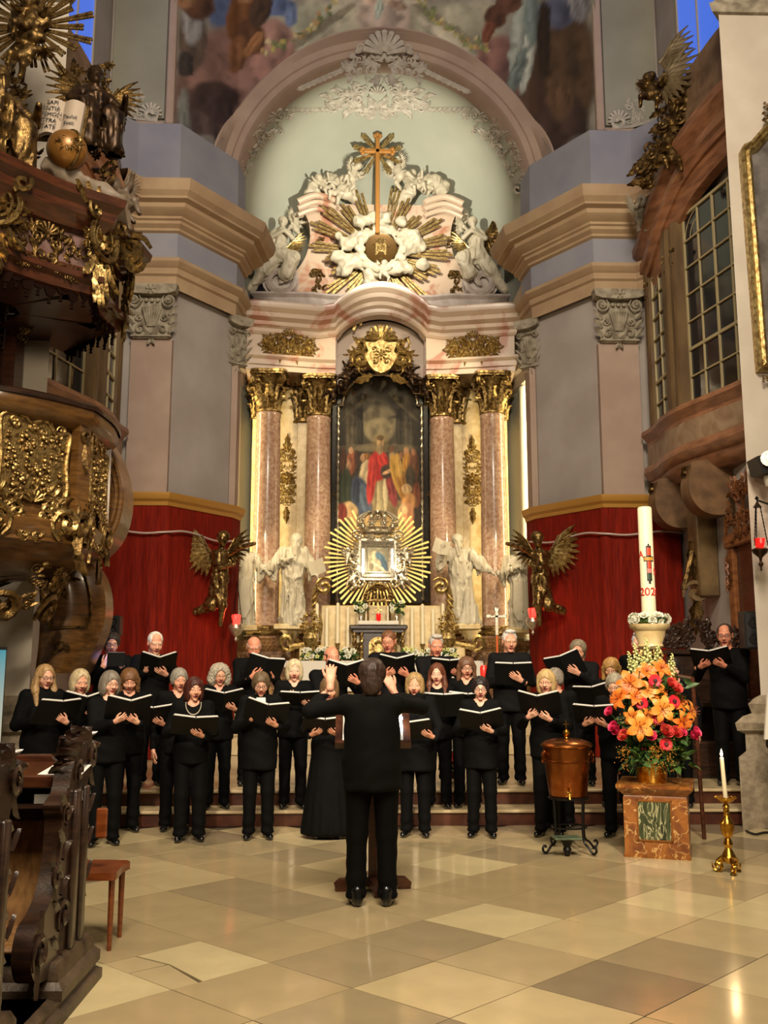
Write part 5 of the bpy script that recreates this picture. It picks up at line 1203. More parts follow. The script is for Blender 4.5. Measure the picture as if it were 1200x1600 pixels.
 # ================================================================== PULPIT (left) with its sounding board
PC=np.array((-4.35,9.75))
def oct_path(r,a0,a1,n,cx=PC[0],cy=PC[1],bow=.0):
 """plan of the pulpit from angle a0 to a1 (deg) with n facets, each slightly bowed"""
 P=[];an=np.linspace(a0,a1,n+1)
 for i in range(n):
  for k in range(5):
   a=an[i]+(an[i+1]-an[i])*k/5;A=R(a);half=R((an[1]-an[0])/2);mid=R((an[i]+an[i+1])/2)
   rr=r*math.cos(half)/math.cos(A-mid);rr=rr+bow*math.sin(pi*k/5);P.append((cx+rr*math.cos(A),cy+rr*math.sin(A)))
 P.append((cx+r*math.cos(R(a1)),cy+r*math.sin(R(a1))));return P
pul=thing('pulpit','carved brown wooden pulpit with gilt reliefs on the left pier','pulpit',(PC[0],PC[1],1.5))
def ring(b,r,prof,m=0,bow=.05,a0=-160,a1=70,n=5,sd=1):
 b.sweep(oct_path(r,a0,a1,n,bow=bow),prof,m,side=sd)
b=MB()
ring(b,1.27,[(0,2.90),(.03,2.95),(.05,3.05),(-.02,3.12),(-.02,3.2),(-.06,3.28),(-.08,3.95),(-.04,3.98),(.05,4.02),(.1,4.07),(.12,4.13),(.12,4.18),(.06,4.22),(-.12,4.23),(-.14,3.5)])
b.build('parapet',[pulpit_wood],pul,ang=35)
b=MB();ring(b,1.27,[(.14,4.18),(.15,4.22),(.1,4.25),(-.14,4.25)]);b.build('cushion_rail',[dark_wood],pul,ang=35)
b=MB();ring(b,1.2,[(.05,2.92),(.08,2.86),(.0,2.8),(-.1,2.74),(-.25,2.66),(-.5,2.6),(-.8,2.58),(-1.0,2.5),(-1.15,2.3)]);b.build('bowl',[pulpit_wood],pul,ang=35)
an=np.linspace(-160,70,6)
def facet(i,r=1.25):
 m_=R((an[i]+an[i+1])/2);rr=r*math.cos(R((an[1]-an[0])/2))+.04;return np.array((PC[0]+rr*math.cos(m_),PC[1]+rr*math.sin(m_),0)),np.array((math.cos(m_),math.sin(m_),0))
for i in(1,2,3):
 o,n_=facet(i)
 b=MB();w_,h_=.34,.38
 out=smooth_path([(-w_,-h_*.8),(-w_*.8,-h_*.95),(0,-h_*.9),(w_*.8,-h_),(w_,-h_*.7),(w_*.94,0),(w_,h_*.75),(w_*.6,h_*.7),(w_*.3,h_),(-.05,h_*.9),(-w_*.4,h_*1.05),(-w_,h_*.95),(-w_*.95,0),(-w_,-h_*.8)],4)
 b.prism(out[:-1].tolist(),(0,0,0),(1,0,0),(0,1,0),(0,0,.025));q=MB();q.tube(np.c_[out,np.full(len(out),.03)],.022,6)
 rr=random.Random(20+i)
 for k in range(64):
  u,v=rr.uniform(-.28,.28),rr.uniform(-.3,.22);s_=rr.uniform(.016,.03)
  q.lathe([(s_,0),(s_*.8,s_*1.6),(0,s_*2)],(u,v,.01),7);q.lathe([(s_*.5,0),(s_*.45,s_*.6),(0,s_*.8)],(u,v+s_*1.6,.03),6);leaf2(q,(u,v-s_),R(rr.uniform(240,300)),s_*3,s_,rr.uniform(-.4,.4),0,.02)
 for k in range(9):leaf2(q,(-.3+.075*k,-.33),R(90+rr.uniform(-50,50)),.12,.04,0,0,.02);
 for k in range(7):cscroll(q,(rr.uniform(-.25,.3),.27+rr.uniform(-.03,.09)),.05,rr.uniform(0,6),1,.016,0,1.2,.02)
 b.merge(q);stand_up(b,o+np.array((0,0,3.62)),n_);b.build('relief_panel',[gold],pul,ang=50)
 b=rocaille(1.0,.46,33+i,18,shell=True);cscroll(b,(.35,-.05),.17,R(120),1,.04);cscroll(b,(-.35,-.05),.17,R(60),-1,.04);stand_up(b,o+n_*.03+np.array((0,0,3.08)),n_);b.build('rocaille',[gold],pul)
for i in range(1,5):
 a=R(an[i]);o=np.array((PC[0]+1.24*math.cos(a),PC[1]+1.24*math.sin(a),0));n_=np.array((math.cos(a),math.sin(a),0))
 b=MB();b.prism([(-.1,0),(.1,0),(.085,.9),(-.085,.9)],(0,0,-.02),(1,0,0),(0,1,0),(0,0,.09));stand_up(b,o+np.array((0,0,3.15)),n_);b.build('corner_pilaster',[pulpit_wood],pul,smooth=False)
 q=MB();cscroll(q,(0,.78),.09,R(-90),1,.022,0,1.3,.06);leaf2(q,(0,.7),R(-90),.3,.06,.2,0,.06);cscroll(q,(.0,-.12),.16,R(80),-1,.04,0,1.3,.05);leaf2(q,(0,-.1),R(-90),.3,.1,-.3,0,.05);leaf2(q,(0.05,-.3),R(-80),.3,.1,.5,0,.0)
 stand_up(q,o+np.array((0,0,3.15)),n_);q.build('corner_scroll',[old_gold],pul)
for i in(2,3):
 o,n_=facet(i,.85);q=rocaille(.7,.6,55+i,9,shell=False);cscroll(q,(.0,-.2),.2,R(90),1,.05);stand_up(q,o+np.array((0,0,2.45)),unit(n_+np.array((0,0,-.5))));q.build('underside_carving',[old_gold],pul)
 # stair: bulging balustrade behind and the great curved supporting panel below
b=MB();out=[(112,705),(150,672),(176,700),(191,740),(196,775),(190,815),(176,845),(150,870),(118,880)]
P_=[]
for px,py in smooth_path(out,4):
 X,Z=WXZ(px,py,10.65);P_.append((X,Z))
b.prism(P_,(0,10.55,0),(1,0,0),(0,0,1),(0,.5,0))
for k,sc in enumerate((.92,.8,.66)):
 c=np.array(P_).mean(0);q=c+(np.array(P_)-c)*sc+np.array((-.03*k,0));b.tube(np.c_[q[3:-4,0],np.full(len(q)-7,10.54),q[3:-4,1]],.03-.004*k,6)
b.build('stair_balustrade',[pulpit_wood],pul,ang=35)
q=rocaille(.22,.62,77,6,mirror=False,shell=False);X,Z=WXZ(163,770,10.5);stand_up(q,(X-.05,10.53,Z),(.2,-1,0));q.build('stair_carving',[old_gold],pul)
lp=smooth_path([WXZ(px,py,10.75) for px,py in((48,872),(60,905),(64,950),(62,1000),(56,1052))],5);rp=smooth_path([WXZ(px,py,10.75) for px,py in((118,858),(147,895),(157,940),(150,988),(120,1052))],5)
V=[]
for i in range(len(lp)):
 row=[]
 for t in np.linspace(0,1,11):
  p=lp[i]*(1-t)+rp[i]*t;row.append((p[0],10.72-.16*math.sin(pi*min(t*1.0,1))+.25*t**4,p[1]))
 V.append(row)
V=np.array(V);b=MB();b.grid(V);B=V.copy();B[...,1]+=.35;b.grid(B,0,flip=True);b.grid(np.stack([V[:,0],B[:,0]],1));b.grid(np.stack([V[:,-1],B[:,-1]],1))
bk=b.build('support_panel',[pulpit_wood],pul,ang=50);BASE[bk.name]=BASE[pul.name]
def on_sup(u,v):
 i=min(max(v,0),1)*(len(lp)-1);i0=int(min(i,len(lp)-2));f=i-i0;t=u*10;j0=int(min(t,9));g=t-j0
 a=V[i0]*(1-f)+V[i0+1]*f;return a[j0]*(1-g)+a[j0+1]*g+np.array((0,-.02,0))
b=MB()
for ua,va,ub,vb in((.18,.05,.22,.66),(.82,.1,.84,.66),(.22,.68,.82,.70),(.22,.05,.75,.03)):
 b.tube([on_sup(ua+(ub-ua)*t,va+(vb-va)*t) for t in np.linspace(0,1,9)],.016,5)
b.build('moulding',[old_gold],bk)
for(u,v,w_,h_,sd_) in((.5,.30,.34,.40,1),(.45,.82,.34,.16,2),(.25,.64,.12,.10,3),(.8,.66,.1,.08,4),(.55,.02,.4,.3,5),(.3,.95,.2,.12,6)):
 q=rocaille(w_*1.2,h_,200+sd_,11,mirror=False,shell=False);p=on_sup(u,v);stand_up(q,p+np.array((-w_*.2,0,0)),(.15,-1,0));q.build('carving',[old_gold],bk)
 # back board and posts between pulpit and canopy
b=MB();b.box(-5.3,-4.30,10.45,10.7,4.0,5.9,0,.02);b.box(-4.40,-4.26,10.3,10.62,4.1,5.6,0,.03);b.build('back_board',[red_wood],pul,smooth=False)
q=rocaille(.5,.9,88,10,mirror=False,shell=False);X,Z=WXZ(10,520,10.4);stand_up(q,(X-.1,10.43,Z+.1));q.build('board_carving',[old_gold],pul)
q=rocaille(.3,.8,89,7,mirror=False,shell=False);X,Z=WXZ(42,490,10.3);stand_up(q,(X-.05,10.3,Z));q.build('board_carving',[gold],pul)
# ------------------------------------------------------------------ sounding board
can=thing('sounding_board','dark wooden pulpit canopy with gilt cartouches and fringe','canopy',(PC[0],PC[1],5.3))
def ring2(b,r,prof,m=0,bow=-.06,sd=1):b.sweep(oct_path(r,-160,70,5,bow=bow),prof,m,side=sd)
b=MB()
ring2(b,1.35,[(-.9,5.42),(-.2,5.40),(-.05,5.36),(.0,5.38),(.02,5.46),(.08,5.5),(.08,5.56),(.0,5.6),(-.02,5.66)])
ring2(b,1.35,[(-.02,5.64),(-.04,5.98)])
ring2(b,1.35,[(-.04,5.97),(.05,6.0),(.09,6.06),(.16,6.12),(.18,6.2),(.26,6.26),(.28,6.34),(.2,6.38),(.0,6.42),(-.3,6.55),(-.5,6.75),(-1.2,6.85)])
b.build('board',[red_wood],can,ang=30)
b=MB();ring2(b,1.36,[(-.025,5.64),(-.035,5.98)]);b.build('frieze',[M('canopy_frieze',C(120,92,86),.4,.2,col2=C(90,62,50),scale=8)],can,ang=30)
b=MB();pth=np.array(oct_path(1.30,-160,70,5,bow=-.06));Ls=np.r_[0,np.cumsum(np.linalg.norm(np.diff(pth,axis=0),axis=1))]
tt=np.arange(0,Ls[-1],.115)
for k,t in enumerate(tt):
 x,y=np.interp(t,Ls,pth[:,0]),np.interp(t,Ls,pth[:,1]);c=PC;d=unit((x-c[0],y-c[1],0));tn=np.array((-d[1],d[0],0));L_=.15 if k%2 else .10
 b.prism([(-.06,0),(.06,0),(.06,-L_*.6),(.03,-L_),(-.03,-L_),(-.06,-L_*.6)],(x,y,5.42),tn,(0,0,1),d*.02);b.lathe([(.0,0),(.02,-.02),(.012,-.05),(.022,-.07),(0,-.08)][::-1],(x,y,5.42-L_),6)
b.build('fringe',[M('fringe_cloth',C(24,11,7),.9,spec=.05)],can,smooth=False)
for i in(1,2,3):
 m_=R((an[i]+an[i+1])/2);n_=np.array((math.cos(m_),math.sin(m_),0));rr=1.35*math.cos(R(23))-.05;o=np.array((PC[0]+rr*n_[0],PC[1]+rr*n_[1],0))
 q=rocaille(.85,.5,140+i,10);stand_up(q,o+np.array((0,0,5.72)),n_);q.build('frieze_ornament',[gold if i==1 else old_gold],can)
 q=rocaille(.9,.16,150+i,9,shell=False);stand_up(q,o+np.array((0,0,5.5))+n_*.06,n_);q.build('rim_ornament',[old_gold],can)
for i in(1,2,3,4):
 a=R(an[i]);n_=np.array((math.cos(a),math.sin(a),0));o=np.array((PC[0]+1.38*n_[0],PC[1]+1.38*n_[1],0))
 q=rocaille(.5,.62,160+i,8);
 q.tube([(.2*math.cos(a_),.02+.22*math.sin(a_),.05) for a_ in np.linspace(.6,2*pi+.3,26)],.03,7);q.tube([(.13*math.cos(a_),.02+.14*math.sin(a_),.04) for a_ in np.linspace(0,2*pi,20)],.016,6);flower2(q,(0,.02),.11,8,0,.02)
 cscroll(q,(-.2,.24),.11,R(200),-1,.03,0,1.3,.05);cscroll(q,(.2,.24),.11,R(-20),1,.03,0,1.3,.05)
 for k in range(5):leaf2(q,(-.3+.1*k,.28),R(110-20*k+20),.24,.06,.5,0,.04)
 [leaf2(q,(.05*k_,-.2-.08*abs(k_%2)),R(-90+9*k_),.32-.03*abs(k_),.055,.12*k_,0,.01,.15) for k_ in(-3,-2,-1,0,1,2,3)];[leaf2(q,(.03*k_,-.42),R(-90+7*k_),.26,.05,.1*k_,0,0,.1) for k_ in(-1,0,1)]
 stand_up(q,o+np.array((0,0,5.95)),n_);q.build('corner_cartouche',[gold],can)
 # end scroll of the canopy towards the nave
X,Z=WXZ(222,395,9.9);q=MB();cscroll(q,(0,0),.2,R(120),-1,.06,0,1.3);cscroll(q,(.02,-.16),.14,R(60),1,.05,0,1.3);leaf2(q,(-.3,.3),R(-40),.5,.14,-.3);leaf2(q,(-.4,-.05),R(10),.4,.12,.3)
stand_up(q,(X-.1,9.85,Z),unit((.3,-1,0)));q.build('end_scroll',[gold],can)
# ------------------------------------------------------------------ figures on top of the canopy
def at(px,py,Y):X,Z=WXZ(px,py,Y);return X,Y,Z
gb=thing('canopy_sunburst','gilded sunburst with cherub heads crowning the pulpit canopy','sunburst',at(45,120,9.6))
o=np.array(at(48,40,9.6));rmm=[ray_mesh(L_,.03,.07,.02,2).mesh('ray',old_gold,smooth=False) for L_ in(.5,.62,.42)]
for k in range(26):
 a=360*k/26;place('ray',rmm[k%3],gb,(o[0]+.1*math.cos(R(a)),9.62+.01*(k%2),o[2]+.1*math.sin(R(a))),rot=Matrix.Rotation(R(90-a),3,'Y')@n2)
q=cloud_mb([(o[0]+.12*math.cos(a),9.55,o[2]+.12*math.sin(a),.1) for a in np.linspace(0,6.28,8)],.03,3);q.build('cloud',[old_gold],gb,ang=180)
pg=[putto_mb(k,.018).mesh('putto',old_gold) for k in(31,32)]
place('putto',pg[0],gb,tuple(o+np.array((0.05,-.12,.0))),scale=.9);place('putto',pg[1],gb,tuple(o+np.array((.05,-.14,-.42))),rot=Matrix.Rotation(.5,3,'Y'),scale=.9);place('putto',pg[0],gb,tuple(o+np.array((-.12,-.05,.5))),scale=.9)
x,y,z=at(95,205,9.0)
bk=thing('open_book','pale open stone book with lettering on top of the canopy','book',(x,y,z-.1))
def bent_page(b,s,w_,h_):
 V=np.array([[(s*w_*u,v*h_,.05*math.sin(pi*u)-.08*u*0) for v in(0,.5,1)] for u in np.linspace(0,1,7)]);b.grid(V,0,flip=s<0);B=V.copy();B[...,2]-=.05;b.grid(B,0,flip=s>0)
 b.grid(np.stack([V[:,0],B[:,0]],1));b.grid(np.stack([V[:,2],B[:,2]],1));b.grid(np.stack([V[-1],B[-1]],1))
Mb=Matrix.Translation((x-.02,y,z-.05))@Matrix.Rotation(.06,4,'Y')@Matrix.Rotation(R(80),4,'X')
for s,nm,lines in((-1,'page',['SAPI','ENTIA','DEMON','STRA','TATE']),(1,'page',['Paulus','Eccli:'])):
 b=MB();bent_page(b,s,.20,.42);q=MB();q.merge(b,Mb);pg_=q.build(nm,[M('book_stone',C(160,144,126),.6)],bk,ang=60);BASE[pg_.name]=BASE[bk.name]
 t=MB()
 for k,ln in enumerate(lines):t.merge(text_mesh(ln,.064 if s<0 else .056,.002),Matrix.Translation((s*.10,(.36-.075*k) if s<0 else(.2-.08*k),.056)))
 q=MB();q.merge(t,Mb);q.build('lettering',[ink],pg_,smooth=False)
b=MB();q=MB();q.box(-.23,.23,-.02,.44,-.08,-.055);b.merge(q,Mb);b.build('cover',[old_gold],bk,smooth=False)
x,y,z=at(105,235,8.95);b=MB();b.lathe([(0,-.2)]+[(.2*math.cos(a),.2*math.sin(a)) for a in np.linspace(-1.4,1.4,12)]+[(0,.2)],(x,y,z),22)
gl=thing('globe','brown globe with gilt relief resting on the canopy edge','globe',(x,y,z-.2));b.build('ball',[M('globe_brown',C(110,74,34),.35,.3,col2=C(150,104,44),scale=5)],gl,ang=180)
b=MB();b.tube([(x+.205*math.cos(a)*.8,y-.205*math.cos(a)*.6,z+.205*math.sin(a)) for a in np.linspace(-1.5,1.5,14)],.016,6);q=rocaille(.24,.18,9,5,shell=False);stand_up(q,(x+.08,y-.17,z-.02),(.3,-1,0));b.merge(q);b.build('band',[gold],gl)
# seated gilded figure at the left edge and drapery
def seated_fn(seed):
 def fn(P):
  fold=folds(P,seed,.075,10,4)
  d=cap(P,(0,.05,.30),(0,.02,.72),.15,.14);d=sm(d,cap(P,(.08,0,.3),(.16,-.34,.34),.12,.10),.05);d=sm(d,cap(P,(-.08,0,.3),(-.14,-.34,.38),.12,.10),.05)
  d=sm(d,cap(P,(.16,-.34,.34),(.18,-.32,-.06),.11,.10),.05);d=sm(d,cap(P,(-.14,-.34,.38),(-.10,-.36,-.06),.11,.10),.05)+fold
  d=sm(d,cap(P,(-.17,0,.76),(.17,0,.76),.065),.05);d=sm(d,cap(P,(.18,0,.76),(.34,-.1,.58),.06,.05),.03);d=sm(d,cap(P,(.34,-.1,.58),(.30,-.32,.66),.05,.035),.02);d=sm(d,cap(P,(-.18,0,.76),(-.30,-.12,.56),.06,.05),.03);d=sm(d,cap(P,(-.3,-.12,.56),(-.1,-.3,.5),.05,.035),.02)
  d=sm(d,cap(P,(0,0,.78),(0,-.02,.9),.055),.02);d=sm(d,statue_head(P,(0,-.03,.99),1.0,seed,seed==3),.015);return d
 return fn
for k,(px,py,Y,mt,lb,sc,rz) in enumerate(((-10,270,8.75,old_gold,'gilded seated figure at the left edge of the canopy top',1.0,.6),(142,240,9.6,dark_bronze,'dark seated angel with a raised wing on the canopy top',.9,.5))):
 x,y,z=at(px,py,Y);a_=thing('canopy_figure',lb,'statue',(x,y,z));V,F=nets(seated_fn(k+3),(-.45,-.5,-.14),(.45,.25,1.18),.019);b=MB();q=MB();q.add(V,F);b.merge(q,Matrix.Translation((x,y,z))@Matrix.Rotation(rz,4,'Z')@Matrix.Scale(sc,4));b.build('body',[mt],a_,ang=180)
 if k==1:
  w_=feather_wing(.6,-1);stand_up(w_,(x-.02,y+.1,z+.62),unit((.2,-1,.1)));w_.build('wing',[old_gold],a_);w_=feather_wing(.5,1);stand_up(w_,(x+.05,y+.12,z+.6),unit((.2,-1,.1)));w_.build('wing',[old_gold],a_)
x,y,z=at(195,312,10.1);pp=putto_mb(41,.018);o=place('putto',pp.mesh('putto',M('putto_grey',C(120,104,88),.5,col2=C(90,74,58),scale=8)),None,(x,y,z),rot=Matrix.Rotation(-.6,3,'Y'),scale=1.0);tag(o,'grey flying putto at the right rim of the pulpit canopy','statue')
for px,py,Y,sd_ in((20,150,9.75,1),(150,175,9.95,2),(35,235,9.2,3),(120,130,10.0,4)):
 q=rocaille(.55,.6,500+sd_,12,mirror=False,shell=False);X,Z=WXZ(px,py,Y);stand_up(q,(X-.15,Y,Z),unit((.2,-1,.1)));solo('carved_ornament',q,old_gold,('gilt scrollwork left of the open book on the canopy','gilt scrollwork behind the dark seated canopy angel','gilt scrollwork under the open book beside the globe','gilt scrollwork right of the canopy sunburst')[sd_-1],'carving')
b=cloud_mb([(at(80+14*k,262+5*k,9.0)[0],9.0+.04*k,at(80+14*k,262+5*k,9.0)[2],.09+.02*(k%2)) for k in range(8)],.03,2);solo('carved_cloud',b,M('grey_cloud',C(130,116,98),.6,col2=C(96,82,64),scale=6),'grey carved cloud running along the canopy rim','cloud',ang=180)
q=MB();rr=random.Random(6)
for k in range(46):
 px=158+rr.uniform(-22,22);py=100+k*4.2;x,y,z=at(px,py,9.95);s_=MB();(leaf2 if k%2 else flower2)(s_,(0,0),*((rr.uniform(0,6),.16,.05) if k%2 else(.06,6)));stand_up(s_,(x,y+rr.uniform(-.1,.05),z),unit((rr.uniform(-.5,.5),-1,.2)));q.merge(s_)
solo('carved_garland',q,old_gold,'dark gilt garland of flowers hanging beside the canopy figures','garland')
# ================================================================== THE SINGERS AND THEIR CONDUCTOR
skins=[M('skin',C(214,160,130),.5,col2=C(204,140,112),scale=14,spec=.35),M('skin_fair',C(224,176,148),.5,col2=C(214,152,126),scale=14,spec=.35),M('skin_ruddy',C(208,142,112),.5,col2=C(196,122,96),scale=14,spec=.35)]
lipm=M('lip',C(160,74,66),.45);eyew=M('eye_white',C(226,220,210),.3);iris=M('iris',C(44,34,28),.25);mouthd=M('mouth_inside',C(46,14,12),.7);brow_m=M('brow',C(96,72,54),.8)
def cloth(name,c,r=.8):return M(name,c,r,col2=tuple(np.array(c)*.7),scale=9,bump=(120,.2,.003),spec=.12)
blacks=[cloth('black_wool',C(5,5,5)),cloth('black_cotton',C(7,7,7)),cloth('black_jersey',C(5,5,5))]
grey_cloth=cloth('charcoal_shirt',C(17,16,16));blk_sat=M('black_leather',C(9,9,9),.25,coat=.3)
HAIR={}
def hairm(c):
 if c not in HAIR:HAIR[c]=M('hair',C(*c),.5,col2=tuple(np.array(C(*c))*.55),scale=34,stretch=(1,1,.18),spec=.4,lo=.3,hi=.7,bump=(60,.5,.006))
 return HAIR[c]
_heads={}
def head_mesh(sex,mouth,beard=False):
 key=(sex,mouth)
 if key in _heads:return _heads[key]
 fm=sex=='f';mo=mouth*.4
 def eyes(P):return np.minimum(np.linalg.norm(P-np.array((-.031,-.0735,.112)),axis=1),np.linalg.norm(P-np.array((.031,-.0735,.112)),axis=1))-.0125
 def fn(P):
  X,Yy,Z=P[:,0],P[:,1],P[:,2];A=np.c_[np.abs(X),Yy,Z]
  d=ell(P,(0,.014,.142),(.074,.095,.084));d=sm(d,ell(P,(0,-.022,.078-mo*.3),(.056 if fm else .060,.064,.074)),.03)
  d=sm(d,ell(P,(0,-.064,.014-mo),(.021 if fm else .026,.019,.017)),.025);d=sm(d,ell(A,(.036,-.052,.078),(.026,.026,.026)),.02)
  d=sm(d,cap(A,(.0,-.080,.128),(.038,-.070,.126),.011 if fm else .014),.012)
  d=np.maximum(d,-sm(ell(A,(.031,-.094,.110),(.018,.014,.0115)),np.full(len(P),1.0),.01))
  d=sm(d,cap(P,(0,-.084,.116),(0,-.106,.080),.0075,.0115),.010);d=sm(d,ell(A,(.012,-.094,.076),(.0085,.011,.008)),.006)
  lipd=smu([cap(A,(0,-.094,.051),(.022,-.080,.046),.0062,.004),cap(A,(0,-.092,.041-mo*1.6),(.021,-.080,.043-mo),.0072,.004)],.004)
  d=sm(d,lipd,.006)
  d=np.maximum(d,-ell(P,(0,-.092,.046-mo*.8),(.014,.022,.0015+mo)))
  d=np.minimum(d,eyes(P));lid=np.maximum(ell(A,(.031,-.0725,.112),(.0155,.0140,.0140)),-ell(A,(.031,-.088,.1105),(.0125,.012,.0042)));d=np.minimum(d,lid)
  d=sm(d,ell(A,(.076,.012,.108),(.009,.019,.032)),.010);d=np.maximum(d,-ell(A,(.086,.008,.110),(.006,.010,.018)))
  d=sm(d,cap(P,(0,.018,.05),(0,.034,-.085),.050 if fm else .057,.054 if fm else .064),.02);return d
 V,F=nets(fn,(-.1,-.13,-.09),(.1,.125,.236),.0046)
 c=V[F].mean(1);A=np.c_[np.abs(c[:,0]),c[:,1],c[:,2]];m=np.zeros(len(F),int)
 ed=eyes(c);m[(ed<.004)&(c[:,1]<-.07)&(np.abs(c[:,2]-.1105)<.0042)&(np.abs(A[:,0]-.031)<.0118)]=2;pd=np.hypot(A[:,0]-.031,c[:,2]-.112);m[(m==2)&(np.abs(A[:,0]-.031)<.0056)]=3
 lip=smu([cap(A,(0,-.094,.051),(.022,-.080,.046),.0062,.004),cap(A,(0,-.092,.041-mo*1.6),(.021,-.080,.043-mo),.0072,.004)],.004)
 m[(lip<.0028)&(c[:,1]<-.078)]=1;m[(ell(c,(0,-.092,.046-mo*.8),(.014,.022,.0015+mo))<.0025)&(c[:,1]>-.095)&(c[:,1]<-.06)]=4
 bw=np.abs(c[:,2]-(.1325-.12*np.abs(A[:,0]-.03)));m[(bw<.0034)&(A[:,0]>.013)&(A[:,0]<.05)&(c[:,1]<-.055)]=5
 _heads[key]=(V,F,m);return _heads[key]
_hands={}
def hand_mesh(curl=.25):
 if curl in _hands:return _hands[curl]
 segs=[]
 for y0,y1,ln,fan in((.019,.029,.070,.14),(.007,.010,.080,.03),(-.006,-.010,.074,-.06),(-.018,-.028,.058,-.16)):
  segs.append((np.array((0,y0,0)),np.array((.084 if abs(y1)<.02 else .078,y1,0)),.0125,.0105))
  p=np.array((.084 if abs(y1)<.02 else .078,y1,0));a=curl*.5
  for q,(fr_,r0,r1) in enumerate(((.45,.0095,.0088),(.32,.0088,.008),(.23,.008,.0066))):
   a+=curl*(.5,1.0,.8)[q];d=np.array((math.cos(a)*math.cos(fan),math.sin(fan),-math.sin(a)));n=p+d*ln*fr_;segs.append((p,n,r0,r1));p=n
 th=[(np.array((.012,.018,-.004)),np.array((.046,.046,-.014)),.0135,.0115),(np.array((.046,.046,-.014)),np.array((.072,.058,-.018)),.011,.0095),(np.array((.072,.058,-.018)),np.array((.096,.062,-.020)),.0095,.0075)]
 def fn(P):
  pal=smu([cap(P,*segs[i]) for i in(0,4,8,12)],.016);fing=None
  for i,s in enumerate(segs):
   if i%4==0:continue
   d=cap(P,*s);fing=d if fing is None else np.minimum(fing,d)
  d=sm(pal,fing,.006);d=sm(d,smu([cap(P,*s) for s in th],.004),.008)
  return sm(d,np.minimum(cap(P,(-.055,.004,-.002),(.01,.004,-.002),.024,.021),cap(P,(-.055,-.006,-.002),(.01,-.006,-.002),.024,.021)),.012)
 _hands[curl]=nets(fn,(-.08,-.055,-.11),(.18,.085,.03),.0052);return _hands[curl]
def hair_fn(style):
 def fn(P):
  X,Y,Z=P[:,0],P[:,1],P[:,2];A=np.c_[np.abs(X),Y,Z];an=np.arctan2(Y,X)
  st=.0022*np.sin(an*46+8*vnoise(P*30,2))+.004*(vnoise(P*60,4)-.5)
  if style in('short','recede','bald','shortgrey'):
   d=ell(P,(0,.018,.146),(.082,.100,.090)) if style!='bald' else ell(P,(0,.018,.135),(.081,.099,.088))
   d=np.maximum(d,-ell(A,(.0,-.118,.085 if style=='short' else .105),(.090,.098,.098 if style=='short' else .115)));d=np.maximum(d,-(Z-.05-.25*np.clip(-Y-.0,0,1)))
   d=np.maximum(d,-ell(A,(.085,-.005,.10),(.03,.022,.042)))
   if style=='bald':d=np.maximum(d,Z-.150)
   if style=='recede':d=np.maximum(d,-ell(P,(0,-.09,.20),(.07,.075,.05)))
   if style=='shortgrey':d=sm(d,ell(P,(.0,-.035,.222),(.06,.05,.024)),.02)
  elif style=='curly':
   d=ell(P,(0,.016,.135),(.112,.118,.108));d=sm(d,ell(A,(.085,.01,.06),(.05,.07,.085)),.03)
   d=d+.012*np.sin(X*150)*np.sin(Y*140)*np.sin(Z*150)+.01*(vnoise(P*45,6)-.5);d=np.maximum(d,-ell(A,(0,-.125,.088),(.064,.092,.098)))
  elif style in('bob','bobfringe','pageboy'):
   d=ell(P,(0,.014,.144),(.090,.106,.094));d=sm(d,ell(A,(.068,.018,.072),(.034,.074,.092 if style!='pageboy' else .105)),.03);d=sm(d,ell(P,(0,.075,.07),(.075,.045,.09)),.03)
   d=np.maximum(d,-ell(A,(0,-.125,.076 if style!='bob' else .088),(.060,.094,.092 if style!='bob' else .108)))
   if style=='bob':d=np.maximum(d,-ell(P,(.012,-.10,.165),(.012,.04,.05)))
  elif style in('long','longred'):
   d=ell(P,(0,.014,.144),(.086,.104,.092));d=sm(d,cap(A,(.074,.0,.12),(.090,-.02,-.02),.026,.032),.03);d=sm(d,cap(A,(.09,-.02,-.02),(.085,-.085,-.17),.032,.018),.03);d=sm(d,ell(P,(0,.085,-.02),(.095,.04,.19)),.03)
   d=np.maximum(d,-ell(A,(0,-.125,.086),(.060,.100,.112)))
  elif style=='shag':
   d=ell(P,(0,.014,.14),(.096,.108,.098));d=sm(d,cap(A,(.078,.0,.11),(.092,-.005,-.03),.034,.022),.03);d=sm(d,ell(P,(0,.08,.04),(.08,.045,.1)),.03);d=d+.008*(vnoise(P*40,8)-.5)
   d=np.maximum(d,-ell(A,(0,-.125,.074),(.058,.096,.085)))
  elif style=='shortf':
   d=ell(P,(0,.016,.146),(.087,.104,.092));d=sm(d,ell(A,(.07,.01,.105),(.024,.05,.05)),.02);d=sm(d,ell(P,(0,.07,.08),(.06,.04,.06)),.02)
   d=np.maximum(d,-ell(A,(0,-.125,.078),(.064,.092,.09)))
  elif style=='mop':
   d=ell(P,(0,.02,.142),(.095,.112,.098));d=sm(d,ell(P,(0,.08,.06),(.075,.05,.085)),.03);d=d+.009*(vnoise(P*36,5)-.5);d=np.maximum(d,-ell(A,(0,-.12,.088),(.072,.094,.098)))
  return d+st
 return fn
_hair={}
def hair_mesh(style):
 if style not in _hair:_hair[style]=nets(hair_fn(style),(-.15,-.13,-.23 if style.startswith('long') else-.09),(.15,.17,.27),.0078)
 return _hair[style]
def Rz(a):return rotm('Z',a)
def Rx(a):return rotm('X',a)
def Ry(a):return rotm('Y',a)
def ik(S,Wp,L1,L2,pole):
 d=Wp-S;D=np.linalg.norm(d);D2=min(D,(L1+L2)*.985);u=d/D;a=(L1*L1-L2*L2+D2*D2)/(2*D2);h=math.sqrt(max(L1*L1-a*a,0));p=pole-u*(pole@u);return S+u*a+unit(p)*h
shoe_c={}
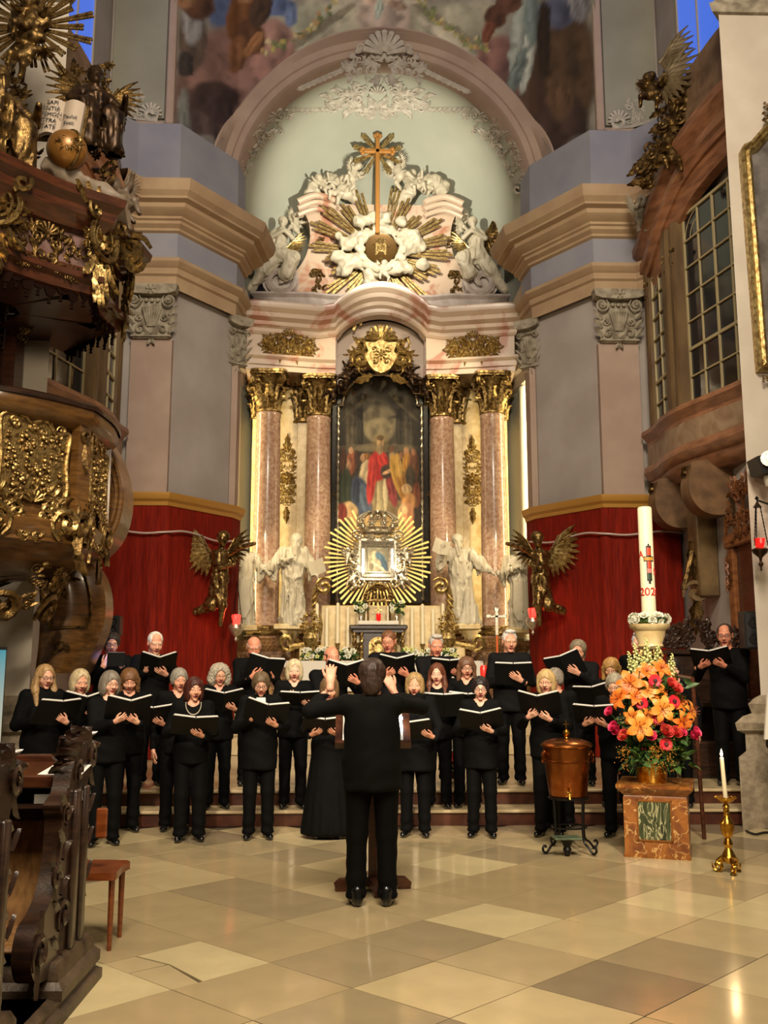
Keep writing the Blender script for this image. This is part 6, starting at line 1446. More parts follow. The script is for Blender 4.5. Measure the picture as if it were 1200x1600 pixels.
def shoe_mesh(fm):
 if fm not in shoe_c:
  V,F=nets(lambda P:np.maximum(smu([ell(P,(0,-.085,.03),(.042,.085,.042)),ell(P,(0,.035,.045),(.038,.06,.055)),cap(P,(0,.03,.05),(0,.04,.10),.036,.042)],.03),-P[:,2]),(-.07,-.2,-.01),(.07,.13,.15),.011);b=MB();b.add(V,F);shoe_c[fm]=b.mesh('shoe',blk_sat,ang=180)
 return shoe_c[fm]
fold_cover=M('folder_black',C(6,6,6),.6,spec=.25,bump=(200,.1,.002));fold_grey=M('folder_lining',C(104,94,70),.6)
def folder_parts(op,flat):
 """open music folder: hinge along v at u=0; each side tilts up by op degrees; page stack inside; u right, v up the page, h towards the reader"""
 cov,pag=MB(),MB();w_,L_=.225,.31
 for s in(-1,1):
  A=R(op);d=np.array((s*math.cos(A),0,math.sin(A)));n=np.array((-s*math.sin(A),0,math.cos(A)))
  def slab(mb,u0,u1,v0,v1,h0,h1,mm=0):
   q=[d*u+np.array((0,v,0))+n*h for h in(h0,h1) for v in(v0,v1) for u in(u0,u1)]
   f=[(0,2,3,1),(4,5,7,6),(0,1,5,4),(2,6,7,3),(0,4,6,2),(1,3,7,5)];mb.add(np.array(q),f if s>0 else[t[::-1] for t in f],mm)
  slab(cov,0,w_,-L_/2,L_/2,-.004,.0)
  for k in range(3):slab(pag,.006,w_-.012-.004*k,-L_/2+.006,L_/2-.006+.012+.003*k,.001+.004*k,.004+.004*k)
 cov.tube([(0,-L_/2,-.003),(0,L_/2,-.003)],.009,6);return cov,pag
def person(k):
 """k: settings of one figure; built facing -Y at the origin, then turned and set in place"""
 name=k.get('name','singer');fm=k['sex']=='f';H=k['H'];q=H/1.72;X0,Y0,Z0=k['pos'];rot=k['rot'];Rm=Rz(rot);base=np.array((X0,Y0,Z0))
 root=thing('person',k['label'],'person',tuple(base),k.get('group'))
 TW=lambda V:np.asarray(V)@Rm.T+base
 hs=(1.03 if fm else 1.08)*(.5+.5*q);chin=H-.228*hs;hy=-.015
 Hr=Rz(k.get('hyaw',0))@Rx(k.get('hpitch',6))@Ry(k.get('hroll',0))
 piv=np.array((0,.02,chin+.01));HT=lambda V:(np.asarray(V)*hs-np.array((0,.02,.01)))@Hr.T+piv
 sw=(.158 if fm else .178)*q;Sz=chin-.075*q if fm else chin-.08*q
 SL,SR=np.array((sw,.025,Sz)),np.array((-sw,.025,Sz));L1,L2=.295*q,.25*q
 # hands and folder
 wr={};folder=None
 if k.get('folder'):
  fpx,fpy,pitch,roll,yaw,op=k['folder'];fpy+=5;pitch*=.9;fy=k.get('fy',.36);Yw=Y0-fy*math.cos(R(rot))
  fw_=W(fpx,fpy,Yw);lp=(fw_-base)@Rm;fc=np.array((lp[0],-fy,lp[2]))
  fc[0]=np.clip(fc[0],-.34,.34)
  th=R(pitch);t=np.array((0,-math.cos(th),math.sin(th)));n=np.array((0,math.sin(th),math.cos(th)));Rf=np.stack([np.array((-1.0,0,0)),t,n],1)
  # u to the reader's right (= -x), v up the page, h to the reader; then yaw about the page normal and roll
  Rf=np.stack([np.cross(t,n),t,n],1);Rf=Rz(yaw)@Rf@rotm('Z',0)@Ry(0);Rf=rotm('Y',-roll)@Rf
  folder=(fc,Rf,op)
  u_,v_,n_=Rf[:,0],Rf[:,1],Rf[:,2]
  for h in k.get('hands','LR'):
   s=1 if h=='L' else-1
   off=k.get('hoff'+h,(.07,-.06));side=u_*(off[0]*(1 if(u_[0]*s)>0 else-1))
   f=unit(v_*.55+np.array((-s,0,0))*.75);zb=-n_;A_=R(op);
   pos=fc+side+v_*off[1]-n_*(.028-abs(off[0])*math.sin(A_))-f*.075
   wr[h]=(pos,f,zb,.30)
 for h in 'LR':
  if 'h'+h in k:p_,f_,b_,c_=k['h'+h];wr[h]=(np.array(p_,float)*q,unit(f_),unit(b_),c_)
  elif h not in wr:
   s=1 if h=='L' else-1
   if folder:fc,Rf,op=folder;wr[h]=(fc+np.array((s*.13,0,0))+Rf[:,2]*.06-Rf[:,1]*.13,unit((-s*.5,-.6,.5)),unit((0,-.5,-.6)),.3)
   else:wr[h]=(np.array((s*.25,-.02,.84))*q,unit((0,-.12,-1)),unit((s,-.3,0)),.3)
 el={}
 for h,S in(('L',SL),('R',SR)):
  s=1 if h=='L' else-1;p=wr[h][0]-wr[h][1]*.03;d=p-S;D=np.linalg.norm(d)
  el[h]=ik(S,p,L1 if D<(L1+L2) else D*.54,L2 if D<(L1+L2) else D*.48,np.array(k.get('pole'+h,(s*.55,.25,-1.0))))
 skin=skins[k.get('skin',0)]
 # --- body: one mesh (trunk and limbs, neck and head, hands)
 b=MB();g=.85
 def body_fn(P):
  d=ell(P,(0,.015,(Sz+.9*q)/2+.06),(.145*q*g*1.1,.095*q,.27*q));d=sm(d,ell(P,(0,.01,.93*q),(.145*q,.105*q,.14*q)),.07);d=sm(d,cap(P,SL*(.8,1,1),SR*(.8,1,1),.055*q),.06);d=sm(d,cap(P,(0,.03,Sz),(0,.02,chin-.01),.05,.046),.03)
  for h,S in(('L',SL),('R',SR)):
   w0=wr[h][0]-wr[h][1]*.04;d=sm(d,cap(P,S,el[h],.042,.034),.03);d=sm(d,cap(P,el[h],w0,.034,.022),.02)
  A=np.c_[np.abs(P[:,0]),P[:,1],P[:,2]];d=sm(d,cap(A,(.085*q,.01,.88*q),(.09*q,0,.48*q),.072*q,.048*q),.03);d=sm(d,cap(A,(.09*q,0,.48*q),(.095*q,.02,.07),.046*q,.034*q),.02);return d
 V,F=nets(body_fn,(-.55,-.62,.03),(.55,.26,chin+.02),.030);b.add(TW(V),F,0)
 hv,hf,hm=head_mesh(k['sex'],k.get('mouth',.008));b.add(TW(HT(hv)),hf,hm)
 for h in 'LR':
  p,f,zb,cu=wr[h];zb=unit(zb-f*(zb@f));yb=np.cross(zb,f);s=1 if h=='L' else-1
  hvv,hff=hand_mesh(cu);sc=(.92 if fm else 1.04)*(.4+.6*q);B_=np.stack([f,yb,zb],1);vv=hvv*sc
  # thumb points up the body; mirror for the other hand
  want_up=k.get('thumb'+h,1);
  if(yb[2]*want_up)<0 or(h in k.get('flip','')):vv=vv*np.array((1,-1,1));hff=hff[:,::-1]
  b.add(TW(vv@B_.T+p),hff,0)
 o=b.build('body',[skin,lipm,eyew,iris,mouthd,hairm(k['hc']) if k.get('brow',True) else brow_m],root,ang=180)
 # --- hair
 if k.get('hair'):
  V,F=hair_mesh(k['hair']);b=MB();b.add(TW(HT(V)),F);b.build('hair',[hairm(k['hc'])],root,ang=180)
 if k.get('beard'):
  V,F=nets(lambda P:np.maximum(np.maximum(ell(P,(0,-.028,.050),(.063,.068,.066))+.004*(vnoise(P*90,3)-.5),P[:,2]-.066-.3*np.clip(P[:,1]+.03,0,1)),-ell(P,(0,-.1,.045),(.026,.04,.013))),(-.08,-.11,-.03),(.08,.05,.1),.0075);b=MB();b.add(TW(HT(V)),F);b.build('beard',[hairm(k['hc'])],root,ang=180)
 if k.get('glasses'):
  b=MB();r_=.0026 if k['glasses']=='dark' else .0017
  for s in(-1,1):
   lp_=[(s*.033+.023*math.cos(a)*(1.05),-.104+.012*abs(s*.033+.023*math.cos(a))*4*.4,.109+.0165*math.sin(a)) for a in np.linspace(0,2*pi,15)];b.tube(HT(np.array(lp_)),r_,5,caps=False);b.tube(HT(np.array([(s*.058,-.094,.113),(s*.076,-.04,.117),(s*.079,.012,.116)])),r_,4)
  b.tube(HT(np.array([(-.010,-.106,.112),(0,-.108,.115),(.010,-.106,.112)])),r_,4);b.v=[TW(np.concatenate(b.v))];b.build('glasses',[black_plastic if k['glasses']=='dark' else brass],root,ang=180)
  # --- clothes
 hem=k.get('hem',.80)*q;fl=k.get('flare',0.0);top_m=k.get('top',blacks[0]);dress=k.get('dress',False)
 def top_fn(P):
  d=ell(P,(0,.015,1.20*q),((.172 if fm else .188)*q*k.get('bulk',1),(.128 if fm else .132)*q*k.get('bulk',1),.27*q))
  if fm:d=sm(d,ell(np.c_[np.abs(P[:,0]),P[:,1],P[:,2]],(.075*q,-.075,1.22*q),(.075*q,.07,.085*q)),.05)
  d=sm(d,ell(P,(0,.012,.98*q),((.185+fl)*q,(.140+fl*.6)*q,.22*q)),.08)
  d=sm(d,cap(P,SL,SR,.066*q),.06)
  lo_=P*np.array((1/1.28,1,1));d=sm(d,cap(lo_,(0,.01,.96*q),(0,.01,hem-.1),(.142+fl)*q,(.150+fl*1.2)*q),.05)
  d=np.maximum(d,hem-P[:,2])
  for h,S in(('L',SL),('R',SR)):
   w0=wr[h][0]-wr[h][1]*.035;d=sm(d,cap(P,S,el[h],.064*q,.056*q),.03);d=sm(d,cap(P,el[h],w0,.055*q,.040),.03)
  d=d+.010*(vnoise(P*np.array((9,9,7)),int(X0*50)%97)-.5)+.008*np.sin(P[:,2]*38+P[:,0]*25+5*vnoise(P*5,3))*np.clip((1.25*q-P[:,2])*2,0,1)*.5
  nk=k.get('neck','v' if fm else 'collar')
  d=sm(d,cap(P,(0,.03,Sz+.01),(0,.025,Sz+.07),.082,.064),.04);d=np.maximum(d,P[:,2]-(Sz+(.075 if nk=='collar' else .10 if nk=='roll' else .065)))
  if nk=='v':d=np.maximum(d,-cap(P,(0,-.14,Sz-.08),(0,-.05,Sz+.10),.022,.068));d=np.maximum(d,-cap(P,(0,.015,Sz+.03),(0,.01,Sz+.2),.058))
  elif nk=='crew':d=np.maximum(d,-cap(P,(0,-.02,Sz+.05),(0,.01,Sz+.2),.058,.062))
  for h in 'LR':
   w0=wr[h][0];f=wr[h][1];d=np.maximum(d,np.where(np.linalg.norm(P-w0,axis=1)<.12,(P-w0)@f+.014,-1))
  return d
 V,F=nets(top_fn,(-.62,-.66,hem-.03),(.62,.28,Sz+.12),.0215);b=MB();b.add(TW(V),F);b.build('dress_top' if dress else('jacket' if k.get('jacket') else 'top'),[top_m],root,ang=180)
 if k.get('neck','')=='collar' or(not fm and 'neck' not in k):
  b=MB();cz=Sz+.055
  for s in(-1,1):b.grid(np.array([[(s*.06*math.sin(a),.02-.07*math.cos(a)-rr_*.02,cz+.02-rr_*.055-.012*(1-abs(math.cos(a)))) for rr_ in(0,1)] for a in np.linspace(.15,pi,8)]),0)
  b.v=[TW(np.concatenate(b.v))];b.build('collar',[k.get('collar',top_m)],root,ang=180)
 if k.get('shirt'):
  b=MB();b.v=[];b.add(TW(np.array([(-.045,-.085,Sz+.04),(.045,-.085,Sz+.04),(.05,-.10,Sz-.02),(.012,-.125,Sz-.06),(-.012,-.125,Sz-.06),(-.05,-.10,Sz-.02),(0,-.118,Sz-.0)])),[(0,6,1),(1,6,2),(2,6,3),(3,6,4),(4,6,5),(5,6,0)]);b.build('shirt_front',[linen],root)
 if k.get('beads'):
  b=MB();tt=np.linspace(-pi*.5,pi*1.5,40);
  for a in np.linspace(-.15,pi+.15,26):b.lathe([(0,-.007),(.0065,0),(0,.007)],tuple(TW(np.array([[.075*math.cos(a),-.10-.045*math.sin(a),Sz+.03-.10*math.sin(a)]]))[0]),5)
  b.build('bead_necklace',[M('pearl',C(216,204,180),.3)],root,ang=180)
 if k.get('scarf'):
  V,F=nets(lambda P:np.abs(ell(P,(0,-.01,Sz+.02),(.105,.10,.06)))-.02+.008*np.sin(P[:,2]*90+P[:,0]*30),(-.16,-.16,Sz-.08),(.16,.14,Sz+.10),.013);b=MB();b.add(TW(V),F);b.build('scarf',[k['scarf']],root,ang=180)
 if k.get('skirt'):
  def sk(P):
   z=P[:,2]/q;an_=np.arctan2(P[:,1],P[:,0]);r_=np.interp(z,[.05,.5,.9,1.02],[.27,.22,.175,.14])*q+.012*np.sin(an_*16)*np.clip(1-z,0,1)
   return np.maximum((np.hypot(P[:,0]/1.1,P[:,1]/.85)-r_)*.8,np.maximum(P[:,2]-1.0*q,.03-P[:,2]))
  V,F=nets(sk,(-.4,-.34,0),(.4,.34,1.03*q),.026);b=MB();b.add(TW(V),F);b.build('skirt',[k.get('bottom',blacks[2])],root,ang=180)
 else:
  sp=k.get('stance',.085);le=k.get('legs',1.0)
  def tr(P):
   A=np.c_[np.abs(P[:,0]),P[:,1],P[:,2]];d=ell(P,(0,.012,.93*q),(.172*q,.132*q,.15*q));d=sm(d,cap(A,(sp*q,.01,.86*q),(sp*q+.006,-.005,.48*q),.094*q*le,.072*q*le),.03);d=sm(d,cap(A,(sp*q+.006,-.005,.48*q),(sp*q+.012,.012,.06),.07*q*le,.066*q*le),.03)
   d=d+.007*np.sin(P[:,2]*44+6*vnoise(P*6,5))*np.clip((.35*q-P[:,2])*4,0,1)+.006*(vnoise(P*11,9)-.5);return np.maximum(d,.045-P[:,2])
  V,F=nets(tr,(-.3,-.22,0),(.3,.25,1.06*q),.021);b=MB();b.add(TW(V),F);b.build('trousers',[k.get('bottom',blacks[2])],root,ang=180)
 for s in(-1,1):
  sx=s*(k.get('stance',.085)*q+.012);r3=Rm@Rz(s*12);sh=place('shoe',shoe_mesh(fm),root,TW(np.array([(sx,.01,0.0)]))[0]+np.array((0,0,.002)),rot=Matrix(r3.tolist()),scale=.92 if fm else 1.05)
 if folder:
  fc,Rf,op=folder;cov,pag=folder_parts(op,0);wf=thing('music_folder',k['flabel'],'folder',tuple(TW(fc[None])[0]),'black music folders of the choir')
  for mb,nm,mt in((cov,'cover',fold_cover),(pag,'pages',paper)):
   mb.v=[TW(np.concatenate(mb.v)@Rf.T+fc)];mb.build(nm,[mt],wf,smooth=False)
 return root
G1,G2,G3=(128,122,112),(176,170,158),(206,202,194)
row_label={}
def P_(key,crown,Y,z,sex,rot,hair,hc,folder=None,hands='LR',label='',flabel='',**kw):
 p=W(crown[0],crown[1]+1,Y);d=dict(sex=sex,H=p[2]-z,pos=(p[0],Y,z),rot=rot,hair=hair,hc=hc,folder=folder,hands=hands,label=label,flabel=flabel,**kw)
 d['top']=kw.get('top',blacks[hash(key)%3 if False else sum(map(ord,key))%3]);return person(d)
S1,S2=.165,.33
BR=(92,60,38)
P_('l',(70,1037),9.85,0,'f',28,'long',(176,140,92),(92,1110,52,0,14,8),'L','singer in black and dark glasses, leftmost of the choir, holding a black folder','black folder held by the leftmost singer in dark glasses',glasses='dark',hyaw=12,neck='roll',mouth=.006,skin=1,hoffL=(.04,-.05))
P_('m',(125,1044),10.05,0,'f',24,'bob',(196,176,136),(131,1102,50,0,8,22),'L','singer in black, second from the left, reading from a folder with raised right page','black folder held by the second singer from the left',hyaw=8,neck='crew',mouth=.004,hpitch=12)
P_('y',(172,1047),9.75,0,'f',22,'bobfringe',(128,118,104),(203,1109,50,0,0,20),'LR','singer in black and thin glasses standing nearest the pew, folder held wide open','wide open black folder held by the singer nearest the pew',glasses='thin',hyaw=14,neck='crew',mouth=.004,skin=1,hoffL=(.03,-.07),hoffR=(.05,-.06))
P_('n',(203,1042),10.5,0,'f',20,'shag',(122,84,50),(238,1116,42,0,0,10),'L','singer in black looking down, between the pew singer and the red cloth','black folder of the downward-looking singer behind the pew singer',hyaw=-4,hpitch=20,neck='crew',mouth=.002)
P_('a',(175,987),11.85,S2,'m',18,'mop',(44,32,26),None,'LR','singer in black with face lit blue by the tablet in his hands','',glasses='dark',mouth=.006,hpitch=10,neck='crew',hL=((.10,-.34,1.33),(-.5,-.2,.8),(0,-1,.1),.35),hR=((-.10,-.34,1.33),(.5,-.2,.8),(0,-1,.1),.35))
P_('b',(242,986),11.7,S2,'m',16,'recede',(222,216,206),(248,1037,46,0,0,24),'L','singer in black with open folder, back row before the left red cloth','black folder held by the back row singer before the left red cloth',hyaw=10,hpitch=14,mouth=.005,neck='crew',hoffL=(.03,-.07))
P_('o',(280,1043),10.6,0,'f',16,'shortf',(150,142,128),None,'','singer in black squeezed behind the one with the pale bead necklace','',mouth=.007,neck='v',hyaw=8)
P_('z',(303,1057),9.95,0,'f',12,'pageboy',(70,28,18),(304,1131,40,-3,0,6),'L','front row singer in black with a pale bead necklace, mouth open','black folder held level by the front singer with the bead necklace',beads=True,hyaw=12,mouth=.010,neck='crew',hpitch=4,hoffL=(.02,-.07),legs=1.12)
P_('p',(343,1036),10.98,S1,'f',12,'curly',(176,166,146),(349,1093,44,0,0,16),'L','singer in black and thin glasses above and right of the bead necklace singer','black folder held by the singer above the bead necklace singer',glasses='thin',hyaw=6,mouth=.003,hpitch=10)
P_('c',(397,993),11.7,S2,'m',8,'bald',(190,180,168),(414,1042,66,-10,12,14),'R','back row singer in black with large slanting folder before the left saint','large black folder slanting upward before the left saint',glasses='thin',hpitch=14,mouth=.003,skin=2,neck='collar')
P_('aa',(408,1048),10.05,0,'f',8,'shortf',(104,84,58),(416,1113,46,-8,0,16),'L','front row singer in buttoned black jacket with white shirt collar and glasses','black folder held by the front singer with the white shirt collar',glasses='dark',hpitch=16,mouth=.003,neck='collar',shirt=True,jacket=True,hem=.70,top=blacks[1],hoffL=(.05,-.08))
P_('q',(460,1029),11.0,S1,'f',6,'bob',(208,190,150),(468,1088,30,0,0,4),'L','singer in wide V-neck black top left of the conductor, folder held flat','black folder held flat left of the conductor',hpitch=8,mouth=.006,skin=1)
P_('d',(518,1009),11.1,S1,'m',4,'bald',(70,54,42),(541,1051,50,0,0,24),'L','bearded singer in black just left of the conductor head, back row','black folder held beside the conductor raised hand',beard=True,hyaw=14,hpitch=2,mouth=.004,skin=2)
P_('r',(515,1055),10.1,0,'f',2,'bobfringe',(120,92,62),(508,1132,36,0,0,8),'LR','front row singer in long black skirt hidden behind the conductor arm','black folder below the conductor raised arm',hpitch=16,skirt=True,mouth=.003,neck='crew')
P_('e',(608,984),11.8,S2,'m',-2,'short',(120,78,50),(620,1040,52,0,0,20),'LR','back row singer in black with thin glasses in front of the tabernacle','black folder held in front of the tabernacle',glasses='thin',hpitch=10,mouth=.007,skin=2,top=grey_cloth,hyaw=-10)
P_('f',(680,990),11.8,S2,'m',-6,'shortgrey',(190,184,172),(703,1040,40,0,0,8),'L','back row singer in charcoal shirt looking down right of the tabernacle','black folder held by the charcoal-shirted back row singer',hpitch=14,hyaw=12,mouth=.003,top=grey_cloth,skin=2)
P_('s',(648,1050),10.15,0,'f',-8,'bob',(168,136,88),(640,1138,40,0,0,10),'L','front row singer in puffy black jacket and scarf right of the conductor','black folder half behind the conductor right sleeve',mouth=.008,jacket=True,top=blacks[1],hem=.68,scarf=blacks[0],neck='roll',hoffL=(.16,-.05),flare=.02)
P_('t',(683,1035),10.98,S1,'f',-8,'longred',(104,56,34),(694,1098,56,0,0,6),'','singer with long hair over black top behind the puffy jacket','black folder held upright behind the puffy jacket',mouth=.006,hyaw=-2,neck='crew',skin=1)
P_('u',(728,1025),11.0,S1,'f',-10,'shag',(112,76,52),(733,1092,36,0,0,8),'','singer in black and dark glasses above the front singer with short dark hair','black folder with white page edge above the short-haired front singer',glasses='dark',mouth=.009,hyaw=10)
P_('bb',(750,1056),10.1,0,'f',-10,'shortf',(34,24,22),(752,1124,40,2,0,14),'L','front row singer in black jacket and dark glasses, second right of conductor','black folder with curled white pages held by the short-haired front singer in dark glasses',glasses='dark',mouth=.009,hyaw=4,jacket=True,hem=.72,hoffL=(.03,-.08),skin=1)
P_('g',(795,984),11.7,S2,'m',-12,'shortgrey',(220,214,204),(803,1049,58,0,0,4),'L','back row singer in grey-black jacket beside the processional cross','black folder held upright beside the processional cross',glasses='thin',hyaw=14,mouth=.005,top=grey_cloth,skin=0,hoffL=(.02,-.02))
P_('v',(868,1043),10.7,0,'f',-20,'shortf',(140,130,116),None,'','singer in black turned sideways just behind the copper vessel singer','',hyaw=-30,mouth=.003,neck='crew')
P_('cc',(853,1045),10.1,0,'f',-20,'pageboy',(200,168,112),(842,1101,52,0,0,20),'LR','front row singer behind the copper vessel, mouth wide open','wide open black folder above the copper vessel',glasses='thin',mouth=.013,hyaw=0,skin=1,hoffL=(.03,-.10),hoffR=(.06,-.08))
P_('h',(903,999),11.6,S2,'m',-18,'mop',(134,120,98),(882,1038,66,16,-10,14),'L','back row singer in dark shirt before the right red cloth, folder tilted up','black folder tilted up before the right red cloth',glasses='thin',mouth=.003,top=grey_cloth,beard=False)
P_('w',(955,1026),11.0,S1,'f',-22,'shag',(184,140,78),(928,1084,46,8,0,12),'L','singer in black and glasses left of the tall flowers, upper of two heads','upper black folder left of the tall flowers',glasses='thin',hpitch=14,mouth=.004)
P_('x',(960,1050),10.05,0,'f',-24,'shortf',(160,150,128),(930,1115,44,0,0,6),'LR','front row singer in black half covered by the tall flowers, lower of two heads','lower black folder left of the tall flowers',glasses='thin',hpitch=16,mouth=.004,hoffL=(.02,-.06))
P_('i',(998,988),11.8,S2,'m',-20,'shortgrey',(196,196,200),None,'','singer in black almost hidden behind the easter candle stand','',mouth=.003,skin=1)
P_('j',(1052,1027),11.0,S1,'f',-25,'shag',(40,30,26),None,'','singer in black peeking out right of the tall flowers','',mouth=.005,skin=1,neck='crew')
P_('k',(1132,974),11.5,S2,'m',-26,'recede',(64,46,36),(1110,1026,42,4,0,14),'LR','tall singer in black and glasses, rightmost of the choir, before the wooden door','black folder held by the rightmost singer',glasses='dark',mouth=.008,hyaw=-2,skin=2,neck='crew')
# tablet in the hands of the blue-lit singer
p=W(181,1030,11.45);tb=thing('tablet','dark tablet lighting the face of its holder blue','tablet',tuple(p))
b=MB();b.box(-.10,.10,-.006,.006,-.09,.09,0,.004);t_=Rz(18)@Rx(24)
b.v=[np.concatenate(b.v)@t_.T+p];b.build('case',[black_plastic],tb,smooth=False)
b=MB();b.box(-.09,.09,.0065,.0085,-.08,.08);b.v=[np.concatenate(b.v)@t_.T+p];b.build('screen',[M('tablet_screen',C(120,150,230),.3,emit=(C(120,150,255),9))],tb,smooth=False)
# the conductor, back to us
p=W(582,1030,7.3)
person(dict(sex='m',H=p[2]+.0,pos=(-.345,7.3,0),rot=180,hair='mop',hc=(58,40,30),label='conductor in loose black shirt seen from behind, both arms raised',hands='',neck='collar',hem=.79,flare=.02,bulk=1.1,legs=1.08,top=cloth('conductor_shirt',C(9,9,8)),stance=.10,hyaw=-4,hpitch=4,hL=((.31,-.14,1.56),(-.05,-.25,1),(0,1,.1),.5),hR=((-.16,-.30,1.50),(.35,-.3,.7),(0,.6,.5),.7),poleL=(.9,.3,-1.0),poleR=(-1.0,.2,-.5)))
# ================================================================== THINGS ON THE FLOOR
# ------------------------------------------------------------------ conductor's music stand
mx,my=-.33,7.78
ms=thing('music_stand','wooden music stand with cross feet and small lamp before the conductor','music stand',(mx,my,0))
b=MB();b.box(mx-.035,mx+.035,my-.03,my+.03,.03,1.12,0,.006);b.build('post',[red_wood],ms,smooth=False)
for a in(0,90):
 b=MB();c,s_=math.cos(R(a+8)),math.sin(R(a+8));pl=[(-.29,0),(-.22,0),(-.18,.03),(.18,.03),(.22,0),(.29,0),(.30,.05),(.26,.085),(.06,.10),(-.06,.10),(-.26,.085),(-.30,.05)]
 b.prism(pl,np.array((mx,my,0))-np.array((-s_,c,0))*.035,(c,s_,0),(0,0,1),np.array((-s_,c,0))*.07);b.build('foot',[red_wood],ms,smooth=False)
b=MB();b.prism([(-.30,-.02),(.30,-.02),(.30,.40),(-.30,.40)],(mx,my+.0,1.08),(1,0,0),unit((0,.62,.5)),unit((0,-.5,.62))*.02);b.prism([(-.30,-.03),(.30,-.03),(.30,0),(-.30,0)],(mx,my,1.08),(1,0,0),unit((0,.62,.5)),unit((0,-.5,.62))*.06);b.build('desk',[red_wood],ms,smooth=False)
sc_=thing('score','open white score lit by the lamp on the conductor music stand','sheet music',(mx,my+.12,1.2))
for s in(-1,1):
 b=MB();b.prism([(0,.02),(s*.24,.02),(s*.24,.36),(0,.36)],np.array((mx,my,1.08))+unit((0,-.5,.62))*(.024 if s<0 else .026),(1,0,0),unit((0,.62,.5)),unit((0,-.5,.62))*.008);b.build('page',[paper],sc_,smooth=False)
 b=MB()
 for k in range(9):b.prism([(s*.03,.06+.033*k),(s*.21,.06+.033*k),(s*.21,.064+.033*k),(s*.03,.064+.033*k)],np.array((mx,my,1.08))+unit((0,-.5,.62))*.0345,(1,0,0),unit((0,.62,.5)),unit((0,-.5,.62))*.001)
 b.build('staves',[ink],sc_,smooth=False)
X,Z=WXZ(625,1124,7.95)
lm=thing('stand_lamp','small bright clip lamp on the conductor music stand','lamp',(X,7.95,1.3))
b=MB();b.tube(smooth_path([(mx+.26,8.0,1.30),(X+.03,8.02,Z-.06),(X+.01,7.99,Z+.02),(X,7.95,Z+.01)],4),.006,6);b.build('gooseneck',[black_plastic],lm)
b=MB();b.lathe([(0,0),(.022,0),(.02,.02),(0,.03)],(X,7.945,Z),10,axis=(0,.3,1));b.build('bulb',[M('led',(1,1,1),.3,emit=((.86,.94,1.0),28))],lm);point('stand_lamp_light',(X,7.9,Z-.03),1.2,(.86,.94,1.0),.02)
# ------------------------------------------------------------------ painted plinth with the great bouquet
f0=WXZ;A=np.array((1.95,8.98));Bc=np.array((2.50,8.78));dd=unit(np.r_[Bc-A,0])[:2];nn=np.array((-dd[1],dd[0]));wd_=np.linalg.norm(Bc-A);cen=A+dd*wd_/2+nn*wd_*.62
pl_=thing('marble_plinth','ochre marbled square plinth with green panel carrying the flowers','plinth',(cen[0],cen[1],0))
ochre_marble=M('ochre_marble',C(150,92,34),.3,col2=C(104,56,20),scale=7,dist=1.2,detail=9,veins=(C(206,164,100),5.0,.02),coat=.3);green_marble=M('green_marble',C(70,78,48),.35,col2=C(40,48,30),scale=9,stretch=(3,3,.8),veins=(C(190,184,140),4.0,.03),coat=.2)
H_=.64;half=wd_/2
sq=[tuple(cen+dd*sx*half+nn*sy*half*1.1) for sx,sy in((-1,-1),(1,-1),(1,1),(-1,1))]
b=MB();b.sweep(sq,[(-.2,0.0),(.0,0.0),(.0,.02),(-.012,.05),(-.012,H_-.12),(-.02,H_-.10),(.03,H_-.05),(.045,H_-.03),(.045,H_),(-.27,H_)],0,closed=True,side=1);b.prism([(-half*.9,-half),(half*.9,-half),(half*.9,half),(-half*.9,half)],(cen[0],cen[1],H_-.02),(*dd,0),(*nn,0),(0,0,.019));b.build('block',[ochre_marble],pl_,ang=30)
o=np.array((*(cen-nn*half*1.1),0))
b2=MB();b2.prism([(-.15,.16),(.13,.16),(.13,.49),(-.15,.49)],o+np.array((*nn,0))*.008,(*dd,0),(0,0,1),np.array((*nn,0))*.006);b2.build('green_panel',[green_marble],pl_,smooth=False)
q=MB()
for u0,u1,v0,v1 in((-.165,.145,.145,.16),(-.165,.145,.49,.505),(-.165,-.15,.145,.505),(.13,.145,.145,.505)):q.prism([(u0,v0),(u1,v0),(u1,v1),(u0,v1)],o+np.array((*nn,0))*.004,(*dd,0),(0,0,1),np.array((*nn,0))*.01)
q.build('panel_border',[M('plinth_border',C(124,74,26),.35)],pl_,smooth=False)
fx,fy=cen[0]-.03,cen[1]-.03
fl=thing('flower_arrangement','tall bouquet of orange lilies and red roses in a brass vase','flowers',(fx,fy,H_))
b=MB();b.lathe([(0,0),(.13,0),(.135,.01),(.145,.17),(.155,.21),(.14,.21),(.13,.05)],(fx-.03,fy-.05,H_),22);b.build('vase',[brass],fl)
lily_m=M('lily_petal',C(236,132,38),.5,col2=C(244,158,66),scale=12);lily2_m=M('lily_petal_dark',C(226,104,26),.5,col2=C(238,134,48),scale=12);stam=M('stamen',C(120,44,14),.6);rose_m=M('rose_petal',C(224,84,74),.5,col2=C(206,58,56),scale=20);pink_m=M('gerbera_petal',C(214,36,54),.5);eye_m=M('gerbera_eye',C(60,20,26),.7);snap_m=M('snapdragon',C(226,222,164),.55,col2=C(190,196,110),scale=20);orch_m=M('magenta_petal',C(214,52,96),.5)
def lily(r=.105):
 b=MB()
 for k in range(6):
  a=k*pi/3;wd=.30 if k%2 else .24;V=[]
  for i in range(7):
   t=i/6;rr=r*(t**.9);zz=r*(.55*t-.75*t**3*.9);w_=r*wd*math.sin(pi*(t*.93+.07))**.8 if i<6 else .001;d=np.array((math.cos(a),math.sin(a),0));n_=np.array((-math.sin(a),math.cos(a),0))
   V.append([d*rr-n_*w_+np.array((0,0,zz+.01*(k%2))),d*rr+np.array((0,0,zz-.12*w_+.01*(k%2))),d*rr+n_*w_+np.array((0,0,zz+.01*(k%2)))])
  b.grid(np.array(V))
 return b
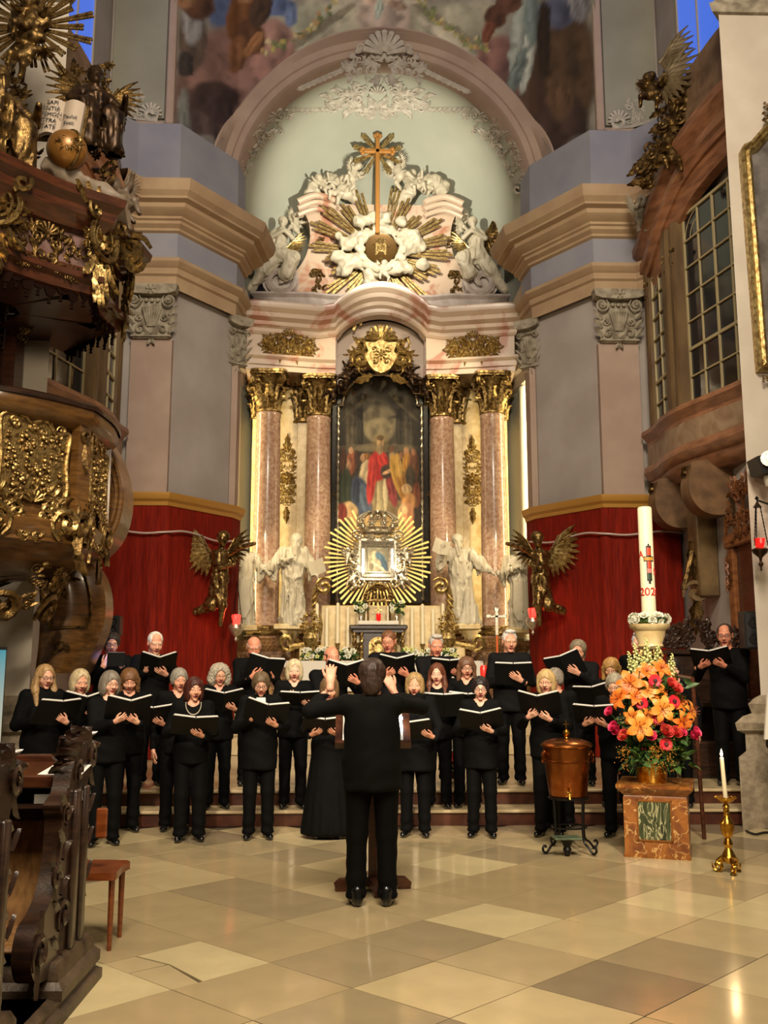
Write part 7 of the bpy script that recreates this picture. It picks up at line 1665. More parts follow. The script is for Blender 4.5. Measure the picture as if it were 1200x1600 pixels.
def stamens():
 b=MB()
 for k in range(6):a=k*pi/3+.3;d=np.array((math.cos(a),math.sin(a),0));b.tube([(0,0,0),tuple(d*.02+np.array((0,0,.05))),tuple(d*.036+np.array((0,0,.075)))],.002,4);b.lathe([(0,-.008),(.004,0),(0,.008)],tuple(d*.036+np.array((0,0,.076))),5,axis=(-d[1],d[0],0.01))
 return b
def rose(r=.045):
 b=MB()
 for lay in range(4):
  n=5-(lay>2)
  for k in range(n):
   a=2*pi*(k+.5*lay)/n;V=[];R0=r*(1-.22*lay)
   for i in range(5):
    t=i/4;row=[]
    for q in(-1,-.5,0,.5,1):
     aa=a+q*.75;rad=R0*(.35+.65*math.sin(t*1.5))*(1.0+.12*t*t*(3-lay));row.append((rad*math.cos(aa),rad*math.sin(aa),r*(1.25*t-.1*abs(q)*t+.08*lay)))
    V.append(row)
   b.grid(np.array(V))
 return b
def gerbera(r=.055):
 b=MB()
 for lay in range(2):
  for k in range(18):
   a=2*pi*(k+.5*lay)/18;d=np.array((math.cos(a),math.sin(a),0));n_=np.array((-d[1],d[0],0));V=[]
   for t in(.15,.5,.85,1.0):w_=r*.13*(1 if t<.95 else .4);V.append([d*r*t*(1-.2*lay)-n_*w_+np.array((0,0,.012*lay+.01*t)),d*r*t*(1-.2*lay)+n_*w_+np.array((0,0,.012*lay+.01*t))])
   b.grid(np.array(V))
 return b
def snap(L_=.26):
 b=MB();rr=random.Random(4);b.tube([(0,0,0),(0,0,L_)],.004,5)
 for k in range(26):
  t=k/25;a=k*2.4;r_=.034*(1-.75*t);p=np.array((r_*math.cos(a),r_*math.sin(a),L_*(.1+.9*t)));b.lathe([(0,-.5),(.5,-.2),(.6,.3),(.3,.6),(0,.5)],(0,0,0),6,axis=(math.cos(a),math.sin(a),.7));v=b.v[-1];b.v[-1]=v*(.030*(1-.6*t))+p
 return b
me_l=[lily().mesh('lily',lily_m,ang=180),lily().mesh('lily',lily2_m,ang=180)];me_s=stamens().mesh('stamen',stam);me_r=[rose().mesh('rose',rose_m,ang=180),rose(.04).mesh('rose',orch_m,ang=180)];me_sn=snap().mesh('snapdragon',snap_m,ang=180)
gb_=gerbera();me_g=gb_.mesh('gerbera',pink_m,ang=180);q=MB();q.lathe([(0,0),(.018,.0),(.016,.016),(0,.02)],(0,0,.012),10);me_ge=q.mesh('gerbera_eye',eye_m)
def face_rot(yaw,tilt,spin=0):return Matrix.Rotation(R(yaw),3,'Z')@Matrix.Rotation(R(90-tilt),3,'X')@Matrix.Rotation(R(spin),3,'Z')
rg=random.Random(8);stems=MB();hub=np.array((fx,fy,H_+.2))
def bloom(name,me,px,py,dy,sc,yaw=None,tilt=None,extra=None):
 Y=fy+dy;X,Z=WXZ(px,py,Y);yw=yaw if yaw is not None else np.clip((X-fx)*150,-70,70)+rg.uniform(-10,10);tl=tilt if tilt is not None else rg.uniform(0,30)
 o=place(name,me,fl,(X,Y,Z),rot=face_rot(yw,tl,rg.uniform(0,60)),scale=sc);BASE[o.name]=BASE[fl.name]
 stems.tube(smooth_path([hub,hub*.5+np.array((X,Y+.06,Z))*.5+np.array((0,.05,.02)),np.array((X,Y+.03,Z-.01))],4),.0045,5)
 if extra is not None:e=bpy.data.objects.new(extra.name,extra);COL.objects.link(e);e.parent=o
for px,py,dy,sc,y_,t_ in((985,1068,-.20,1.35,-20,10),(1010,1050,-.14,1.0,0,30),(967,1092,-.22,1.1,-60,10),(1034,1108,-.28,1.3,0,5),(1000,1135,-.30,1.35,-10,0),(1078,1112,-.16,1.05,50,10),(1066,1128,-.22,1.15,20,-10),(1032,1045,-.12,1.05,10,30),(1048,1062,-.08,.95,40,20),(1012,1080,-.22,1.1,-10,20),(1030,1085,-.20,1.05,20,10),(992,1090,-.24,.95,10,30),(1062,1098,-.18,1.0,30,25),(1008,1118,-.26,.9,30,10),(1066,1142,-.2,.8,30,-40),(990,1120,-.24,1.0,-30,-10)):bloom('lily',me_l[rg.random()<.35],px,py,dy,sc,y_,t_,me_s)
for px,py,ki,sc in((1038,1146,0,1.15),(1054,1147,0,1.0),(1016,1152,1,1.0),(978,1152,0,1.0),(962,1138,1,1.0),(955,1114,1,.9),(1055,1078,0,.9),(1084,1146,1,1.0),(1080,1152,1,.9),(1046,1070,0,.9),(1030,1120,1,.9),(1064,1146,1,.8),(966,1144,1,.9)):bloom('rose',me_r[ki],px,py,-.24,sc,None,30)
for px,py in((1003,1099),(1023,1064),(1040,1163),(1028,1122),(1052,1096)):bloom('gerbera',me_g,px,py,-.25,1.15,None,5,me_ge)
for px,py,sc in((988,1040,1.0),(1000,1032,1.1),(1012,1030,1.2),(1024,1034,1.1),(1040,1044,1.0),(1006,1044,.9),(1018,1046,.9),(996,1048,.8),(1044,1052,.9),(1030,1048,.9)):
 X,Z=WXZ(px,py,fy-.02);o=place('snapdragon',me_sn,fl,(X,fy-.02+rg.uniform(-.06,.06),Z-.12),rot=Matrix.Rotation((X-fx)*1.2,3,'Y')@Matrix.Rotation(rg.uniform(-.1,.25),3,'X'),scale=sc)
stems.build('stems',[leaf_green],fl)
X1,Z1_=WXZ(1020,1195,fy-.1);b=leaf_cluster(rg,(fx-.24,fx+.28,fy-.24,fy+.15,H_+.15,H_+.95),620,.12,.028)
for k in range(230):
 a=rg.uniform(-2.6,2.6);d=np.array((math.sin(a),-math.cos(a)*.8,0));L_=rg.uniform(.18,.36);p0=np.array((fx,fy-.03,H_+.24));pts=[p0,p0+d*L_*.5+np.array((0,0,.07)),p0+d*L_+np.array((0,0,rg.uniform(-.17,.06)))];n_=np.array((-d[1],d[0],0));V=[]
 for i,t in enumerate(np.linspace(0,1,6)):
  p=(1-t)**2*pts[0]+2*t*(1-t)*pts[1]+t*t*pts[2];w_=.012*math.sin(pi*(t*.9+.08));V.append([p-n_*w_,p+n_*w_])
 b.grid(np.array(V))
o=b.build('foliage',[leaf_green],fl,ang=180);o['kind']='stuff'
b=MB()
for k in range(420):
 t=rg.random();a=rg.uniform(0,6.28);c0=WXZ(rg.choice((1030,1022,975,1048)),rg.uniform(1165,1205) if rg.random()<.6 else rg.uniform(1100,1180),fy-.27);s_=.006;p=np.array((c0[0]+rg.gauss(0,.03),fy-.26+rg.gauss(0,.03),c0[1]+rg.gauss(0,.02)));b.add(p+s_*np.array(((1,0,0),(-1,0,0),(0,1,0),(0,-1,0),(0,0,1),(0,0,-1))),[(0,2,4),(2,1,4),(1,3,4),(3,0,4),(2,0,5),(1,2,5),(3,1,5),(0,3,5)])
o=b.build('filler_sprigs',[M('solidago',C(206,150,40),.6,col2=C(150,60,24),scale=30)],fl,smooth=False);o['kind']='stuff'
# ------------------------------------------------------------------ easter candle behind the flowers
ex,ey=W(1016,1000,9.75)[0],9.75
zc_=WXZ(1018,968,ey)[1];zt_=WXZ(1011,792,ey)[1]
es=thing('easter_candle_stand','tall gilt and cream column stand behind the flowers carrying the big candle','candlestick',(ex,ey,0))
b=MB();b.lathe([(0,0),(.22,0),(.22,.08),(.16,.12),(.1,.2),(.08,.3),(.085,.9),(.07,1.4),(.06,zc_-.62)],(ex,ey,0),16);b.build('column',[gold],es)
b=MB();b.lathe([(.05,zc_-.64),(.065,zc_-.56),(.05,zc_-.5),(.08,zc_-.42),(.105,zc_-.36),(.08,zc_-.31),(.1,zc_-.29)],(ex,ey,0),18);q=MB()
for k in range(12):a=k*pi/6;q.tube([(ex+.08*math.cos(a),ey+.08*math.sin(a),zc_-.43),(ex+.115*math.cos(a),ey+.115*math.sin(a),zc_-.36),(ex+.09*math.cos(a),ey+.09*math.sin(a),zc_-.31)],.018,5)
b.merge(q);b.build('gadroon',[gold],es)
b=MB();b.lathe([(.1,zc_-.30),(.13,zc_-.27),(.12,zc_-.24),(.15,zc_-.16),(.155,zc_-.12),(.20,zc_-.08),(.205,zc_-.05),(.16,zc_-.05),(.0,zc_-.05)],(ex,ey,0),22);b.build('capital',[cream_marble],es)
ec=thing('easter_candle','very tall thick white candle with red and gold cross and year','candle',(ex,ey,zc_-.05));Rc=.072
b=MB();b.lathe([(0,zc_-.05),(Rc,zc_-.05),(Rc,zt_-.02),(Rc-.01,zt_-.004),(Rc-.02,zt_-.01),(0,zt_-.03)],(ex,ey,0),28);b.build('shaft',[wax],ec)
b=MB();b.tube([(ex,ey,zt_-.03),(ex,ey,zt_+.02)],.004,5);b.build('wick',[ink],ec)
def wrap(mb,z0,r):
 return warp(mb,lambda P:np.c_[ex+(r+P[:,2])*np.sin(P[:,0]/r),ey-(r+P[:,2])*np.cos(P[:,0]/r),z0+P[:,1]])
def zpix(py):return WXZ(1012,py,ey-.07)[1]
t=text_mesh('2026',.115,.003,bev=.001);wrap(t,zpix(925),Rc+.002);t.build('year',[M('red_wax',C(196,44,30),.4)],ec,smooth=False)
for ch,dx,py in(('A',-.085,866),('Ω',.085,893)):
 t=text_mesh(ch,.10,.003);t.merge(MB());t.v=[np.concatenate(t.v)+np.array((dx,0,0))];wrap(t,zpix(py),Rc+.002);t.build('letter',[M('red_wax_letter',C(196,44,30),.4)],ec,smooth=False)
cw=[('cross_red',C(206,62,24)),('cross_gold',C(196,140,50)),('cross_black',C(30,30,30)),('cross_pink',C(206,120,110)),('cross_green',C(40,62,40))];cm_=[M(n_,c_,.4) for n_,c_ in cw]
zcr=zpix(880);b=MB()
def rct(u0,u1,v0,v1,mm,h=.003):
 q=MB();n_=max(2,int(abs(u1-u0)/.012)+1);us=np.linspace(u0,u1,n_);q.grid(np.array([[(u,v,hh) for v,hh in((v0,0),(v0,h),(v1,h),(v1,0))] for u in us]),mm,flip=True);return q
ph=(zpix(855)-zpix(908))/2
for u0,u1,v0,v1,mm in((-.026,.026,-.18,.18,2),(-.052,.052,.02,.07,2),(-.018,.018,.08,.16,0),(-.045,.045,.028,.062,1),(-.016,.016,-.05,.02,0),(-.02,.02,-.1,-.055,3),(-.02,.02,-.165,-.11,4),(-.008,.008,.165,.2,2),(-.012,.012,-.21,-.175,2)):b.merge(wrap(rct(u0,u1,v0,v1,mm,.003+.002*(mm!=2)),zcr,Rc+.001))
b.build('cross',cm_,ec,smooth=False)
wr_=thing('flower_wreath','ring of white flowers round the foot of the tall candle','wreath',(ex,ey,zc_-.05))
b=MB();b.tube([(ex+.14*math.cos(a),ey+.14*math.sin(a),zc_-.01) for a in np.linspace(0,2*pi,20)],.035,6);b.build('base',[leaf_green],wr_)
for k in range(38):
 a=rg.uniform(0,2*pi);el_=rg.uniform(-.6,1.2);p=(ex+(.14+.05*math.cos(el_))*math.cos(a),ey+(.14+.05*math.cos(el_))*math.sin(a),zc_-.0+.05*math.sin(el_));place('blossom',bl[0],wr_,p,rot=Matrix.Rotation(a,3,'Z')@Matrix.Rotation(pi/2-el_,3,'Y'),scale=rg.uniform(.6,.95))
 # ------------------------------------------------------------------ copper vessel on an iron tripod
vx,vy=1.53,9.28
zr=WXZ(885,1166,vy)[1];zb0=WXZ(885,1244,vy)[1]
vs=thing('copper_vessel','lidded copper vessel with ring handles, tap and a small cross on top','vessel',(vx,vy,zb0))
b=MB();hgt=zr-zb0;b.lathe([(0,0),(.168,0),(.176,.012),(.205,hgt*.55),(.212,hgt*.68),(.218,hgt*.69),(.218,hgt*.72),(.213,hgt*.73),(.222,hgt*.97),(.232,hgt*.98),(.232,hgt),(.0,hgt)],(vx,vy,zb0),36);b.build('body',[copper],vs)
b=MB();b.lathe([(.24,0),(.245,.012),(.235,.028),(.20,.05),(.12,.07),(.03,.078),(0,.078)],(vx,vy,zr),36);ld=b.build('lid',[copper],vs);BASE[ld.name]=BASE[vs.name]
b=MB();b.lathe([(.02,.07),(.015,.085),(.02,.09),(.034,.11),(.036,.125),(.03,.145),(.01,.155),(0,.155)],(vx,vy,zr),14);b.box(vx-.004,vx+.004,vy-.004,vy+.004,zr+.15,zr+.24);b.box(vx-.028,vx+.028,vy-.004,vy+.004,zr+.20,zr+.208);b.build('finial_cross',[brass],ld)
for s in(-1,1):
 b=MB();c0=np.array((vx+s*.235,vy-.03,zr-.05));b.tube([c0+np.array((0,.045*math.sin(a),-.05+.05*math.cos(a))) for a in np.linspace(0,2*pi,17)],.007,6,caps=False);b.lathe([(.02,-.01),(.02,.0),(.01,.014)],(vx+s*.222,vy-.03,zr-.05),10,axis=(s,0,0));b.build('ring_handle',[copper],vs)
b=MB();b.tube([(vx-.03,vy-.18,zb0+.04),(vx-.04,vy-.25,zb0+.04),(vx-.04,vy-.26,zb0+.0)],.012,8);b.box(vx-.07,vx-.01,vy-.235,vy-.225,zb0+.05,zb0+.066,0,.003);b.build('tap',[brass],vs)
tp=thing('iron_stand','black wrought iron tripod with curled feet under the copper vessel','stand',(vx,vy,0))
b=MB();b.tube([(vx+.18*math.cos(a),vy+.18*math.sin(a),zb0-.012) for a in np.linspace(0,2*pi,33)],.011,6,caps=False);b.build('top_ring',[iron],tp)
b=MB();b.tube([(vx+.16*math.cos(a),vy+.16*math.sin(a),zb0*.45) for a in np.linspace(0,2*pi,33)],.008,6,caps=False);b.build('lower_ring',[iron],tp)
for a in(-150,-55,25,110):
 d=np.array((math.cos(R(a)),math.sin(R(a)),0));o=np.array((vx,vy,0));pts=[o+d*r_+np.array((0,0,z)) for r_,z in((.18,zb0-.015),(.172,zb0*.7),(.168,zb0*.45),(.18,zb0*.22),(.23,.07),(.28,.02),(.315,.03),(.325,.06),(.305,.08),(.285,.068))];b=MB();b.tube(smooth_path(pts,4),.0115,7);b.build('leg',[iron],tp)
dr=thing('drip_dish','greenish small footed dish under the tap of the copper vessel','dish',(vx-.08,vy-.22,0));b=MB();x_,y_=vx-.07,vy-.22
b.box(x_-.13,x_+.12,y_-.11,y_+.08,.155,.172,0,.006);b.build('tray',[M('verdigris',C(96,110,84),.5,.4,col2=C(60,70,54),scale=10)],dr,smooth=False)
b=MB();b.lathe([(0,0),(.02,.0),(.04,.06),(.03,.08),(.05,.12),(.08,.155),(0,.155)],(x_,y_,0),14);b.build('foot',[iron],dr)
# ------------------------------------------------------------------ lit candle on a brass candlestick
bx_,by_=W(1140,1360,8.3)[0],8.3
zt0=WXZ(1134,1245,by_)[1];zt1=WXZ(1129,1183,by_)[1]
bs=thing('brass_candlestick','ornate brass floor candlestick on three scroll feet at the right','candlestick',(bx_,by_,0))
b=MB();b.lathe([(.03,.08),(.05,.1),(.06,.13),(.04,.17),(.025,.2),(.04,.23),(.03,.26),(.022,.28),(.04,.30),(.055,.35),(.06,.40),(.03,.44),(.02,.47)],(bx_,by_,0),16)
t_=np.linspace(0,1,30);b.tube(np.c_[bx_+.009*np.cos(t_*22),by_+.009*np.sin(t_*22),.46+t_*(zt0-.08-.46)],.018,8);b.lathe([(.018,zt0-.1),(.03,zt0-.08),(.02,zt0-.06),(.04,zt0-.04)],(bx_,by_,0),14);b.build('stem',[brass],bs)
b=MB();b.lathe([(.02,zt0-.05),(.06,zt0-.035),(.078,zt0-.01),(.08,zt0),(.07,zt0-.005),(.0,zt0-.02)],(bx_,by_,0),18)
for k in range(12):a=k*pi/6;b.lathe([(.0,-.012),(.012,0),(0,.012)],(bx_+.08*math.cos(a),by_+.08*math.sin(a),zt0-.004),6)
b.build('drip_pan',[brass],bs)
for a in(-90,30,150):
 q=MB();cscroll(q,(.09,.05),.05,R(-90),1,.016,0,1.3);q.tube([(.02,.12,.01),(.06,.12,.01),(.10,.09,.01)],[.02,.018,.014],6);leaf2(q,(.03,.1),R(-10),.1,.03,-.5,0,.01);q.lathe([(.0,0),(.024,.004),(.02,.02),(0,.026)],(.10,.0,.0),8,axis=(0,1,0.01));d=np.array((math.cos(R(a)),math.sin(R(a)),0));tn=np.array((-d[1],d[0],0))
 warp(q,lambda P:np.array((bx_,by_,0.0))+P[:,:1]*d+P[:,1:2]*np.array((0,0,1.0))+(P[:,2:3]-.01)*tn);q.build('foot',[brass],bs)
cn=thing('lit_candle','lit white candle burning in the brass floor candlestick','candle',(bx_,by_,zt0-.02));tilt=np.array((W(1129,1183,by_)[0]-W(1134,1245,by_)[0],0,zt1-zt0))*.6
b=MB();p0=np.array((bx_,by_,zt0-.02));p1=np.array((bx_-.015,by_,zt1));b.tube([p0,p0*.5+p1*.5,p1-np.array((0,0,.006)),p1],[.019,.018,.017,.010],14);b.build('shaft',[wax],cn)
b=MB();b.lathe([(0,0),(.008,.008),(.011,.02),(.008,.038),(.003,.056),(0,.064)],tuple(p1+np.array((0,0,.004))),10);b.build('flame',[flame],cn);point('candle_light',tuple(p1+np.array((0,-.03,.05))),2.5,(1,.66,.32),.015)
# ------------------------------------------------------------------ pews, chair (left foreground)
def carved_end(name_parts,px_out,Y,x_off,th,parent,mat,seed):
 P=[]
 for px,py in smooth_path(px_out,4):X,Z=WXZ(px,py,Y);P.append((X+x_off,max(Z,0)))
 b=MB();b.prism(P[:-1],(0,Y,0),(1,0,0),(0,0,1),(0,th,0));return b
pw=thing('pew','dark carved wooden pew with desk and scrolled end beside the orange chair','pew',(-2.2,5.2,0))
XE=-1.95
worn=M('worn_wood',C(84,68,50),.45,col2=C(50,38,27),scale=8,bump=(40,.2))
def pew_end(Y):
 prof=smooth_path([(.25,.20),(.08,.24),(.0,.36),(.05,.48),(.18,.52),(.30,.60),(.37,.74),(.38,.92),(.34,1.0),(.46,1.05),(.52,1.17),(.66,1.26),(.82,1.28),(.94,1.23),(.95,1.14),(.86,1.10),(.82,1.0),(.82,.6),(.83,.22),(.25,.20)],4)
 b=MB();b.prism([(Y+p[0],p[1]) for p in prof[:-1]],(XE-.09,0,0),(0,1,0),(0,0,1),(.09,0,0));b.box(XE-.01,XE+.025,Y+.55,Y+.64,.25,1.05,0,.01);b.box(XE-.01,XE+.025,Y+.72,Y+.80,.25,1.05,0,.01);return b
pw2=thing('pew','nearest carved pew end, cut off by the left edge of the photo','pew',(-2.2,4.1,0))
for Y,pw_ in((4.72,pw),(3.50,pw2)):
 b=pew_end(Y);pe=b.build('pew_end',[dark_wood],pw_,ang=50);BASE[pe.name]=BASE[pw.name] if pw_ is pw else BASE[pw2.name]
 q=MB()
 for u,v,sz,h_ in((.10,.36,.10,1),(.30,.66,.08,-1),(.44,.95,.06,1),(.86,1.19,.085,-1),(.62,1.14,.07,1),(.46,.45,.09,1)):
  cscroll(q,(u,v),sz,R(90),h_,sz*.2);leaf2(q,(u,v+.02),R(100-30*h_),sz*1.7,sz*.4,h_*.6,0,0,.08);leaf2(q,(u,v-.04),R(-80),sz*1.6,sz*.36,-h_*.6,0,0,.08);flower2(q,(u+.05,v+.05),sz*.3)
 for k in range(9):leaf2(q,(.40+.004*k,.3+.085*k),R(90+40*(-1)**k),.13,.035,.5*(-1)**k)
 for k in range(7):leaf2(q,(.87,.45+.09*k),R(90+50*(-1)**k),.11,.03,.4)
 warp(q,lambda P:np.c_[XE+P[:,2]*.8,Y+P[:,0],P[:,1]]);q.build('end_carving',[dark_wood],pe,ang=50)
 q=MB()
 for k in range(22):t_=(k+.5)/22;leaf2(q,(.50+.40*t_,1.13+.13*math.sin(t_*2.2)),R(120-90*t_+(k%3-1)*30),.11,.035,.5,0,0,.5)
 warp(q,lambda P:np.c_[XE-.045+(P[:,2]-.02)*1.2+.05*np.sin(P[:,0]*60),Y+P[:,0],P[:,1]]);q.build('crest_carving',[dark_wood],pe,ang=50)
 b=MB();b.sweep([(XE-.45,Y+.30),(XE+.03,Y+.30),(XE+.03,Y+.90),(XE-.45,Y+.90)],[(.05,.10),(.05,.15),(.02,.18),(.02,.21),(-.0,.25),(-.06,.27)],0);b.build('pew_foot',[worn],pw_,ang=30)
b=MB();b.sweep([(-4.6,3.2),(XE+.06,3.2),(XE+.06,5.66),(-4.6,5.66)],[(.03,0),(.03,.05),(.0,.07),(.0,.10),(-.05,.115),(-2.5,.115)],0);b.build('platform',[worn],pw,ang=30)
b=MB();b.prism([(5.30,1.085),(5.66,1.14),(5.66,1.17),(5.30,1.115)],(-4.6,0,0),(0,1,0),(0,0,1),(4.6+XE-.02,0,0));b.box(-4.6,XE-.01,5.26,5.32,1.06,1.125,0,.008);b.box(-4.6,XE,5.62,5.70,1.13,1.20,0,.008);b.build('desk_top',[red_wood],pw,smooth=False)
b=MB();b.box(-4.6,XE-.09,5.28,5.62,.955,.975);b.box(-4.6,XE-.09,5.58,5.64,.2,1.12);b.box(-4.6,XE-.09,5.5,5.58,.84,.96);b.build('book_ledge',[dark_wood],pw,smooth=False)
b=MB()
for k in range(3):
 x1=XE-.09-1.0*k;b.grid(np.array([[(x1-.92,5.50+.03*math.sin(t*pi)-.12*t,.86-.58*t),(x1,5.50+.03*math.sin(t*pi)-.12*t,.86-.58*t)] for t in np.linspace(0,1,7)]))
b.build('veneer_panel',[oak_wood],pw)
b=MB();b.box(-4.6,XE-.09,4.98,5.42,.31,.34,0,.012);b.build('kneeler_shelf',[oak_wood],pw,smooth=False)
b=MB();b.prism([(4.04,1.085),(4.40,1.14),(4.40,1.17),(4.04,1.115)],(-4.6,0,0),(0,1,0),(0,0,1),(4.6+XE-.02,0,0));b.box(-4.6,XE-.09,4.32,4.38,.1,1.12);b.build('desk_rail',[dark_wood],pw2,smooth=False)
# leaflet and hymn book
lf=thing('leaflet','white printed leaflet lying on the pew desk','leaflet',(-2.2,5.4,1.13));dn=unit((0,-.152,1));uu=unit((0,1,.152));b=MB()
o=np.array((W(58,1212,5.33)[0],5.33,1.121));b.prism([(0,0),(.235,.0),(.23,.22),(.03,.25)],o,(1,0,0),uu,dn*.003);b.build('sheet',[paper],lf,smooth=False)
b=MB()
for k in range(7):
 for c0,c1 in((.04,.10),(.13,.21)):b.prism([(c0,.04+.027*k),(c1-.02*(k%3),.04+.027*k),(c1-.02*(k%3),.046+.027*k),(c0,.046+.027*k)],o+dn*.0035,(1,0,0),uu,dn*.0006)
b.build('print',[ink],lf,smooth=False)
x0,x1=W(54,1235,5.29)[0],W(118,1235,5.29)[0]
hb=thing('hymn_book','grey hymn book lying upside down on the ledge under the pew desk','book',((x0+x1)/2,5.4,.976));b=MB()
b.box(x0,x1,5.29,5.49,.976,.986,0);b.box(x0,x1,5.29,5.49,1.016,1.026,0);b.box(x0,x1,5.285,5.295,.976,1.026,0,.003);b.build('cover',[M('book_grey',C(128,124,116),.5)],hb,smooth=False)
b=MB();b.box(x0+.004,x1-.004,5.297,5.484,.986,1.016);b.build('pages',[paper],hb,smooth=False)
t=text_mesh('Gotteslob',.036,.0006,'CENTER');t.v=[np.concatenate(t.v)*np.array((-1,-1,1))];stand_up(t,(x1-.07,5.2845,1.001));t.build('title',[paper],hb,smooth=False)
b=MB();b.tube([(x1-.01,5.31,1.005),(x1+.012,5.29,1.0),(x1+.016,5.28,.95),(x1+.01,5.28,.91)],.004,4,flat=.3);b.build('ribbon',[red_cloth],hb)
# wooden chair behind the pew
chx,chy=W(178,1430,6.3)[0],6.35
ch=thing('wooden_chair','orange-brown wooden chair standing behind the pew end','chair',(chx-.15,chy,0));x0,x1=chx-.37,chx+.035
V=smooth_path([(x0,chy-.2),(x1-.05,chy-.22),(x1,chy-.17),(x1-.01,chy+.0),(x1-.02,chy+.18),(x0,chy+.2)],3)
b=MB();b.prism([tuple(p) for p in V],(0,0,.415),(1,0,0),(0,1,0),(0,0,.045));b.build('seat',[chair_wood],ch,ang=40)
for x,y,zt in((x1-.03,chy-.16,.42),(x1-.04,chy+.14,.42),(x0+.02,chy-.17,.86),(x0+.02,chy+.17,.86)):
 b=MB();b.tube([(x,y,0),(x,y,.2),(x,y,.42)]+([(x-.03,y,.66),(x-.07,y,zt)] if zt>.5 else[]),[.014,.018,.02]+([.018,.015] if zt>.5 else[]),8);b.build('leg',[chair_wood],ch)
Xb,Zb=WXZ(160,1280,chy-.1);b=MB();b.box(Xb-.035,Xb+.035,chy-.13,chy-.10,Zb-.11,Zb+.07,0,.01);b.build('backrest',[chair_wood],ch,smooth=False)
# ------------------------------------------------------------------ right side: stall, door, speaker, lamps, picture
stl=thing('choir_stall','dark carved wooden choir stall with leafy crest behind the rightmost singers','choir stall',(3.9,12.6,S2))
xa,xb=W(1042,1000,12.6)[0],W(1165,1000,12.6)[0];xb=min(xb,4.65)
b=MB();b.box(xa,xb,12.55,12.7,S2,1.86,0,.02);b.box(xa-.04,xb,12.5,12.72,1.86,1.93,0,.015);b.box(xa,xb,12.2,12.56,S2,S2+.45,0,.02);b.box(xa-.02,xb,12.3,12.56,1.2,1.26,0,.01);b.build('bench',[dark_wood],stl,smooth=False)
rr=random.Random(31);q=MB()
for k in range(26):
 u=rr.uniform(0,xb-xa);v=rr.uniform(0,.28)*(1 if u<.35 or .5<u<.8 else .55);cscroll(q,(u,v+.04),rr.uniform(.05,.1),rr.uniform(0,6),rr.choice((-1,1)),.018);leaf2(q,(u,v),rr.uniform(.4,2.6),.2,.06,rr.uniform(-1,1));leaf2(q,(u,v),rr.uniform(.4,2.6),.16,.05,rr.uniform(-1,1))
stand_up(q,(xa,12.6,1.93));q.build('crest',[dark_wood],stl)
for k in range(3):
 b=MB();x=xa+.1+k*(xb-xa-.2)/2;b.box(x-.03,x+.03,12.2,12.6,S2,1.3,0,.012);b.build('arm_panel',[dark_wood],stl,smooth=False)
 # carved wooden door in the side wall
dx=4.66;b=MB()
b.box(dx-.06,dx+.06,11.65,11.85,S2,3.3,0,.02);b.box(dx-.06,dx+.06,12.75,12.95,S2,3.3,0,.02);b.box(dx-.08,dx+.06,11.6,13.0,3.3,3.5,0,.02);b.box(dx,dx+.05,11.85,12.75,S2,3.3,1)
dr_=struct('door_1',b,[stair_wood,red_wood],smooth=False);BASE[dr_.name]=(0,0,0)
q=rocaille(.5,.9,66,9,mirror=False,shell=False);warp(q,lambda P:np.c_[dx-.08-P[:,2],12.95-P[:,0]*.4,3.05+P[:,1]]);q.merge(MB());q.build('door_carving',[M('door_carving',C(124,74,36),.4,.2,col2=C(84,48,24),scale=9)],dr_)
q=rocaille(1.2,.7,67,12);warp(q,lambda P:np.c_[dx-.08-P[:,2],12.3-P[:,0],3.75+P[:,1]]);q.build('door_crest',[bpy.data.materials['door_carving']],dr_)
def box_thing(name,label,cat,px,py,Y,w_,h_,d_,mats,grill=True):
 X,Z=WXZ(px,py,Y);t=thing(name,label,cat,(X,Y,Z-h_/2));b=MB();b.box(X-w_/2,X+w_/2,Y-d_/2,Y+d_/2,Z-h_/2,Z+h_/2,0,.015);b.build('case',[mats],t,smooth=False)
 if grill:
  b=MB();b.box(X-w_*.42,X+w_*.42,Y-d_/2-.008,Y-d_/2,Z-h_*.45,Z+h_*.45,0,.003);b.build('grille',[M('grille',C(30,31,32),.6,bump=(300,.5,.003))],t,smooth=False)
  for v in(-.22,.2):
   b=MB();b.lathe([(w_*.33,0),(w_*.3,-.012),(w_*.1,-.004),(0,-.012)][::-1],(X,Y-d_/2-.008,Z+v*h_),16,axis=(0,1,0.001));b.build('cone',[black_plastic],t)
 b=MB();b.box(X-.03,X+.03,Y+d_/2,Y+d_/2+.12,Z-.03,Z+.03);b.build('bracket',[iron],t,smooth=False);return t
box_thing('loudspeaker','black loudspeaker on the wall beside the wooden door','loudspeaker',1172,985,11.2,.20,.44,.2,black_plastic)
box_thing('loudspeaker','black loudspeaker box under the pulpit beside the left red cloth','loudspeaker',180,978,12.6,.16,.26,.2,black_plastic)
X,Z=WXZ(1192,724,10.35);sp=thing('spotlight','black box spotlight fixed high on the right pier','spotlight',(X,10.4,Z-.15));b=MB();b.prism([(-.10,.06),(.12,.13),(.12,-.14),(-.06,-.12)],(X,10.25,Z),(1,0,0),(0,0,1),(0,.3,0));b.build('housing',[black_plastic],sp,smooth=False);b=MB();b.lathe([(.0,0),(.07,.01),(.09,.04)],(X+.02,10.24,Z+.02),14,axis=(-.3,-1,.1));b.build('reflector',[silver],sp);b=MB();b.lathe([(.03,0),(.05,-.05),(.03,-.14),(0,-.16)][::-1],(X+.05,10.36,Z-.12),10);b.box(X+.02,X+.08,10.4,10.7,Z-.03,Z+.03);b.build('mount',[M('lamp_mount',C(160,156,140),.5)],sp)
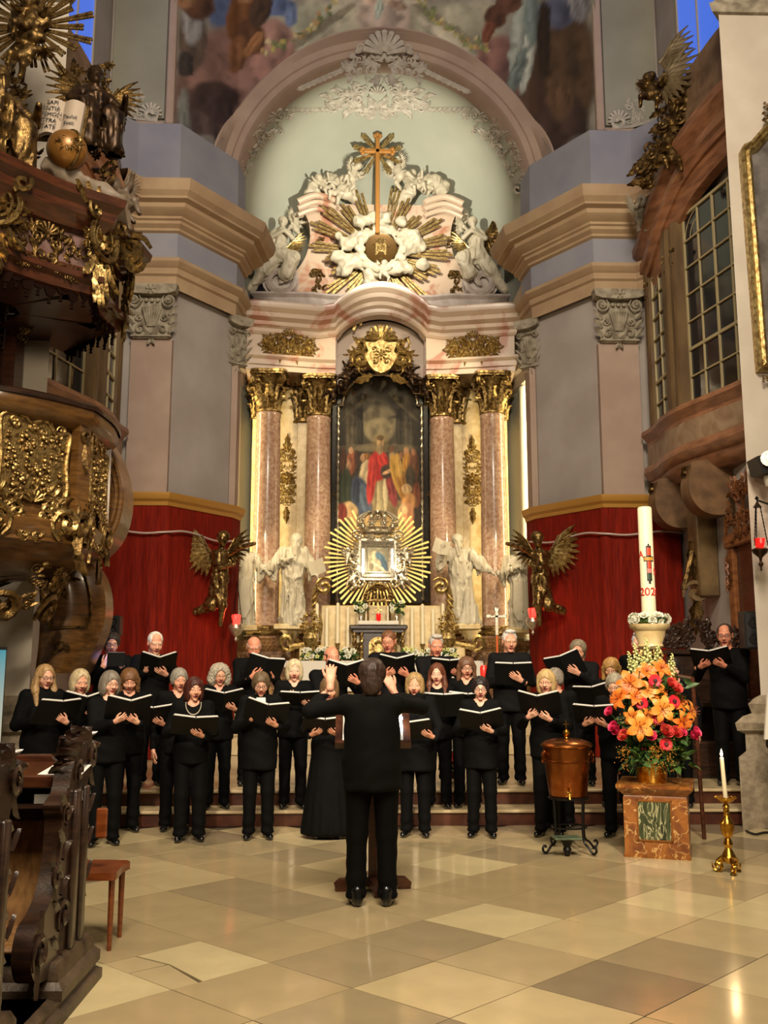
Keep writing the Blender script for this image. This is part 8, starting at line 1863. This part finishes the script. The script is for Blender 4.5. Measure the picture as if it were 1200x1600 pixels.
# hanging red sanctuary lamp on the right pier
X,Z=WXZ(1187,850,10.35);hl=thing('sanctuary_lamp','red glass sanctuary lamp hanging by chains from an iron arm on the right pier','lamp',(X,10.35,Z-.28))
zt_a=WXZ(1187,783,10.35)[1]
b=MB();b.tube([(X+.5,10.6,zt_a-.03),(X+.2,10.5,zt_a-.01),(X,10.35,zt_a+.01)],.012,6);b.lathe([(0,-.02),(.025,0),(0,.03)],(X,10.35,zt_a+.03),8);b.build('arm',[iron],hl)
b=MB();b.lathe([(0,0),(.05,-.01),(.02,.03),(.012,.05),(0,.06)],(X,10.35,zt_a-.06),12);b.build('canopy_cap',[dark_bronze],hl)
for a in(90,210,330):
 p0=np.array((X+.03*math.cos(R(a)),10.35+.03*math.sin(R(a)),zt_a-.06));p1=np.array((X+.085*math.cos(R(a)),10.35+.085*math.sin(R(a)),Z-.02));b=MB()
 n_=22
 b.tube(p0+(p1-p0)*np.linspace(0,1,n_)[:,None],.005+.003*(np.arange(n_)%2),5);b.build('chain',[iron],hl)
b=MB();b.lathe([(.06,.06),(.05,-.01),(.04,-.04),(.0,-.045)][::-1],(X,10.35,Z),16);b.build('glass_cup',[red_glass],hl);b=MB();b.lathe([(0,0),(.02,.012),(.022,.03),(0,.05)],(X,10.35,Z-.0),10);b.build('glow',[red_lit],hl)
b=MB();b.lathe([(0,-.30),(.012,-.29),(.008,-.26),(.03,-.22),(.012,-.19),(.02,-.15),(.075,-.10),(.09,-.06),(.06,-.045),(.03,-.05)],(X,10.35,Z),16);b.build('bowl',[dark_bronze],hl);point('red_lamp_light',(X,10.25,Z+.02),3,(1,.12,.08),.04)
for s,px,py in((-1,369,968),(1,832,958)):
 X,Z=WXZ(px,py,15.6);sl=thing('angel_lamp','red sanctuary lamp hanging below the %s gilded angel'%('left' if s<0 else 'right'),'lamp',(X,15.6,Z-.2))
 b=MB();b.lathe([(0,-.28),(.03,-.24),(.015,-.2),(.09,-.14),(.13,-.06),(.11,.0),(.07,.02)],(X,15.6,Z-.08),16);b.build('bowl',[silver],sl);b=MB();b.lathe([(0,-.06),(.06,-.05),(.075,.06),(.06,.08),(0,.08)],(X,15.6,Z),14);b.build('glass_cup',[red_lit],sl)
 b=MB()
 for a in(0,120,240):b.tube([(X+.1*math.cos(R(a)),15.6+.1*math.sin(R(a)),Z-.06),(X+.0,15.6,Z+.62)],.006,4)
 b.build('chain',[dark_bronze],sl);point('red_lamp_light',(X,15.45,Z+.03),2.5,(1,.1,.06),.05)
 # big gold framed picture on the right pier
pf=thing('framed_picture','large dark picture in a stepped gold frame high on the right pier','picture',(4.8,10.6,5.0));Yp=10.62
outl=[(1184,580),(1157,237),(1162,226),(1172,222),(1200,190),(1240,150),(1300,140),(1500,140),(1500,580)];O_=[WXZ(px,py,Yp) for px,py in outl];cc_=np.mean(O_,0);O_=np.array(O_)
def inset(P,d):
 out=[];k=len(P)
 for i in range(k):
  a,b_,c=P[i-1],P[i],P[(i+1)%k];n1=unit((b_-a)[[1,0]]*(1,-1));n2_=unit((c-b_)[[1,0]]*(1,-1));h=n1+n2_;h=h/max(np.linalg.norm(h),1e-6);out.append(b_+h*d/max(h@n1,.4))
 return np.array(out)
b=MB();rings=[]
for d,y in((0,10.69),(0,10.60),(.03,10.57),(.06,10.60),(.09,10.58),(.13,10.61),(.15,10.66)):p=inset(O_,d);rings.append(np.c_[p[:,0],np.full(len(p),y),p[:,1]])
b.grid(np.stack(rings,1),0,cu=True);b.build('frame',[gold_bright],pf,ang=30)
p=inset(O_,.14);b=MB();b.prism([tuple(q) for q in p],(0,10.65,0),(1,0,0),(0,0,1),(0,.03,0));b.build('canvas',[M('dark_canvas',C(122,116,110),.25,col2=C(84,78,74),scale=4,detail=9,coat=.4)],pf,smooth=False)
for px,py,sd_ in((1192,172,1),(1192,580,2)):
 X,Z=WXZ(px,py,10.58);q=rocaille(.26,.3,400+sd_,7,mirror=False,shell=False);stand_up(q,(X,10.6,Z));q.build('frame_ornament',[gold if sd_==2 else old_gold],pf)
 # carved group over the right gallery
gg=thing('gallery_carving','dark gilt carved angels and foliage crowning the right gallery','carving',at(1045,290,12.9));rr=random.Random(77)
q=MB()
for k in range(120):
 t=rr.random();px=1030+22*math.sin(t*5)+rr.uniform(-22,22)*(1-.5*t);py=125+165*t;x,y,z=at(px,py,13.1+rr.uniform(-.2,.1));s_=MB()
 if k%3==0:flower2(s_,(0,0),.07,6)
 elif k%3==1:leaf2(s_,(0,0),rr.uniform(0,6.3),.24,.07,rr.uniform(-1,1))
 else:cscroll(s_,(0,0),.09,rr.uniform(0,6),1,.025)
 stand_up(s_,(x,y,z),unit((-.6,-1,.1)));q.merge(s_)
q.build('foliage',[old_gold],gg)
for px,py,sz,s in((1040,100,.75,1),(1045,60,.6,1)):w_=feather_wing(sz,s);x,y,z=at(px-15,py+40,13.0);stand_up(w_,(x,y,z),unit((-.6,-1,.0)),);w_.build('wing',[M('wing_wood',C(120,104,74),.5,.2,col2=C(92,76,50),scale=6)],gg)
for px,py,k in((1018,140,0),(1050,240,1),(1075,150,0)):place('putto',pg[k],gg,at(px,py,12.9),rot=Matrix.Rotation(-.5,3,'Z'),scale=.95)
o=place('putto',pp.mesh('putto',stucco_old),None,at(1000,335,14.2),rot=Matrix.Rotation(.5,3,'Z')@Matrix.Rotation(.2,3,'Y'),scale=1.1);tag(o,'pale putto climbing the cornice beside the right gallery','statue')
# processional cross with wooden pole, red votive, floor flowers
X,Z=WXZ(776,965,12.6);pc_=thing('processional_cross','silver processional cross on an orange wooden pole behind the singers','cross',(X,12.6,S2));zb_=WXZ(776,993,12.6)[1]
b=MB();b.tube([(X,12.6,S2),(X,12.6,zb_)],.014,8);b.build('pole',[M('orange_pole',C(190,90,40),.4)],pc_)
b=MB();b.box(X-.022,X+.022,12.585,12.605,zb_,Z+.11,0,.004);b.box(X-.11,X+.11,12.585,12.605,Z+.0,Z+.032,0,.004)
for dx_,dz_ in((0,.11),(-.11,.016),(.11,.016)):b.box(X+dx_-.03,X+dx_+.03,12.582,12.608,Z+dz_-.02,Z+dz_+.025,0,.006)
b.build('cross',[silver],pc_,smooth=False)
X,Z=WXZ(756,1050,11.9);rv=thing('votive_jar','red glass votive jar on a stand behind the singers','candle',(X,11.9,S2));b=MB();b.lathe([(0,S2),(.1,S2),(.03,S2+.05),(.02,1.4),(.06,Z-.09),(0,Z-.09)],(X,11.9,0),12);b.build('stand',[dark_wood],rv);b=MB();b.lathe([(0,-.085),(.042,-.08),(.048,.05),(.035,.08),(.0,.085)],(X,11.9,Z),14);b.build('jar',[M('votive_red',C(190,40,30),.25,emit=(C(220,50,40),.35))],rv)
X,Z=WXZ(711,1180,12.4);ff=thing('floor_bouquet','white and red flowers on the sanctuary floor between the legs right of the conductor','flowers',(X,12.4,S2));b=MB();b.lathe([(0,S2),(.1,S2),(.12,S2+.12),(.1,S2+.13)],(X,12.4,0),12);b.build('pot',[dark_bronze],ff)
for k in range(12):place('blossom',bl[0] if k%3 else me_r[0],ff,(X+rg.uniform(-.14,.14),12.3+rg.uniform(-.05,.05),S2+.15+rg.uniform(0,.22)),rot=Matrix.Rotation(1.2,3,'X'),scale=1.2)
o=leaf_cluster(rg,(X-.14,X+.14,12.32,12.46,S2+.1,S2+.35),70,.1,.03).build('foliage',[leaf_green],ff);o['kind']='stuff'
# white lectern sheet and cables at the right pier, poster at the far left
X,Z=WXZ(1204,1120,9.9);lc=thing('lectern_board','white board in a slanting holder at the right edge','board',(X+.1,9.9,1.0));b=MB();b.prism([(-.02,.24),(.3,.24),(.3,-.22),(-.10,-.22)],(X,9.86,Z),(1,0,0),(0,.1,1),(0,.03,0));b.build('board',[linen],lc,smooth=False);b=MB();b.tube([(X-.05,9.9,Z-.27),(X+.3,9.9,Z-.27)],.045,8);b.build('roller',[black_plastic],lc);b=MB();b.tube([(X+.2,9.92,0),(X+.2,9.92,Z-.25)],.02,8);b.lathe([(.2,0),(.2,.02),(0,.03)],(X+.2,9.92,0),14);b.build('post',[black_plastic],lc)
X,Z=WXZ(-14,1085,9.4);bn=thing('banner','light blue and white banner at the left edge','banner',(X,9.4,0));b=MB();b.box(X-.5,X+.115,9.4,9.41,Z-.45,Z+.42);bo=b.build('sheet',[Mpaint('banner_print',.6)],bn,smooth=False)
co=np.array([v.co[:] for v in bo.data.vertices]);set_paint(bo.data,np.where((co[:,2:3]>co[:,2].mean()),s2l((70,160,200)),s2l((214,222,220))));b=MB();b.tube([(X+.1,9.43,0),(X+.1,9.43,Z+.44)],.014,6);b.tube([(X-.5,9.41,Z+.43),(X+.12,9.41,Z+.43)],.016,6);b.build('pole',[black_plastic],bn)
cb=MB();cb.tube(smooth_path([W(1166,1296,10.3)*(1,1,0)+(0,0,.012),W(1180,1304,10.1)*(1,1,0)+(0,0,.012),W(1195,1296,10.2)*(1,1,0)+(0,0,.012),W(1230,1300,10.2)*(1,1,0)+(0,0,.012)],5),.012,6);solo('cable',cb,black_plastic,'black cable on the floor at the foot of the right pier','cable')
# slim rail of the plinth group: dark barrier post right of the bouquet
X=W(1088,1250,9.6)[0];rl=thing('barrier_rail','dark wooden barrier with turned white-lit balusters behind the plinth','barrier',(X,9.75,0));b=MB();b.tube([W(1100,1300,9.9)*(1,1,0),W(1082,1060,9.9)],.022,8);b.tube([W(1082,1060,9.9),W(1080,1055,9.9)+(.0,.6,0)],.02,8);b.build('post',[red_wood],rl)
